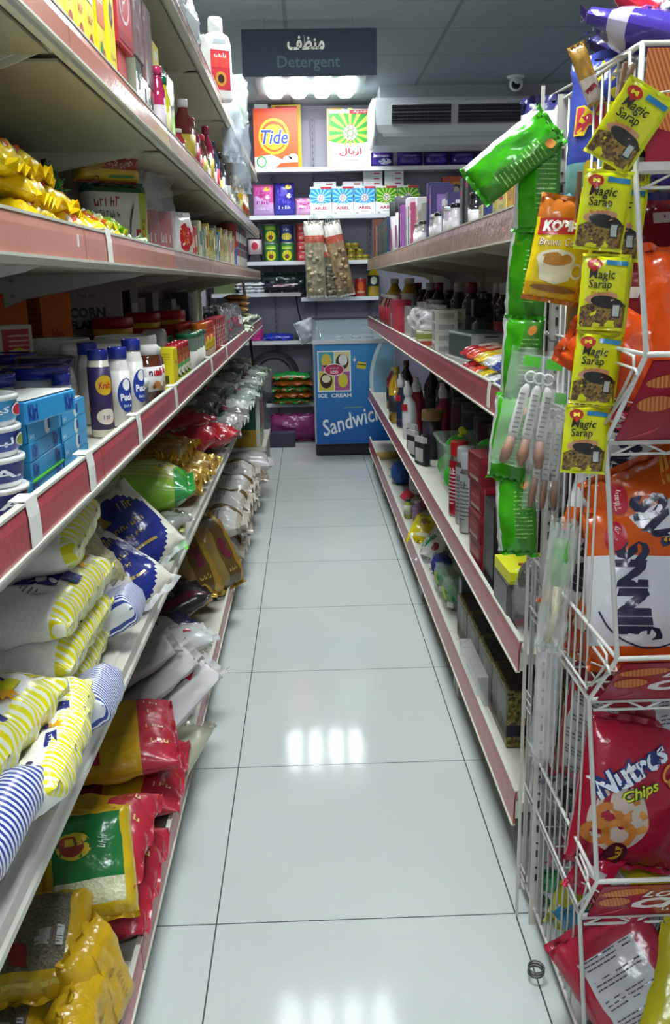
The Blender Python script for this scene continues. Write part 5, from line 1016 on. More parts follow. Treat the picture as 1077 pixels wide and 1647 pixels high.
def perfbox():
    w, d, h = .30, .14, .085; W = C('bcbec0')
    D = [('f', rect(0, .04, .29, .075), C('3a5a58')), ('r', rect(0, .044, .13, .07), W), ('r', ring(-.035, .045, .014, .014, .0015), C('4a4c4e')), ('r', scr(.012, .008, .002, .045), C('4a4c4e')), ('r', ring(.037, .045, .014, .014, .0015), C('4a4c4e')), ('r', rect(0, .076, .05, .006), C('5a6a68')), ('t', rect(0, 0, .28, .12), C('4e6c6a'))]
    return carton(w, d, h, 'a8b4b2', D, 'perfume_box')
Rt(proto('perf', perfbox), 3.30, .60, T2 + .02, 'teal and white perfume gift box with three small emblems on its end', 'perfume box', rz=-84)
Rt(proto('perf2', carton, .34, .16, .02, 'b8bab6', ()), 3.30, .60, T2 - .001, 'flat grey-white box under the perfume gift box', 'box', rz=-84)
def perfume(): 
    b = MB(); b.loft([(0, .035, .025, 6), (.09, .035, .025, 6), (.098, .012, .012, 2), (.115, .012, .012, 2)], G('3c5a50'), 20)
    return ('perfume_bottle', b, [('cap', MB().cbox(0, 0, .145, .060, .055, .065, M('16171b', .25), .003))])
for i, (y, x) in enumerate([(3.52, .64), (3.42, .74), (3.30, .80), (3.12, .80)]):
    Rt(proto('perfu', perfume), y, x, T2 + .035, 'green glass perfume bottle with square black cap, %s from the left' % ordn(i), 'perfume bottle', 'square-capped perfume bottles')
CLR = M('c8ccbf', .2, coat=.3)
for i in range(8):
    Rt(proto('clr', carton, .09, .09, .042, 'bfc2b4', (('fr', rect(0, .02, .06, .02), C('9a9c90')),), mat=CLR, name='soap_box'), 3.75 + .12 * (i // 4), .545 + .05 * (i // 4), T2 + .0425 * (i % 4), 'small milky white box, %s from the bottom in the %s stack past the perfume' % (ordn(i % 4), ['nearer', 'farther'][i // 4]), 'box', 'stacks of milky white boxes')
for i, (y, x, s) in enumerate([(4.15, .57, 1), (4.45, .60, 1.15), (4.75, .58, 1)]):
    Rt(proto('wbag', pillow, .24, .16, .14, M('dfe4e6', .18, 0, .8, 22), None, .02, .02, i, p=2, name='plastic_bag'), y, x, T2 + .10, 'crumpled white plastic bag on the middle right shelf, %s of three' % ordn(i), 'plastic bag', 'crumpled white plastic bags', sc=s)
Rt(proto('lowyel', carton, .12, .08, .07, 'd0ccb0', (('fr', rect(0, .05, .10, .02), C('8a9a3a')), ('fr', rect(0, .02, .08, .02), C('b84838')))), 4.12, .52, T2, 'small cream pack with green top band in front of the white plastic bags', 'pack')
Rt(proto('redbx', carton, .26, .10, .18, 'a02638', (('f', rect(0, .06, .07, .09), C('c8c4c0')), ('f', lines(0, .06, .05, .06, 5), C('5a3a3a')), ('r', rect(0, .09, .06, .1), C('b83848')))), 5.45, .535, T2, 'crimson box with a white panel at the far middle right shelf', 'box')
Rt(proto('whitbx', carton, .34, .24, .15, 'a8acac', ()), 5.1, .66, T2, 'wide pale grey box behind the crimson one', 'box')
Rt(proto('grnc', lambda: ('green_coil', MB().tube([(.09 * math.cos(a), .07 * math.sin(a), .012 * a / 6.28 + .012) for a in [k * .5 for k in range(50)]], .010, M('2a4a3a', .4), 6))), 4.65, .66, T2 + .13, 'coil of dark green hose on the white plastic bags', 'hose')
for i in range(24):
    r = random.Random(500 + i); y = 2.75 + .175 * i + r.uniform(-.03, .03); x = .80 if i % 2 else .72; far = y > 4.6
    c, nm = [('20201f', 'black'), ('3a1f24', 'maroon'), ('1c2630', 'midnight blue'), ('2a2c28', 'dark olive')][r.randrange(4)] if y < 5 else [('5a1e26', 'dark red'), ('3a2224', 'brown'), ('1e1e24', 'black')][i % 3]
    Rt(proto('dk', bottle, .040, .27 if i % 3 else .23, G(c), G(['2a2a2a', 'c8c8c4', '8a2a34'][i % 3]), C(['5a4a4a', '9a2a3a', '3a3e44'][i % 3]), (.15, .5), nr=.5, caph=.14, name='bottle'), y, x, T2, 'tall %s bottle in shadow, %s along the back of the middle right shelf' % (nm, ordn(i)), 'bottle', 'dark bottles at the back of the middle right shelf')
for i in range(12):
    y = 5.7 + .10 * i
    Rt(proto('rc', bottle, .032, .20, G(['8a2430', '6a1e2a', '9a8a6a'][i % 3]), G(['e0dcd8', 'c83038'][i % 2]), C(['b83040', 'd8d0c8'][i % 2]), (.1, .6), nr=.5, name='bottle'), y, .54 + .03 * (i % 2), T2, 'small red bottle, %s from the crimson box at the far middle right shelf' % ordn(i), 'bottle', 'small red bottles at the far end')
for i, (y, x) in enumerate([(5.8, .62), (6.1, .66), (6.5, .6)]):
    Rt(proto('oilr', bottle, .05, .30, G('c8a41c'), G('d8d8d4'), C(['e0e0dc', '8a2a34', 'd8c840'][i]), (.2, .7), nr=.5, name='bottle'), y, x, T2, 'white-capped yellow bottle, %s among the red bottles' % ordn(i), 'bottle', 'white-capped yellow bottles')

# ---- second right shelf from the floor, z = .575
T1 = .578
def redcarton():
    w, d, h = .145, .16, .105
    return carton(w, d, h, '7e1a26', (('r', rect(0, .092, .16, .02), C('a02430')), ('t', rect(0, 0, .12, .13), C('8e1c2a')), ('t', scr(.05, .014, 0, .02, rot=90), C('d8b8a8')), ('f', rect(0, .05, .12, .07), C('94202c')), ('f', rect(.0, .02, .1, .012), C('b8a08a')), ('r', star(.03, .045, .012, .022, 8), C('c87028')), ('r', scr(.02, .02, .04, .018), C('d8a03a')), ('f', scr(.08, .014, 0, .06), C('c89a8a'))), 'appliance_carton')
for k in range(4):
    Rt(proto('redc', redcarton), 2.62 + .006 * k, .555 - .004 * (k % 2), T1 + .084 * k, 'dark red printed carton, %s from the bottom of the stack' % ordn(k), 'carton', 'stack of dark red cartons', rz=-88 + k, sc=(1.0, 1.0, .8))
Rt(proto('blk', carton, .13, .24, .24, '1e1c1e', (('f', rect(0, .2, .13, .05), C('3a3436')), ('r', rect(0, .13, .2, .2), C('2a2628')), ('f', rect(-.06, .13, .01, .26), C('6a6a66')))), 2.44, .60, T1, 'black carton standing behind the yellow-topped boxes', 'carton')
def greybox():
    w, d, h = .15, .26, .165
    D = [('r', rect(0, .05, .24, .09), C('3a3838')), ('r', rect(.0, .12, .14, .03), C('7a7c80')), ('r', rect(0, .02, .22, .03), C('8a2430')), ('f', rect(0, .08, .14, .15), C('6e6e70')), ('f', rect(0, .03, .12, .03), C('7a2a34')), ('r', scr(.12, .02, 0, .12), C('2a2a2a'))]
    return carton(w, d, h, '56565a', D, 'appliance_carton')
Rt(proto('greyb', greybox), 2.20, .595, T1, 'grey and dark red appliance carton under the yellow box', 'carton', sc=(1.1, 1, .66))
Rt(proto('yelb', carton, .155, .24, .032, 'e0e41c', (('t', lines(0, .05, .09, .10, 8), C('8a8a20')), ('t', join(ell(.03, -.03, .012, .02), ell(.045, -.06, .016, .012), ell(.02, -.075, .014, .01)), C('8a3a1c')), ('r', rect(0, .006, .24, .008), C('b8bc20')), ('t', scr(.07, .014, .03, .06, rot=90), C('5a5a1a')))), 2.195, .585, T1 + .110, 'flat bright yellow box lying on the grey appliance carton', 'flat box', rz=-88)
def spray(c, cp, band, words):
    b = MB(); b.loft([(0, .034, .034, 2), (.004, .036, .036, 2), (.20, .036, .036, 2), (.215, .028, .028, 2), (.222, .026, .026, 2)], [M('b0b4b8', .3, .8), M(c, .3, .3), M('c0c4c8', .25, .9), M('c0c4c8', .25, .9)], 20)
    for i in range(2): b.dec(lines(0 + i * .06, .10, .04, .12, 9), cmap(.036), C(band), 1, step=.012)
    b.dec(scr(.05, .02, -.01, .165), cmap(.036), C(band), 1.5, step=.01)
    return ('spray_can', b, [('cap', MB().lathe([(.030, .215), (.032, .222), (.032, .262), (.029, .268)], M(cp, .3), 20))])
for i, (y, x, c, cp, bd, wd, lb) in enumerate([(2.86, .535, 'd8d4d4', 'c01c28', 'b02030', 'PIF PAF', 'white spray can with a red cap beside the red cartons'), (3.02, .530, 'c0c4c4', 'c8ccd0', '5a6468', 'LEMON', 'silver spray can with grey print, nearer one'), (3.14, .535, 'b8bcc0', 'c8ccd0', '5a6468', 'LEMON', 'silver spray can half behind the other silver one'), (3.26, .53, 'b02430', 'c01c28', 'e0d8d4', 'RAID', 'red spray can behind the silver pair'), (2.90, .64, 'a82430', '1c1c20', 'e0d8d4', 'RAID', 'red spray can with black cap, set back')]):
    Rt(proto('spray', spray, c, cp, bd, wd), y, x, T1, lb, 'spray can', 'spray cans', rz=-50, sc=(1, 1, 1.0))
Rt(proto('redslim', carton, .05, .05, .24, 'a02030', (('r', rect(0, .12, .03, .2), C('b82c3a')),)), 2.76, .53, T1, 'slim red box between the white spray can and the red cartons', 'carton')
Rt(proto('blkc', bottle, .04, .25, G('8a1c28'), G('17181c'), C('2a2a2c'), (.6, .95), nr=.9, caph=.3), 2.92, .78, T1, 'dark red canister with large black cap behind the spray cans', 'canister')
Rt(proto('redk', carton, .15, .14, .26, '7e1c28', ()), 2.72, .84, T1 + .0, 'plain dark red carton at the back behind the spray cans', 'carton')
def bin_():
    b = MB(); f = FILM('c8e0d0', .32)
    b.loft([(0, .16, .12, 7), (.004, .16, .12, 7), (.20, .185, .14, 7), (.20, .195, .15, 7), (.205, .195, .15, 7), (.205, .18, .135, 7), (.008, .152, .112, 7)], f, 32, cap=False)
    b.loft([(.0, .15, .11, 7), (.004, .15, .11, 7)], f, 24)
    return ('storage_bin', b)
Rt(proto('bin', bin_), 3.70, .66, T1, 'clear green-tinted plastic bin holding round green balls', 'bin')
for i, (y, x, z, r) in enumerate([(3.56, .58, .075, .062), (3.74, .60, .16, .05), (3.72, .72, .075, .06), (3.60, .70, .16, .055), (3.82, .58, .07, .05)]):
    Rt(proto('gball', lambda r: ('toy_ball', MB().ball((0, 0, 0), r, M('3cc83a', .35), 20, 12)), r), y, x, T1 + z, 'bright green ball in the clear plastic bin, %s' % ['nearest the front corner', 'upper front', 'lower rear', 'upper rear', 'lower far corner'][i], 'ball', 'green balls in the bin')
b = MB(); b.tube([(-.03, 0, 0), (.02, 0, .005), (.035, 0, .02)], .007, M('d8e020', .3), 6); b.ball((.04, 0, .03), .014, M('d8e020', .3), 8, 6); b.ball((.055, .01, .025), .01, M('d8e020', .3), 8, 6)
place(('yellow_clip', b.mesh('yellow_clip'), []), (.59, 3.62, T1 + .225), 'small yellow plastic figure on top of the clear bin', 'toy', rz=-90)
def duck(c, lab):                                                       # toilet cleaner: slanted neck
    b = MB(); m = G(c); b.loft([(0, .036, .028, 3), (.01, .04, .03, 3), (.14, .042, .032, 3), (.19, .034, .028, 3), (.22, .02, .02, 2, .0, -.006), (.235, .02, .02, 2, 0, -.01)], m, 20)
    b.dec(rect(0, .17, .05, .035), lambda u, v, o: (u, -.0335 - o, v), C(lab), 1)
    return ('cleaner_bottle', b, [('cap', MB().loft([(.232, .022, .022, 2, 0, -.01), (.25, .026, .026, 2, 0, -.01), (.27, .025, .025, 2, 0, -.012), (.285, .014, .014, 2, 0, -.014), (.31, .012, .012, 2, 0, -.018)], G('e4e6e8'), 16))])
for i, (y, x, c, lb) in enumerate([(4.95, .535, 'e4e6e8', 'white'), (5.12, .60, '9a2438', 'crimson'), (4.80, .70, '8a2034', 'dark crimson'), (5.35, .54, '2a3a5a', 'navy')]):
    Rt(proto('duck', duck, c, 'b82434'), y, x, T1, '%s angled-neck cleaner bottle on the second right shelf' % lb, 'cleaner bottle', rz=-60, sc=1.0)
for i, (y, x, c, cp, h, nm) in enumerate([(5.55, .52, 'b08a1c', 'b89a2a', .33, 'tall yellow bottle nearest the freezer'), (5.42, .62, 'a83060', 'a83060', .28, 'magenta bottle beside the tall yellow one'), (5.3, .70, '14161a', '2a2a2c', .36, 'first tall black bottle'), (5.1, .74, '14161a', '6a2a2a', .36, 'second tall black bottle'), (4.9, .78, '16181c', '6a5a2a', .36, 'third tall black bottle'), (5.75, .6, '14161a', '4a2a2a', .35, 'tall black bottle behind the yellow one'), (5.95, .56, '2a3a34', '8a8a8a', .3, 'dark green bottle at the far end'), (6.2, .56, '8a2a34', 'd8d8d8', .28, 'red bottle at the far end')]):
    Rt(proto('b1', bottle, .045, h, G(c), G(cp), C('2a2c30'), (.2, .5), nr=.35), y, x, T1, nm + ' on the second right shelf', 'bottle')
for i in range(10):
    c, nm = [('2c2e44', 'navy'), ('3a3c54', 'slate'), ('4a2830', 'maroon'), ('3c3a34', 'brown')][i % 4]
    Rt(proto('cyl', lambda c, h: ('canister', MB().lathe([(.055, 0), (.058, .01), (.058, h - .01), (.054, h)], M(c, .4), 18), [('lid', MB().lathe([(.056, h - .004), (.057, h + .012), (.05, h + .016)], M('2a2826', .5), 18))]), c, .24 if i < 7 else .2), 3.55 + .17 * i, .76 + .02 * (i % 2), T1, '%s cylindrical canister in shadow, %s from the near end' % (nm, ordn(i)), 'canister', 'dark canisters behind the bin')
Rt(proto('goldcap', lambda: ('canister', MB().lathe([(.045, 0), (.045, .19)], M('3a3444', .4), 18), [('lid', MB().lathe([(.05, .18), (.05, .225), (.046, .23)], M('9a7a4a', .4), 18))])), 4.38, .58, T1, 'dark canister with wide golden-brown lid before the white cleaner', 'canister')
def comb():
    b = MB(); b.box(0, 0, .05, .10, .03, .10, M('2a3034', .4)); b.box(0, -.017, .045, .07, .004, .06, M('c8ccc8', .4))
    for k in range(5): b.box(-.04 + .02 * k, -.008, .115, .008, .02, .025, M('d0d2d0', .4))
    return ('clip_pack', b)
for i, (y, x) in enumerate([(4.62, .52), (4.42, .50), (4.22, .515)]):
    Rt(proto('comb', comb), y, x, T1, 'dark pack of grey clips near the rail, %s from the freezer' % ordn(i), 'clip pack', 'dark packs of clips', rz=-70)
for i, (y, x, z) in enumerate([(3.55, .83, .0), (5.5, .84, 0), (4.4, .85, .26)]):
    Rt(proto('brn', carton, .3, .12, .22, '5a4e3c', ()), y, x, T1 + z * 0, 'brown cardboard box in the shadow at the back of the second right shelf, %s' % ['nearest', 'farthest', 'middle'][i], 'cardboard box', 'brown cardboard boxes in shadow')
# bowl-shaped steel scrubber seen by the rack
b = MB(); sm = M('8a8c88', .3, .8, .9, 90); b.ball((0, 0, .06), .058, sm, 20, 12, (1, .75, 1)); pillow(.14, .15, .10, FILM('e0e4e4', .25), None, .008, .01, 2, p=2, name='x', b=b)
place(('steel_wool_pack', b.mesh('steel_wool_pack'), []), (.535, 2.08, T1 + .07), 'clear pack of grey steel wool beside the wire rack', 'steel wool', rz=-40)

# ---- lowest right shelf, z = .20
T0 = .203
GBK = granular('gold_black_print', '2a261a', '9a8a4a', 160, .35, .1)
def blackgold(i):
    w, d, h = .20, .15, .15; D = [('r', rect(0, .045, .15, .03), C('1c2230')), ('r', scr(.05, .010, .02, .045), C('a8b0b8')), ('t', rect(0, 0, .18, .13), C(['3a2a26', '232628', '20242c'][i % 3])), ('f', rect(0, .08, .19, .12), C('5a5a52')), ('f', rect(0, .08, .05, .1), C('7a7868'))]
    return carton(w, d, h, '000000', D, 'gift_carton', mat=GBK)
for i in range(4):
    Rt(proto('bg', blackgold, i % 3), 2.32 + .207 * i, .57, T0, 'black and gold patterned carton, %s from the camera on the lowest right shelf' % ordn(i), 'carton', 'black and gold patterned cartons', sc=(1, 1, 1.0 + .06 * (i == 0)))
Rt(proto('glassbx', carton, .30, .05, .09, 'c4c8c0', (), mat=FILM('dfe6e2', .4), name='clear_box'), 2.62, .485, T0, 'low clear plastic box in front of the black and gold cartons', 'clear box')
Rt(proto('grayc', carton, .06, .16, .19, '56646e', (('f', rect(0, .1, .05, .16), C('6e7c84')), ('r', rect(0, .1, .10, .14), C('4c5a66')))), 3.08, .59, T0, 'plain blue-grey box standing on the lowest right shelf', 'box')
def scourer():
    b = MB(); g = M('1f7a2c', .6, 0, 1., 120); b.ball((0, 0, 0), .055, g, 18, 10, (1, .8, .9)); pillow(.13, .13, .09, FILM('d0e8d4', .3), None, .008, .008, 3, p=2, name='x', b=b)
    b.dec(rect(.02, -.02, .03, .02), lambda u, v, o: (u, -.058 - o, v), C('d8e0d8'), 1); b.dec(rect(-.01, .02, .008, .05, 20), lambda u, v, o: (u, -.058 - o, v), C('a8c82a'), 1)
    return ('scourer_pack', b)
for i, (y, x) in enumerate([(3.28, .53), (3.46, .525), (3.40, .64)]):
    Rt(proto('scour', scourer), y, x, T0 + .06, 'pack of green scouring pads, %s' % ['nearest the grey box', 'next to the blue scrubber', 'set back behind the other two'][i], 'scouring pads', 'packs of green scouring pads', rz=-50)
def scrub(c):
    b = MB(); b.ball((0, 0, 0), .055, M(c, .5, 0, .8, 60), 18, 10, (1, .8, .9)); r = random.Random(4)
    for k in range(60):
        a, e = r.uniform(0, 6.28), r.uniform(-1.2, 1.2); d = Vector((math.cos(a) * math.cos(e), .8 * math.sin(a) * math.cos(e), .9 * math.sin(e))); b.tube([d * .05, d * .066], .0018, M(c, .4), 4)
    return ('dish_scrubber', b)
Rt(proto('scrub', scrub, '2a3590'), 3.68, .53, T0 + .055, 'round royal blue bristly dish scrubber beside the rail', 'scrubber')
Rt(proto('ypack', pillow, .15, .12, .03, P('a8a020'), None, .01, .004, 1, decs=((rect(0, -.03, .1, .015), C('d8d8c8')),), name='sponge_pack'), 3.66, .66, T0 + .10, 'dull yellow pack set back behind the blue scrubber', 'sponge pack', rz=-70)
Rt(proto('purp', pillow, .15, .16, .06, P('4a3350'), None, .01, .006, 4, name='glove_pack'), 3.50, .72, T0 + .07, 'dark purple pack at the back beside the dull yellow pack', 'glove pack', rz=-60)
for i, (y, x, c, rz, lb) in enumerate([(3.92, .53, '3a8a5a', -60, 'green and white brush pack near the rail'), (4.12, .56, 'c8c8b8', -100, 'beige cord pack in a clear bag')]):
    Rt(proto('gbr', pillow, .13, .17, .04, P('d0d4cc'), None, .012, .008, i, decs=((poly([(-.05, -.05), (.0, .05), (-.05, .06)]), P(c)), (ell(.03, 0, .016, .02), P('8a2a34')), (rect(.0, -.06, .08, .012), P('8a908a'))), name='brush_pack'), y, x, T0 + .06, lb, 'brush pack', rz=rz, rx=-40)
def yglove(): return pillow(.13, .18, .04, P('d8c818'), None, .012, .008, 2, decs=((ell(0, .03, .03, .02), P('8a7a1a')), (rect(0, -.05, .09, .02), P('e8e4c8'))), name='glove_pack')
Rt(proto('yg', yglove), 4.28, .53, T0 + .05, 'bright yellow glove pack lying near the rail', 'glove pack', rz=-30, rx=-55)
Rt(proto('lil', bottle, .025, .11, G('a878b8'), G('d8c8dc'), C('b890c4'), (.2, .7), nr=.6), 4.62, .54, T0, 'small lilac bottle beyond the yellow glove pack', 'bottle')
Rt(proto('lim', bottle, .022, .10, G('a8b04a'), G('2a3a3a'), C('d8d8c0'), (.2, .7), nr=.6), 4.70, .50, T0, 'small olive bottle next to the lilac bottle', 'bottle')
def fan(): 
    b = MB(); r = random.Random(6)
    for k in range(26):
        a = R_(-50 + k * 4.5); b.tube([(0, 0, 0), (.16 * math.sin(a), -.01 * (k % 3), .16 * math.cos(a))], [.003, .006], M(['c8ccd0', 'a8acb4', 'dfe2e4'][k % 3], .4), 5)
    b.cbox(0, 0, -.02, .06, .03, .06, M('c83048', .4)); return ('scrubbing_brush', b)
for i, (y, x) in enumerate([(5.0, .54), (5.15, .62), (4.85, .62)]):
    Rt(proto('fan', fan), y, x, T0 + .06, 'white bristle fan brush with pink base, %s' % ['nearest the rail', 'farther behind', 'nearer behind'][i], 'brush', 'white fan brushes', rz=-60, rx=-40, ry=20)
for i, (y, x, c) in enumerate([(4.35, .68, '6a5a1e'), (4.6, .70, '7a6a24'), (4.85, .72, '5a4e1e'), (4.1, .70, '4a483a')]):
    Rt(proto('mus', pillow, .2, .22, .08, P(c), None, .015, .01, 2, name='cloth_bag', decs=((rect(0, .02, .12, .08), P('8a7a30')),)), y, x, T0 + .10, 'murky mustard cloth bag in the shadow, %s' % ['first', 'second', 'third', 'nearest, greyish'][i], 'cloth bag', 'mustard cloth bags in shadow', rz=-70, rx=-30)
for i, (y, x, c, nm) in enumerate([(5.55, .55, '2a5aa8', 'blue'), (5.62, .70, '1c2434', 'dark navy'), (5.85, .62, '3a4a6a', 'slate blue')]):
    Rt(proto('scrub', scrub, c), y, x, T0 + .07, '%s bristly scrubber at the far end of the lowest right shelf' % nm, 'scrubber', sc=1.5)
Rt(proto('roll', lambda: ('foil_roll', MB().tube([(-.14, 0, 0), (.14, 0, 0)], .028, M('a88a4a', .4), 14))), 6.35, .60, T0 + .03, 'brown tubular roll lying at the far end of the lowest right shelf', 'roll', rz=10)

# ================================================================ BACK WALL GOODS
BY = 8.83
def B(tree, x, z, label, cat, group=None, y=BY, **k): return place(tree, (x, y, z), label, cat, group, **k)
def tide():
    w, h, d = .385, .50, .13; O = C('e0531e'); Y = C('f2c81e')
    D = [('f', rect(0, h / 2, w - .004, h - .004), O), ('f', poly([(-.19, .0), (.19, .0), (.19, .10), (.06, .075), (-.04, .12), (-.19, .10)]), C('e8e4e0')), ('f', poly([(-.02, .002), (.19, .002), (.19, .055), (.04, .05)]), O), ('f', ell(-.015, .27, .135, .15, 32), Y), ('f', ell(-.015, .27, .115, .128, 32), O), ('f', ell(-.015, .265, .10, .105, 32), Y),
         ('f', txt('Tide', .245, .125, -.01, .265, bold=.05, it=.25), C('f4f4f4')), ('f', txt('Tide', .235, .118, -.01, .265, bold=.02, it=.25), C('1e3a8c')), ('f', ell(-.13, .06, .045, .05, 24), C('3a9a4a')), ('f', ell(-.13, .06, .032, .036, 20), C('e8ece8')), ('f', join(ell(.1, .085, .04, .022), ell(.15, .10, .04, .025)), C('f0f0f0')), ('f', rect(.03, .11, .09, .012), C('b8602a')), ('f', rect(0, h - .015, .38, .03), C('d8401c'))]
    return carton(w, d, h, 'd84a1e', D, 'detergent_box')
B(proto('tide', tide), -.235, 2.386, 'large orange detergent box with yellow bullseye and blue italic lettering', 'detergent box')
B(proto('ybk', carton, .20, .09, .55, 'd8b82a', (('f', rect(0, .53, .15, .02), C('b83a2a')),)), -.14, 2.386, 'yellow box peeking out behind the orange detergent box', 'box', y=8.915, sc=(1.3, .3, 1))
B(proto('wbk', carton, .12, .09, .56, 'd8dcd8'), -.36, 2.386, 'white box edge behind the left side of the orange detergent box', 'box', y=8.915, sc=(1, .3, 1))
def ariel(w, h, d, c, en):
    G1 = C({'g': '2e9a2e', 'b': '2490cc'}[c]); L1 = C({'g': 'b8dc4a', 'b': '8ad0e8'}[c]); Wm = C('eef0ee')
    cx, cz = .0, h * .60
    D = [('f', rect(0, h * .68, w - .003, h * .52), G1), ('f', tri_star(cx, cz, .01, w * .56, 14, width=.45), L1), ('f', poly([(-w / 2, 0), (w / 2, 0), (w / 2, h * .46), (0, h * .36), (-w / 2, h * .46)]), Wm), ('f', rect(0, h * .965, w - .003, h * .066), C('e8e4e0')), ('f', rect(w * .24, h * .955, w * .5, h * .07), C('c82838')), ('f', ell(cx, cz, w * .17, w * .17, 20), Wm)]
    for k in range(3): D.append(('f', ring(cx, cz, w * .20, w * .075, w * .022, 20, rot=60 * k + 20), C('3a9a3a' if k != 1 or c == 'b' else 'd83a3a') if c == 'g' else C(['b0b8c0', 'c83a4a', '8aa0a8'][k])))
    if en: D.append(('f', txt('ARIEL', w * .62, h * .10, 0, h * .25, bold=.03), C('c03048')))
    else: D += [('f', txt('اريال', w * .55, h * .14, 0, h * .27, bold=.03), C('c82838')), ('f', txt('جديد', w * .35, h * .05, w * .24, h * .955), C('f0e4e4'))]
    D += [('f', rect(0, h * .13, w * .36, h * .018), C('8aa890')), ('f', barcode(-w * .36, h * .07, w * .12, h * .07), C('7a8a7a')), ('f', txt('2.5', w * .10, h * .04, w * .36, h * .06), C('6a7a7a'))]
    return carton(w, d, h, 'e6e8e4', D, 'detergent_box')
B(proto('arg', ariel, .365, .485, .12, 'g', False), .422, 2.386, 'large green and white detergent box with Arabic name on the top back shelf', 'detergent box')
B(proto('yp', carton, .16, .08, .50, 'e8e0b0', (('f', rect(0, .49, .10, .03), C('e0b820')),)), .30, 2.386, 'cream box just showing above the green detergent box', 'box', y=8.92, sc=(1, .3, 1.03))
def purple(first): 
    z = lambda u, v: P('3a2a8c') if v < .35 else P('5a3aa0')
    return pillow(.225, .135, .11, None, z, .006, .006, 1, p=5, decs=((rect(0, .025, .14, .02), P('c8b8e8' if first else '6a6ac8')), (ell(.03, -.02, .06, .025), P('d8dcf0' if first else '4a3ab0')), (txt('always', .11, .024, 0, .025, it=.2), P('8a8ae0' if not first else 'e8e0f4'))), name='pad_pack')
for i in range(6):
    B(proto('purp', purple, i == 0), .70 + .235 * i + .02 * (i > 0), 2.386 + .07, 'purple and blue packet under the air conditioner, %s from the left' % ordn(i), 'packet', 'purple packets on the top back shelf', sc=(1 if i else .95, 1, 1))
def softbag(w, h, c1, c2, c3, words=None):
    z = lambda u, v: P(c1) if v > .1 - u * .3 else P(c2)
    D = [(ell(-w * .1, h * .22, w * .24, h * .14), P(c3)), (ell(w * .22, h * .1, w * .12, h * .07), P('f0e4ee')), (ell(w * .2, h * .36, w * .15, h * .07), P('e0c020'))]
    if words: D += [(scr(w * .7, h * .14, 0, -h * .05), P(c3)), (scr(w * .6, h * .10, 0, -h * .24), P('e8e4f0'))]
    return pillow(w, h, .09, None, z, .012, .008, 3, p=4, decs=D, name='detergent_bag')
B(proto('sbp', softbag, .185, .275, 'd05a9c', 'c8a0d0', 'b83a88', 'بونا'), -.365, 1.986 + .137, 'pink and lilac detergent bag at the left of the second back shelf', 'detergent bag')
B(proto('sbq', softbag, .185, .29, '2e2a8c', '3a3aa8', '6a5ad0', 'always'), -.175, 1.986 + .145, 'dark violet bag between two pink bags on the second back shelf', 'detergent bag')
B(proto('sbr', softbag, .19, .155, 'd88ac0', 'e0a8cc', 'c04a90', 'شنو'), .02, 1.986 + .077, 'short pink bag beside the blue detergent boxes', 'detergent bag')
for i in range(5):
    B(proto('arb', ariel, .192, .245, .10, 'b' if i < 3 else 'g', True), .152 + .196 * i, 1.986, '%s detergent box, %s from the left on the second back shelf' % ('blue and white' if i < 3 else 'green and white', ordn(i)), 'detergent box', 'small detergent boxes in a row')
for i, (x, w) in enumerate([(.19, .20), (.44, .18), (.62, .17), (.62, .17), (.62, .17), (.62, .17), (.81, .17), (.81, .17), (.81, .17), (.81, .17)]):
    k = 0 if i < 3 else (i - 2) % 4 if i < 6 else (i - 6)
    B(proto('wfl', carton, w, .12, .041, 'dcdede', (('f', rect(w * .2, .02, w * .3, .012), C('b04858')),), name='flat_carton'), x, 1.986 + .245 + .042 * k, 'flat white carton with red print, %s, layer %s from the boxes' % (['above the first blue box', 'above the second blue box', 'in the left stack', 'in the left stack', 'in the left stack', 'in the left stack', 'in the right stack', 'in the right stack', 'in the right stack', 'in the right stack'][i], ordn(k)), 'carton', 'flat white cartons on the detergent boxes', y=8.85)
# extension of the second shelf carries the red boxes
for i in range(3):
    B(proto('tide2', carton, .24, .12, .30, 'b84a28', (('f', ell(0, .17, .08, .09, 20), C('c88a2a')), ('f', ell(0, .17, .06, .065, 20), C('2a2a3a')), ('f', ell(0, .18, .03, .035), C('c8b8a8')))), 1.36 + .25 * i, 1.995, 'dark orange box with a round emblem, %s from the left behind the right shelves' % ordn(i), 'box', 'dark orange boxes', y=8.80)
def sunf(): return can(.066, .165, C('2a6a34'), None, M('c8b820', .4), ((ell(0, .055, .045, .045), C('e0d020')), (ell(0, .045, .022, .02), C('6a3a1c')), (rect(0, .125, .09, .03), C('8ab02a'))), ((.1, C('2a6a34')),), 'food_can')
for i, (x, z) in enumerate([(-.31, 0), (-.165, 0), (-.31, .168)]):
    B(proto('sunf', sunf), x, 1.591 + z, 'green can with a yellow sunflower, %s' % ['bottom left one', 'bottom right one', 'stacked on the left one'][i], 'food can', 'green sunflower cans')
B(proto('bcan', can, .062, .155, C('2a3a7a'), decs=((ell(0, .05, .05, .03), C('d8c83a')), (scr(.06, .03, 0, .115), C('c8d0e0'))), name='food_can'), -.165, 1.591 + .168, 'blue can with yellow picture standing on a sunflower can', 'food can')
for i in range(5):
    B(proto('rcan', can, .060, .082, C('b02a2c'), decs=((rect(0, .04, .07, .025), C('d8a090')), (scr(.05, .02, 0, .04), C('8a1c20'))), name='food_can'), -.02 + .0 * i if i < 4 else .09, 1.591 + .083 * (i % 4), 'red food can, %s in the tower beside the sunflower cans' % ordn(i), 'food can', 'red food cans')
B(proto('sauceb', bottle, .062, .34, G('2a1a24'), G('3a2a30'), C('d8c0c4'), (.2, .58), nr=.35, sh=.66, decs=((ell(0, .14, .03, .035), C('c03048')),)), -.455, 1.591, 'dark syrup bottle with white label and red emblem on the third back shelf', 'bottle')
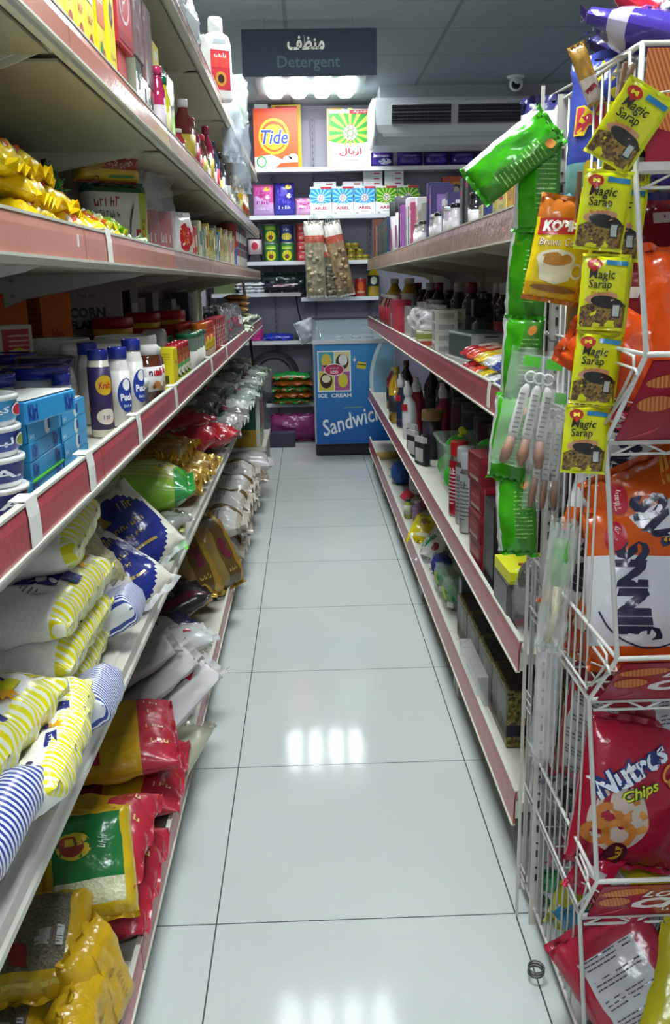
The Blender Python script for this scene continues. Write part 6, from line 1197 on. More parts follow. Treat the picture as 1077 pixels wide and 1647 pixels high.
B(proto('sauceb', bottle, .062, .34, G('2a1a24'), G('3a2a30'), C('d8c0c4'), (.2, .58), nr=.35, sh=.66, decs=((ell(0, .14, .03, .035), C('c03048')),)), -.60, 1.591, 'dark syrup bottle half hidden behind the left shelves', 'bottle')
for i, (x, z) in enumerate([(.225, 0), (.225, .168)]):
    B(proto('ycan', can, .066, .165, C('20284a'), None, M('c8b820', .4), ((ell(0, .07, .045, .04), C('8a8ab0')),), name='food_can'), x, 1.591 + z, 'navy can with yellow rim, %s of two behind the hanging snack strips' % ['lower', 'upper'][i], 'food can', 'navy cans with yellow rims')
for i in range(9):
    x, z = [(.34, 0), (.42, 0), (.50, 0), (.34, .052), (.42, .052), (.50, .052), (.46, .104), (.40, .104), (.55, 0)][i]
    B(proto('gcan', can, .040, .05, M('a8922a', .3, .5), decs=((rect(0, .025, .05, .012), C('4a5a2a')),), name='small_can'), x, 1.591 + z, 'small golden can, %s in the low pile on the third back shelf' % ordn(i), 'small can', 'small golden cans')
def cloth(c1, c2, n, w, d, seed):
    b = MB(); r = random.Random(seed)
    for k in range(n): pillow(w * r.uniform(.85, 1), d, .035, M([c1, c2][k % 2], .7, 0, .4, 30), None, 0, .012, seed + k, p=4, name='x', nu=14, nv=10, b=(t := MB())); b.add(t.v, t.f, [t.mats[m] for m in t.m], True, X=Matrix.Translation((r.uniform(-.02, .02), 0, .02 + .028 * k)) @ Matrix.Rotation(-math.pi / 2, 4, 'X'))
    return ('folded_cloths', b)
B(proto('clothw', cloth, 'd0d4d4', 'b8bcc0', 3, .30, .2, 1), -.50, 1.317, 'stack of folded whitish cloths at the left of the lower back shelf', 'folded cloths')
B(proto('dgb', pillow, .42, .20, .17, P('1e3a34', .2, .5), None, .02, .022, 2, p=2.2, name='garbage_bag_pack', decs=((rect(-.06, -.05, .14, .02), P('c8a0a8')), (rect(.10, -.05, .06, .05), P('d0c8cc')), (rect(-.05, .0, .012, .16), P('c8ccc8')))), -.215, 1.317 + .085, 'dark green bundled plastic pack with white ties on the lower back shelf', 'plastic pack')
B(proto('dgb2', pillow, .36, .11, .13, P('20242c', .2, .5), None, .02, .012, 3, p=2.6, name='garbage_bag_pack', decs=((rect(0, .01, .2, .02), P('b88a9a')),)), -.20, 1.317 + .055, 'flat black pack with pink band beneath the dark green bundle', 'plastic pack', y=8.72)
for i, x in enumerate((.385, .50)):
    B(proto('rcan2', can, .052, .165, C('b8281e'), decs=((ell(0, .09, .03, .04), C('e06a28')), (rect(0, .04, .07, .02), C('e0a890'))), name='food_can'), x, 1.27, 'tall red can, %s of two beside the yellow oil bottle' % ['left', 'right'][i], 'food can', 'tall red cans')
B(proto('gcan2', can, .05, .10, C('5a6a1c'), name='food_can'), .27, 1.27, 'squat olive can behind the hanging snack strips', 'food can')
B(proto('oilb', bottle, .055, .30, G('c8a81c'), G('3a5a2a'), C('26342a'), (.3, .62), nr=.4, sh=.6, decs=((ell(0, .14, .03, .035), C('c8d0b8')),)), .62, 1.27, 'yellow oil bottle with dark label and green cap beside the red cans', 'oil bottle')
# hanging strips of snack pouches
def strip(c1, c2, n, w, h, seed):
    b = MB(); r = random.Random(seed); gr = granular('peanut_fill_%d' % seed, c1, c2, 34, .4, .9)
    pillow(w, h, .07, gr, lambda u, v: gr if v < .42 else P('d8d4c8') if v > .62 or v < .5 else P('b85a48'), .02, .014, seed, p=3, nu=18, nv=26, waist=0, name='x', b=b)
    for k in range(14): b.ball((r.uniform(-w * .35, w * .35), -.035, r.uniform(-h * .42, h * .12)), .028, M([c2, c1][k % 2], .5), 8, 5, (1, .4, .7))
    for k in range(-2, 3): b.tube([(k * w * .16, 0, h / 2 - .01), (k * w * .05, 0, h / 2 + .05), (0, .01, h / 2 + .085)], .004, M('c8dcd4', .4), 5)
    return ('snack_strip', b)
B(proto('strip1', strip, '8a8468', 'b8a888', 1, .215, .66, 1), .085, 1.60, 'clear hanging bundle of pouches with a white printed top, left one', 'snack bundle', 'snack bundles hanging in front of the back shelves', y=8.60, ry=-1, sc=(.82, 1, 1))
B(proto('strip3', strip, '55503f', '8a8268', 1, .15, .50, 3), .215, 1.515, 'darker narrow pouch bundle squeezed between the other two', 'snack bundle', 'snack bundles hanging in front of the back shelves', y=8.64, ry=-5, sc=(.8, 1, 1))
B(proto('strip2', strip, '8a6a4a', 'a8906a', 1, .20, .68, 2), .295, 1.60, 'brown nut pouch bundle hanging askew to the right', 'snack bundle', 'snack bundles hanging in front of the back shelves', y=8.62, ry=-12, sc=(.82, 1, .97))
# goods on the two lowest back shelves
B(proto('pinkc', pillow, .22, .14, .10, P('d83a90', .3), None, .01, .012, 1, name='plastic_bag'), -.52, .886 + .055, 'hot pink plastic bag at the left of the shelf beside the freezer', 'plastic bag')
B(proto('bluec', pillow, .28, .16, .06, P('2438b0', .3), None, .01, .01, 2, name='plastic_bag'), -.27, .886 + .03, 'royal blue folded plastic bag beside the pink one', 'plastic bag', rx=-80)
B(proto('whitec', pillow, .26, .24, .12, M('d0d6dc', .25, 0, .6, 20), None, .02, .025, 3, p=2, name='plastic_bag'), .0, .886 + .09, 'white plastic bag spilling over the shelf edge beside the freezer', 'plastic bag', ry=70, y=8.70, sc=.8)
b = MB(); b.loft([(0, .30, .30, 2), (.01, .30, .30, 2), (.05, .22, .22, 2), (.052, .20, .20, 2), (.015, .27, .27, 2)], M('4c4c52', .45), 36, cap=False); b.loft([(0, .28, .28, 2), (.004, .28, .28, 2)], M('4c4c52', .45), 36)
B(('round_tray', b.mesh('round_tray'), []), -.32, .56, 'large dark grey round tray leaning on the back wall', 'tray', sc=.8, y=8.80, rx=72, ry=20)
for i in range(5):
    g = i % 2 == 0
    B(proto('dipb', pillow, .40, .26, .085, P('1e7a34' if g else 'a8561e', .2, .6), lambda u, v, g=g: P('1e8a3a' if g else 'b06020', .2, .6) if v > -.93 else P('b8501c'), .014, .012, i, p=2.6, name='snack_bag'), -.16 + .02 * (i % 2), .311 + .03 + .056 * i, '%s snack bag, %s from the bottom of the pile beside the freezer' % ('green and orange' if g else 'orange', ordn(i)), 'snack bag', 'green and orange snack bags beside the freezer', rx=-86, y=8.72, sc=(.9, .8, 1))
B(proto('purpf', pillow, .46, .34, .22, P('7e2a62', .25, .7), None, .02, .03, 2, p=2.2, name='sack'), -.13, .13, 'large shiny purple plastic sack on the floor beside the freezer', 'sack', y=8.42, rx=-20, sc=(1, 1, .76))
B(proto('dkblk', carton, .24, .12, .13, '3a3448', ()), -.25, .0, 'low dark violet box on the floor in front of the purple sack', 'box', y=8.16)
b = MB(); b.tube([(-.10, 0, 1.29), (-.08, .01, 1.15), (-.04, .0, 1.0), (-.01, 0, .85)], .006, M('15161a', .5), 6)
place(('power_cable', b.mesh('power_cable'), []), (0, 8.90, 0), 'black cable hanging down the back wall to the freezer', 'cable')
for i, (x, z, c) in enumerate([(-.72, 2.386, 'd0d4d0'), (-.75, 1.986, 'c87a30'), (-.74, 1.317, '6a7a4a'), (-.70, .886, '5a5a6a')]):
    B(proto('bkc', carton, .2, .14, .26, c), x, z, 'plain %s carton at the far left of the back shelves' % ['white', 'orange-brown', 'olive', 'slate'][i], 'carton')

# ================================================================ WIRE SNACK RACK, right foreground
RX0, RX1, RYB = .472, 1.0, 1.90
WR = M('d2d2ca', .35)
PROF = [(1.39, 1.712, 1.39, 1.545), (1.303, 1.294, 1.46, 1.145), (1.35, .819, 1.48, .689), (1.386, .395, 1.471, .264)]
def comp(name, label, cat, loc, kids, group=None, rot=None):
    root = bpy.data.objects.new(name, None); COL.objects.link(root); root.empty_display_size = .05
    root.matrix_world = Matrix.Translation(loc) @ (rot or Matrix())
    tag(root, label, cat, group)
    for nm, mb, mx in kids:
        o = obj(nm, mb, root)
        if mx is not None: o.matrix_local = mx
    return root
rack = bpy.data.objects.new('wire_display_rack', None); COL.objects.link(rack); rack.location = (RX0, RYB, 0)
tag(rack, 'white wire snack rack with sloping tray fronts at the right edge', 'display rack')
OX, OY = RX0, RYB
def W_(pts): return [(x - OX, y - OY, z) for x, y, z in pts]
for side, x in (('l', RX0), ('r', RX1)):
    b = MB(); zig = [(x, 1.39, 1.712)]
    for yu, zu, yl, zl in PROF: zig += [(x, yu, zu), (x, yl, zl)]
    zig.append((x, 1.40, .04))
    b.tube(W_(zig[1:]), .0042, WR, 8)
    b.tube(W_([(x, 1.39, 1.712), (x, RYB, 1.735), (x, RYB, .04)]), .0042, WR, 8)
    b.tube(W_([(x, 1.40, .04), (x, RYB, .04)]), .004, WR, 8)
    for yu, zu, yl, zl in PROF:
        b.tube(W_([(x, yl, zl), (x, RYB, zl)]), .0036, WR, 6); b.tube(W_([(x, yu, zu), (x, RYB, zu)]), .0036, WR, 6)
        b.tube(W_([(x - .004, yl, zl + .02), (x - .004, RYB, zl + .022)]), .0025, WR, 6)
        b.tube(W_([(x - .007, yu + .10, zu - .02), (x - .007, yu + .02, zu - .022), (x - .007, yu + .012, zu - .03), (x - .007, yl - .01, zl + .03)]), .0026, WR, 6)
        b.tube(W_([(x - .007, yu + .08, zu + .0), (x - .007, yu + .03, zu - .005), (x - .007, yu + .028, zu - .02), (x - .007, yl - .03, zl + .04)]), .0024, WR, 6)
    for k in range(11):
        y = 1.50 + .038 * k; b.tube(W_([(x, y - .01, 1.715), (x, y, .9), (x, y + .004, .04)]), .0022, WR, 5)
    for k in range(3):
        z = .95 - .44 * k
        for j in range(3): b.tube(W_([(x - .004, RYB - .03, z - .02 * j), (x - .004, RYB + .01, z - .02 * j), (x - .004, RYB + .015, z - .03 - .02 * j)]), .002, WR, 5)
    obj('side_panel', b, rack)
RED = M('9c1f33', .22, coat=.3); CHIP = stripes('ridged_chip_print', 'b85a2c', 'd88a4a', 160, 'X', .35, .5, .4)
for i, (yu, zu, yl, zl) in enumerate(PROF):
    t = MB(); xs = RX1 - RX0
    for y, z in ((yu, zu), (yl, zl), (RYB, zl)): t.tube(W_([(RX0, y, z), (RX1, y, z)]), .0042 if y < 1.8 else .003, WR, 8)
    t.tube(W_([(RX0 + .01, yl + .004, zl - .022), (RX1, yl + .004, zl - .022)]), .0025, WR, 6)
    n = 12
    zz = [(RX0 + .015 + xs * k / n * .97, yl + .004, zl - (.002 if k % 2 else .022)) for k in range(n + 1)]; t.tube(W_(zz), .0022, WR, 5)
    for k in range(1, 14): x = RX0 + xs * k / 14; t.tube(W_([(x, yl, zl), (x, RYB, zl)]), .0018, WR, 5)
    for k in range(1, 6): y = yl + (RYB - yl) * k / 6; t.tube(W_([(RX0, y, zl), (RX1, y, zl)]), .0018, WR, 5)
    tray = obj('tray', t, rack)
    s = MB(); L_ = math.hypot(yu - yl, zu - zl); dy, dz = (yu - yl) / L_, (zu - zl) / L_; ny, nz = -dz, dy
    if ny > 0: ny, nz = -ny, -nz
    ml = .012
    def sm(u, v, o, yl=yl, zl=zl, dy=dy, dz=dz, ny=ny, nz=nz): return (u, yl - OY + dy * v + ny * (.006 + o), zl + dz * v + nz * (.006 + o))
    s.dec(rect(xs / 2 + .006, L_ / 2, xs - .01, L_ - ml * 1.3), sm, RED, 0); s.dec(rect(xs / 2 + .006, L_ / 2, xs - .01, L_ - ml * 1.3), lambda u, v, o, f=sm: f(u, v, -.002), RED, 0)
    s.dec(rect(xs / 2, .006, xs - .002, .012), sm, C('c8c4bc'), 2)
    if i == 0:
        s.dec(rect(.14, .125, .27, .07), sm, CHIP, 1); s.dec(poly([(.01, .06), (.05, .05), (.06, .10), (.02, .11)]), sm, CHIP, 1.5)
    else:
        s.dec(xf(ell(0, 0, .040, .016, 24), .055, L_ * .76, 10), sm, CHIP, 1); s.dec(xf(ell(0, 0, .028, .020, 24), .045, L_ * .5, 0), sm, CHIP, 1.5)
        tw = C('e8dede')
        s.dec(txt('LOUISIANA', .19, .026, .185, L_ * .70, it=.35, bold=.03), sm, tw, 1); s.dec(txt('CHILLI', .24, .050, .20, L_ * .44, it=.35, bold=.05), sm, tw, 1); s.dec(txt('شيبس لويزيانا', .16, .016, .22, L_ * .22), sm, tw, 1)
        s.dec(poly([(.02, .012), (.06, .03), (.075, .05), (.05, .032)]), sm, C('c84a58'), 1)
    obj('tray_sign', s, tray)
    tie = MB(); tie.tube([(.0, yl - OY, zl + .07 if i else zl + .1), (.03, yl - OY - .03, zl + .065 if i else zl + .1), (.05, yl - OY - .04 if i else yl - OY - .006, zl + .07 if i else zl + .1)], .0015, M('d8d4cc', .4), 5); obj('cable_tie', tie, tray)
for x in (RX0 + .03, RX1 - .03):
    for y in (1.46, 1.86): obj('caster', MB().lathe([(.016, -.009), (.02, 0), (.016, .009)], M('6a6a68', .4), 12, X=Matrix.Translation((x - OX, y - OY, .02)) @ Matrix.Rotation(math.pi / 2, 4, 'Y')), rack)
# slotted steel post beside the rack, with hooks
b = MB(); PC = M('c9c6bb', .35)
b.box(0, 0, .86, .028, .004, 1.72, PC); b.box(.013, .012, .86, .003, .026, 1.72, PC); b.box(-.034, .03, .86, .006, .006, 1.76, PC)
for k in range(26): b.box(-.002, -.0025, .12 + .06 * k, .005, .002, .016, M('3c3b38', .6)); b.lathe([(.003, 0), (.003, .001)], M('4a4844', .6), 8, X=Matrix.Translation((-.002, -.002, .145 + .06 * k)) @ Matrix.Rotation(math.pi / 2, 4, 'X'))
hooks = []
for z in (1.13, 1.0, .80, 1.29):
    h = MB(); h.tube([(.0, -.002, z), (-.004, -.014, z - .006), (-.018, -.022, z - .004), (-.026, -.022, z + .014)], .0022, M('9a9a94', .3, .8), 6); h.tube([(0, -.004, z + .012), (-.006, -.010, z - .02), (-.002, -.012, z - .04)], .0025, M('9a9a94', .3, .8), 6); hooks.append(('hook', h, None))
comp('slotted_post', 'cream slotted steel post with small hooks standing beside the wire rack', 'post', (.474, 1.79, 0), [('post_body', b, None)] + hooks)

# ---- bags in the rack
def snack(w, h, t, zone, decs, seed, name='snack_bag'): return pillow(w, h, t, None, zone, .012, .008, seed, p=2.5, nu=20, nv=22, decs=decs, name=name)
ORG = P('c8561a'); PALE = P('ccd0d2'); NV = P('2a2d44')
def jinns(seed, rot=90):
    z = lambda u, v: ORG if v > .42 or v < -.75 else PALE
    D = [(txt('JINNS', .17, .080, -.030, -.005, rot=rot, bold=.06), NV), (ring(-.01, -.01, .095, .095, .003, 28, 0, 200, 340), NV), (join(*[rect(.03 + .009 * k, .105, .006, .05, -18) for k in range(7)]), P('d89a3a')), (txt('CREAMY', .10, .020, .045, -.02, rot=rot), P('c8785a')), (ell(-.065, .09, .028, .018, 20, 75), P('b02438')), (txt('Tiffany', .04, .014, -.065, .09, rot=75), P('e8d0d4'))]
    return snack(.22, .29, .09, z, D, seed)
def place2(tree, loc, label, cat, group=None, **k): return place(tree, loc, label, cat, group, **k)
BG = 'orange and white crisp bags in the rack'
place2(proto('jinns', jinns, 1), (.585, 1.555, .862), 'orange and white crisp bag with upright navy lettering resting on the third tray front', 'snack bag', BG, rx=-22, ry=4, rz=4)
place2(proto('jinns', jinns, 2, 75), (.64, 1.60, .955), 'orange and white crisp bag leaning behind the front one, red oval visible', 'snack bag', BG, rx=-18, ry=-24)
place2(proto('jinns', jinns, 3, 95), (.61, 1.72, 1.03), 'orange and white crisp bag highest in its tray with big ridged chips', 'snack bag', BG, rx=-25, ry=22)
place2(proto('jinns', jinns, 1), (.585, 1.70, .86), 'orange and white crisp bag behind the side wires, black letters showing', 'snack bag', BG, rx=-20, rz=-50, ry=18)
place2(proto('pinkt', snack, .16, .18, .07, lambda u, v: P('c86a2a') if v > .1 else P('d8b8b0') if v > -.3 else P('b8482c'), ((lines(0, -.01, .10, .03, 2), P('3a3436')), (ell(.02, .05, .03, .025), P('e0a030'))), 2), (.555, 1.60, .775), 'small orange and pinkish bag low behind the side wires', 'snack bag', rz=-30, ry=15)
def nutros():
    z = lambda u, v: P('a01c32', .18)
    D = [(ell(-.045, -.045, .062, .068, 28), P('c8b8a8'))]
    for k, (x, y, r) in enumerate([(-.035, -.02, .032), (-.07, -.04, .030), (-.01, -.045, .030), (-.04, -.075, .036), (-.085, -.08, .028)]): D.append((ring(x, y, r, r * .85, .014, 22), P(['c8803a', 'b8702c', 'd08c44'][k % 3])))
    D += [(txt('Nutros', .175, .052, -.035, .055, rot=36, bold=.12), P('20306a')), (txt('Nutros', .17, .048, -.035, .055, rot=36, bold=.03), P('dfe4ec')), (txt('Chips', .085, .034, -.012, .013, rot=28, bold=.10, it=.2), P('2a3a1c')), (txt('Chips', .082, .031, -.012, .013, rot=28, bold=.02, it=.2), P('d8dc2a')),
          (ring(.055, .06, .026, .018, .005, 22, 30), P('d8903a')), (ring(.068, .048, .024, .016, .005, 22, 30), P('c8802c')), (ell(-.035, -.118, .026, .028, 20), P('4a1c2a')), (ell(-.038, -.116, .014, .018), P('c8a030')), (rect(-.04, -.12, .024, .004, 20), P('3a2a20')), (rect(-.04, -.11, .024, .004, 20), P('3a2a20'))]
    return snack(.24, .31, .11, z, D, 5)
place2(proto('nutros', nutros), (.588, 1.565, .455), 'large red crisp bag picturing fried rings in the fourth tray', 'snack bag', rx=-14, ry=14, rz=6, sc=.92)
def backbag(c1, seed=3):
    z = lambda u, v: P('b0b2b4') if abs(u) < .62 and v < .7 and v > -.7 else P(c1)
    D = [(join(*[xf(lines(0, 0, .10, .022, 3, seed=k), .0, .07 - .035 * k, 90 * 0) for k in range(5)]), P('4a4c50')), (rect(.0, -.105, .07, .016), P('5a5c60'))]
    return snack(.20, .27, .09, z, D, seed)
place2(proto('bb', backbag, '98202f', 1), (.70, 1.64, .58), 'red and silver bag showing its printed back behind the fried-ring bag', 'snack bag', 'bags showing their printed backs', rx=-16, ry=-10)
place2(proto('bb', backbag, '98202f', 2), (.57, 1.70, .50), 'red and silver bag pressed against the side wires beside the fried-ring bag', 'snack bag', 'bags showing their printed backs', rz=-60, rx=-10)
place2(proto('bb', backbag, '9a2438', 2), (.565, 1.44, .13), 'red and silver bag slumped diagonally at the very bottom of the rack', 'snack bag', 'bags showing their printed backs', rx=-35, ry=-35)
place2(proto('bb', backbag, 'b0a81c', 3), (.665, 1.40, .11), 'yellow and silver bag at the bottom right corner of the rack', 'snack bag', 'bags showing their printed backs', rx=-35, ry=28)
place2(proto('bb', backbag, 'b0a81c', 1), (.63, 1.56, .19), 'yellow and silver bag lying just beneath the lowest tray sign', 'snack bag', 'bags showing their printed backs', rx=-70, ry=-75)
place2(proto('bb', backbag, '2a3438', 2), (.68, 1.50, .13), 'dark and silver bag between the red and the yellow bottom bags', 'snack bag', 'bags showing their printed backs', rx=-40, ry=35)
OR2 = P('d8501a', .18)
for i, (x, y, z, rx, ry, rz, c, dc, lb) in enumerate([(.62, 1.46, 1.33, -20, 0, 8, 'd8501a', 'e0d8c8', 'big glossy orange bag in front of the second tray'), (.67, 1.42, 1.24, -35, 30, 0, 'e05a1c', '2a2a4a', 'orange and yellow bag with dark round print on the tray lip'), (.64, 1.66, 1.42, -10, 0, 0, '8a1c20', 'c86a2a', 'dark red bag standing at the back of the second tray'), (.54, 1.60, 1.30, -8, 0, -60, '7a1c24', 'b84a2a', 'dark red bag against the side wires of the second tray')]):
    place2(proto('ob', snack, .20, .25, .10, (lambda c: (lambda u, v: P(c, .18)))(c), ((ell(0, -.02, .045, .04), P(dc)), (rect(.0, .07, .10, .018), P('e0dcd0')), (ell(.03, -.05, .03, .02), P('e0b830'))), i), (x, y, z), lb, 'snack bag', 'bags in the second tray', rx=rx, ry=ry, rz=rz)
place2(proto('tip', snack, .13, .18, .05, lambda u, v: OR2, (), 2), (.49, 1.47, 1.285), 'orange bag whose corner pokes out through the side wires', 'snack bag', rz=-20, ry=-60, rx=-10)
def purplebag():
    z = lambda u, v: P('4a3aa0', .16) if v < .55 or v > .72 else P('c8c4e0', .16)
    return snack(.24, .30, .08, z, ((ring(.02, .02, .032, .026, .008, 22), P('d8a830')), (ring(.055, -.0, .028, .020, .007, 22), P('d8a830')), (lines(.02, -.07, .14, .06, 6), P('b8b4e0')), (lines(-.06, .05, .05, .03, 2), P('c83048'))), 4)
place2(proto('purpbag', purplebag), (.575, 1.50, 1.735), 'purple crisp bag with orange rings lying across the top of the rack', 'snack bag', rx=-72, ry=-4, rz=62, sc=.95)
place2(proto('purpbag', purplebag), (.60, 1.46, 1.645), 'purple crisp bag standing in the top tray behind the front wire', 'snack bag', rx=-15, rz=5, sc=.8)
place2(proto('redtop', snack, .24, .2, .09, lambda u, v: P('b01c34', .16) if v > -.5 else P('2a2a3a'), ((scr(.14, .04, 0, .03, it=.3), P('e0d0d4')), (rect(0, -.05, .12, .015), P('d8d4d0'))), 2), (.62, 1.58, 1.80), 'crimson bag piled on top of the purple one above the rack', 'snack bag', rx=-60, rz=20)
place2(proto('bluetop', snack, .2, .16, .07, lambda u, v: P('28245a', .2), ((rect(0, .02, .1, .02), P('c8c4d0')),), 3), (.60, 1.76, 1.76), 'dark bag poking out behind the crimson bag above the rack', 'snack bag', rx=-60, rz=50)
def mag():
    z = lambda u, v: P('3a4aa0') if v > -.55 else P('7ab0b0')
    D = [(ell(-.05 + .04 * k, .075 - .01 * (k % 2), .013, .030, 14, -15 + 12 * k), P('d8c030')) for k in range(4)] + [(ell(-.045 + .045 * k, -.085, .014, .030, 14, 12), P('d8b830')) for k in range(3)]
    D += [(txt('Magic', .155, .060, .0, .0, bold=.09), P('d8c030')), (txt('Magic', .15, .055, .0, .0, bold=.03), P('c03a50'))]
    return snack(.19, .24, .07, z, D, 1)
place2(proto('mag', mag), (.53, 1.62, 1.64), 'blue bag with yellow balloons and red lettering behind the side wires', 'snack bag', rz=-28, rx=-6)
place2(proto('white_sa', snack, .16, .26, .06, lambda u, v: P('d4d4d8') if v < .8 else P('2a2a60'), ((ell(.0, -.0, .035, .042), P('20245a')), (scr(.05, .016, 0, 0), P('e4e4e8'))), 2), (.478, 1.83, 1.60), 'white bag with a dark blue oval behind the green strip', 'snack bag', rz=-35)
def nutstick():
    b = MB(); pillow(.045, .16, .03, M('d8d0c4', .2, 0, .4, 40), lambda u, v: P('a07a34') if v > -.2 else P('c8bcb0'), .008, .004, 1, p=2.5, name='x', b=b, decs=((rect(0, -.04, .03, .012, 20), P('8a2a34')),)); return ('nut_stick_pack', b)
place2(proto('nuts', nutstick), (.455, 1.60, 1.715), 'slim brown nut bar pack clipped high on the side of the rack', 'snack bar', rz=-20, ry=-22, sc=.62)
place2(proto('nuts2', pillow, .10, .22, .05, M('b8bcc0', .12, .7, .7, 30), None, .012, .008, 3, name='snack_bag'), (.52, 1.47, 1.645), 'crinkled silver bag between the top wire and the yellow sachets', 'snack bag', rz=-30)
place2(proto('brntop', snack, .2, .24, .06, lambda u, v: P('a0701c', .2) if v > -.4 else P('8a5a18'), ((ell(0, .05, .04, .03), P('d8a030')), (rect(0, -.08, .12, .02), P('5a2a18'))), 1), (.64, 1.36, 1.52), 'amber brown bag hanging in front of the top tray sign at the picture edge', 'snack bag', rx=-4, ry=-6)
# small bright sweets packs lying behind the lower side wires
for i in range(14):
    r = random.Random(900 + i); c, nm = [('c02040', 'red'), ('2a7aa0', 'blue'), ('202428', 'black'), ('b8b41c', 'yellow'), ('8a8e90', 'silver'), ('2c8a4a', 'green'), ('b04a5a', 'pink')][i % 7]
    place2(proto('swt', pillow, .075, .11, .035, P(c, .15, .6), None, .012, .008, i % 2, p=2, nu=12, nv=12, decs=((rect(0, 0, .04, .02), P('d8d8dc')),), name='sweets_packet'), (.515 + .03 * (i % 2), 1.53 + .052 * (i % 7), (.315 if i < 7 else .085) + .03 * (i % 3)), '%s foil sweets packet %s behind the side wires, %s from the front' % (nm, 'in the lowest tray' if i < 7 else 'on the rack floor', ordn(i % 7)), 'sweets packet', 'small foil sweets packets', rz=r.uniform(-80, -20), rx=r.uniform(-30, 20), ry=r.uniform(-50, 50))

# ---- yellow seasoning sachet strips
def sachet(seed=1):
    YS = P('d8dc1a', .2, .25)
    D = [(poly([(-.033, -.050), (.033, -.050), (.033, -.018), (.012, -.008), (-.012, -.012), (-.033, -.022)]), granular('stew_print', '3a2a1c', 'a8843c', 260, .3, .05)), (ell(-.004, -.008, .024, .008, 18, 8), P('c8906a')), (ell(.004, -.014, .024, .009, 18, -8), P('2a2620')), (rect(.018, -.026, .012, .020), P('3a3c3a')), (rect(.018, -.026, .009, .016), P('b8bcb4')),
         (ell(-.018, .040, .011, .008, 16), P('c02a1c')), (rect(-.018, .032, .008, .006, 45), P('c02a1c')), (txt('M', .010, .006, -.018, .040, bold=.05), P('e8dc28')), (rect(.014, .042, .032, .007, -3), P('2a7aa8')), (txt('Magic', .038, .017, -.006, .024, bold=.012, it=.12), P('2a2420')), (txt('Sarap', .034, .016, -.008, .010, bold=.012, it=.12), P('2a2420')), (txt('ALL IN ONE', .026, .004, -.008, -.001), P('c8703a')), (rect(.032, 0, .003, .10), P('b8bc16'))]
    return pillow(.070, .110, .010, YS, None, .004, .0025, seed, p=3, nu=10, nv=14, waist=0, decs=D, name='sachet')
def strip_of(name, label, cat, items, fn, group=None):
    x0, y0, z0 = items[0][0]
    kids = []
    for i, (loc, rz, rx, ry) in enumerate(items):
        mx = Matrix.Translation((loc[0] - x0, loc[1] - y0, loc[2] - z0)) @ Matrix.Rotation(R_(rz), 4, 'Z') @ Euler((R_(rx), R_(ry), 0)).to_matrix().to_4x4()
        t = proto('sp' + name + str(i % 3), fn, i % 3); kids.append((t[0], t[1], mx))
    return comp(name, label, cat, (x0, y0, z0), kids, group)
strip_of('sachet_strip', 'front strip of yellow seasoning sachets, its top sachet flipped outwards', 'sachet strip', [((.446, 1.352, 1.600), -6, 22, 30), ((.427, 1.385, 1.492), -4, 3, 6), ((.440, 1.405, 1.378), -8, -2, 3), ((.441, 1.43, 1.264), -4, -2, 5), ((.437, 1.455, 1.150), -6, -1, 3)], sachet, 'strips of yellow sachets')
strip_of('sachet_strip', 'rear strip of yellow sachets hanging just behind the front one', 'sachet strip', [((.468, 1.41, 1.585), -12, 4, 4), ((.462, 1.42, 1.478), -10, 2, 5), ((.452, 1.435, 1.372), -10, 0, 4)], sachet, 'strips of yellow sachets')
def peg():
    b = MB(); c = M('6a4a34', .6)
    for s in (-1, 1): b.cbox(s * .004, 0, 0, .006, .010, .07, c, .001, X=Matrix.Rotation(s * .05, 4, 'Y'))
    b.tube([(-.008, 0, .008), (0, -.006, .010), (.008, 0, .008)], .0015, M('8a8a88', .3, .8), 5); return ('clothes_peg', b)
place2(proto('peg', peg), (.451, 1.40, 1.655), 'brown wooden clothes peg gripping the yellow sachets at the rack top', 'clothes peg', ry=12)
place2(proto('peg', peg), (.432, 1.52, 1.525), 'brown wooden clothes peg holding the coffee pouch', 'clothes peg', ry=4)
def kopi():
    z = lambda u, v: P('b8641a', .2) if v > .62 else P('d8a818', .2) if v < -.7 else P('e4c81c', .2)
    D = [(poly([(-.048, .050), (.048, .062), (.048, .034), (-.048, .020)]), P('b8242c')), (txt('KOPIKO', .085, .020, .0, .042, rot=7, bold=.06, it=.2), P('f0ece4')), (txt('Brown Coffee', .088, .014, .0, .013, rot=5, bold=.03, it=.25), P('7a3c1c')), (txt('Brown Coffee', .086, .013, .0, .0135, rot=5, bold=.0, it=.25), P('f0e8d8')),
         (poly([(-.040, -.020), (.030, -.010), (.024, -.052), (.0, -.062), (-.030, -.056)]), P('e8e0c0')), (ell(-.006, -.016, .036, .016, 24, 5), P('eee6c8')), (ell(-.006, -.017, .030, .012, 24, 5), P('b8803a')), (ring(.034, -.034, .012, .014, .004, 18), P('e0d8b8')), (ell(0, -.070, .044, .006), P('8a5a24'))]
    return pillow(.105, .190, .035, None, z, .008, .004, 2, p=3, decs=D, name='coffee_pouch')
place2(proto('kopi', kopi), (.405, 1.53, 1.443), 'yellow brown-coffee pouch with a cup picture, hanging beside the sachets', 'coffee pouch', rz=-6, ry=10, sc=.87)
place2(proto('kopi2', pillow, .07, .17, .03, P('cfb428'), lambda u, v: P('cfb428') if v > -.3 else P('8a6a30'), .008, .004, 3, decs=((ell(0, -.0, .022, .04), P('b0a068')),), name='coffee_pouch'), (.463, 1.56, 1.385), 'second yellow coffee pouch mostly hidden behind the sachets', 'coffee pouch', rz=-10)
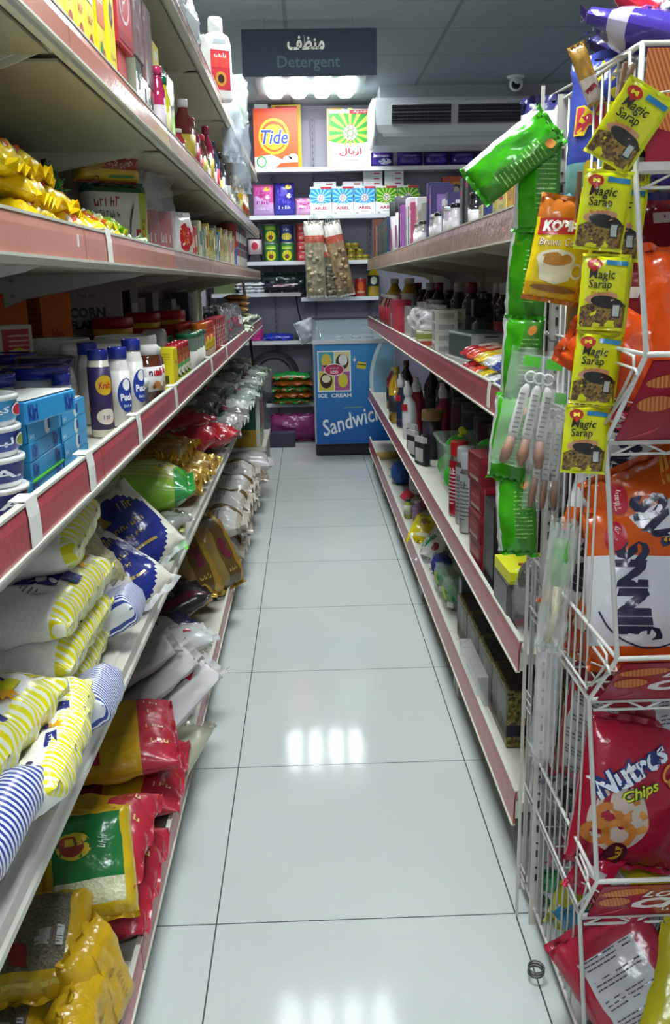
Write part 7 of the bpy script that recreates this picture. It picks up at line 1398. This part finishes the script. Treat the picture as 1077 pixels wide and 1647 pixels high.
# ---- green seasoning packets strip
def gpack(seed=0):
    GR = P('3aa414', .18, .35); GS = P('3c8424', .25, .3)
    z = lambda u, v: P('c8d0c8') if u < -.72 else GR if u < .12 else GS
    D = [(lines(.022, .0, .034, .10, 12, t=.3), P('8ac060')), (ell(.026, .062, .008, .009), P('c8803a'))]
    return pillow(.085, .175, .040, None, z, .007, .006, seed, p=2.2, nu=16, nv=18, decs=D, name='packet')
strip_of('green_packet_strip', 'long hanging strip of bright green seasoning packets, the top one folded over to the left', 'packet strip', [((.425, 1.78, 1.570), -32, 0, 2), ((.375, 1.76, 1.612), -20, -8, 52), ((.416, 1.80, 1.405), -44, 0, 4), ((.410, 1.80, 1.245), -40, 2, 3), ((.392, 1.80, 1.095), -42, 0, 6), ((.408, 1.80, .945), -36, 0, -4)], gpack)
# ---- clear bags of brushes and chains
def brushbag():
    b = MB(); pillow(.12, .22, .03, FILM('eef2f0', .16), None, .01, .008, 3, p=2.4, name='x', b=b)
    for k in range(3):
        x = -.028 + .026 * k; b.loft([(-.055, .009, .004, 3, x, 0), (-.045, .010, .005, 3, x, 0), (.035, .009, .004, 3, x * .8, 0), (.045, .004, .003, 2, x * .7, 0)], M('d4d4ce', .4), 12)
        for j in range(9): b.box(x * .9, -.006, -.045 + .009 * j, .010, .003, .0025, M('6a6a66', .5))
        b.tube([(x, 0, -.055), (x * 1.15, -.004, -.085), (x * 1.3, 0, -.105)], [.008, .011, .006], M('9a7460', .5), 8)
        b.tube([(.010 * math.cos(a) + x * .6, 0, .058 + .010 * math.sin(a)) for a in [q * .6 for q in range(11)]], .0022, M('d8dcd8', .4), 5)
    for k in range(2): b.dec(rect(-.02 + .04 * k, .088, .03, .018), lambda u, v, o: (u, -.012 - o, v), P('5ac83a'), 1)
    return ('brush_bag', b)
place2(proto('brushbag', brushbag), (.412, 1.70, 1.165), 'clear bag of white toothed handles with brown tips hanging from the post hook', 'clear bag', rz=-15, ry=10)
place2(proto('brushbag', brushbag), (.448, 1.715, 1.09), 'second clear bag with brown tips, hanging behind and lower than the first', 'clear bag', rz=-30, ry=4, sc=(.7, 1, 1.1))
def chainbag():
    b = MB(); pillow(.055, .26, .025, FILM('dfe8dc', .34), None, .01, .010, 5, p=2.4, name='x', b=b); b.loft([(.0, .012, .006, 2), (.04, .018, .008, 2), (.09, .012, .006, 2)], M('5aa04a', .4), 12); b.tube([(0, 0, 0), (.004, -.004, -.05), (-.004, 0, -.11)], .008, M('d0c8a8', .4), 8)
    return ('charm_bag', b)
place2(proto('chainb', chainbag), (.447, 1.62, .85), 'narrow clear bag with a green charm hanging outside the side wires', 'clear bag', rz=-20, ry=5)
place2(proto('chainb2', pillow, .05, .26, .03, FILM('dde2e2', .3), None, .01, .01, 2, name='chain_bag'), (.445, 1.66, .60), 'crinkled silvery clear bag hanging low outside the side wires', 'clear bag', rz=-20, ry=2)
place2(proto('wireb', lambda: ('wire_coil', MB().tube([(.016 * math.cos(a), .016 * math.sin(a), .0012 * a) for a in [k * .5 for k in range(38)]], .002, M('6a6e6c', .35, .7), 5))), (.435, 1.62, .016), 'small coil of grey wire on the floor beside the rack foot', 'wire coil', rx=12)
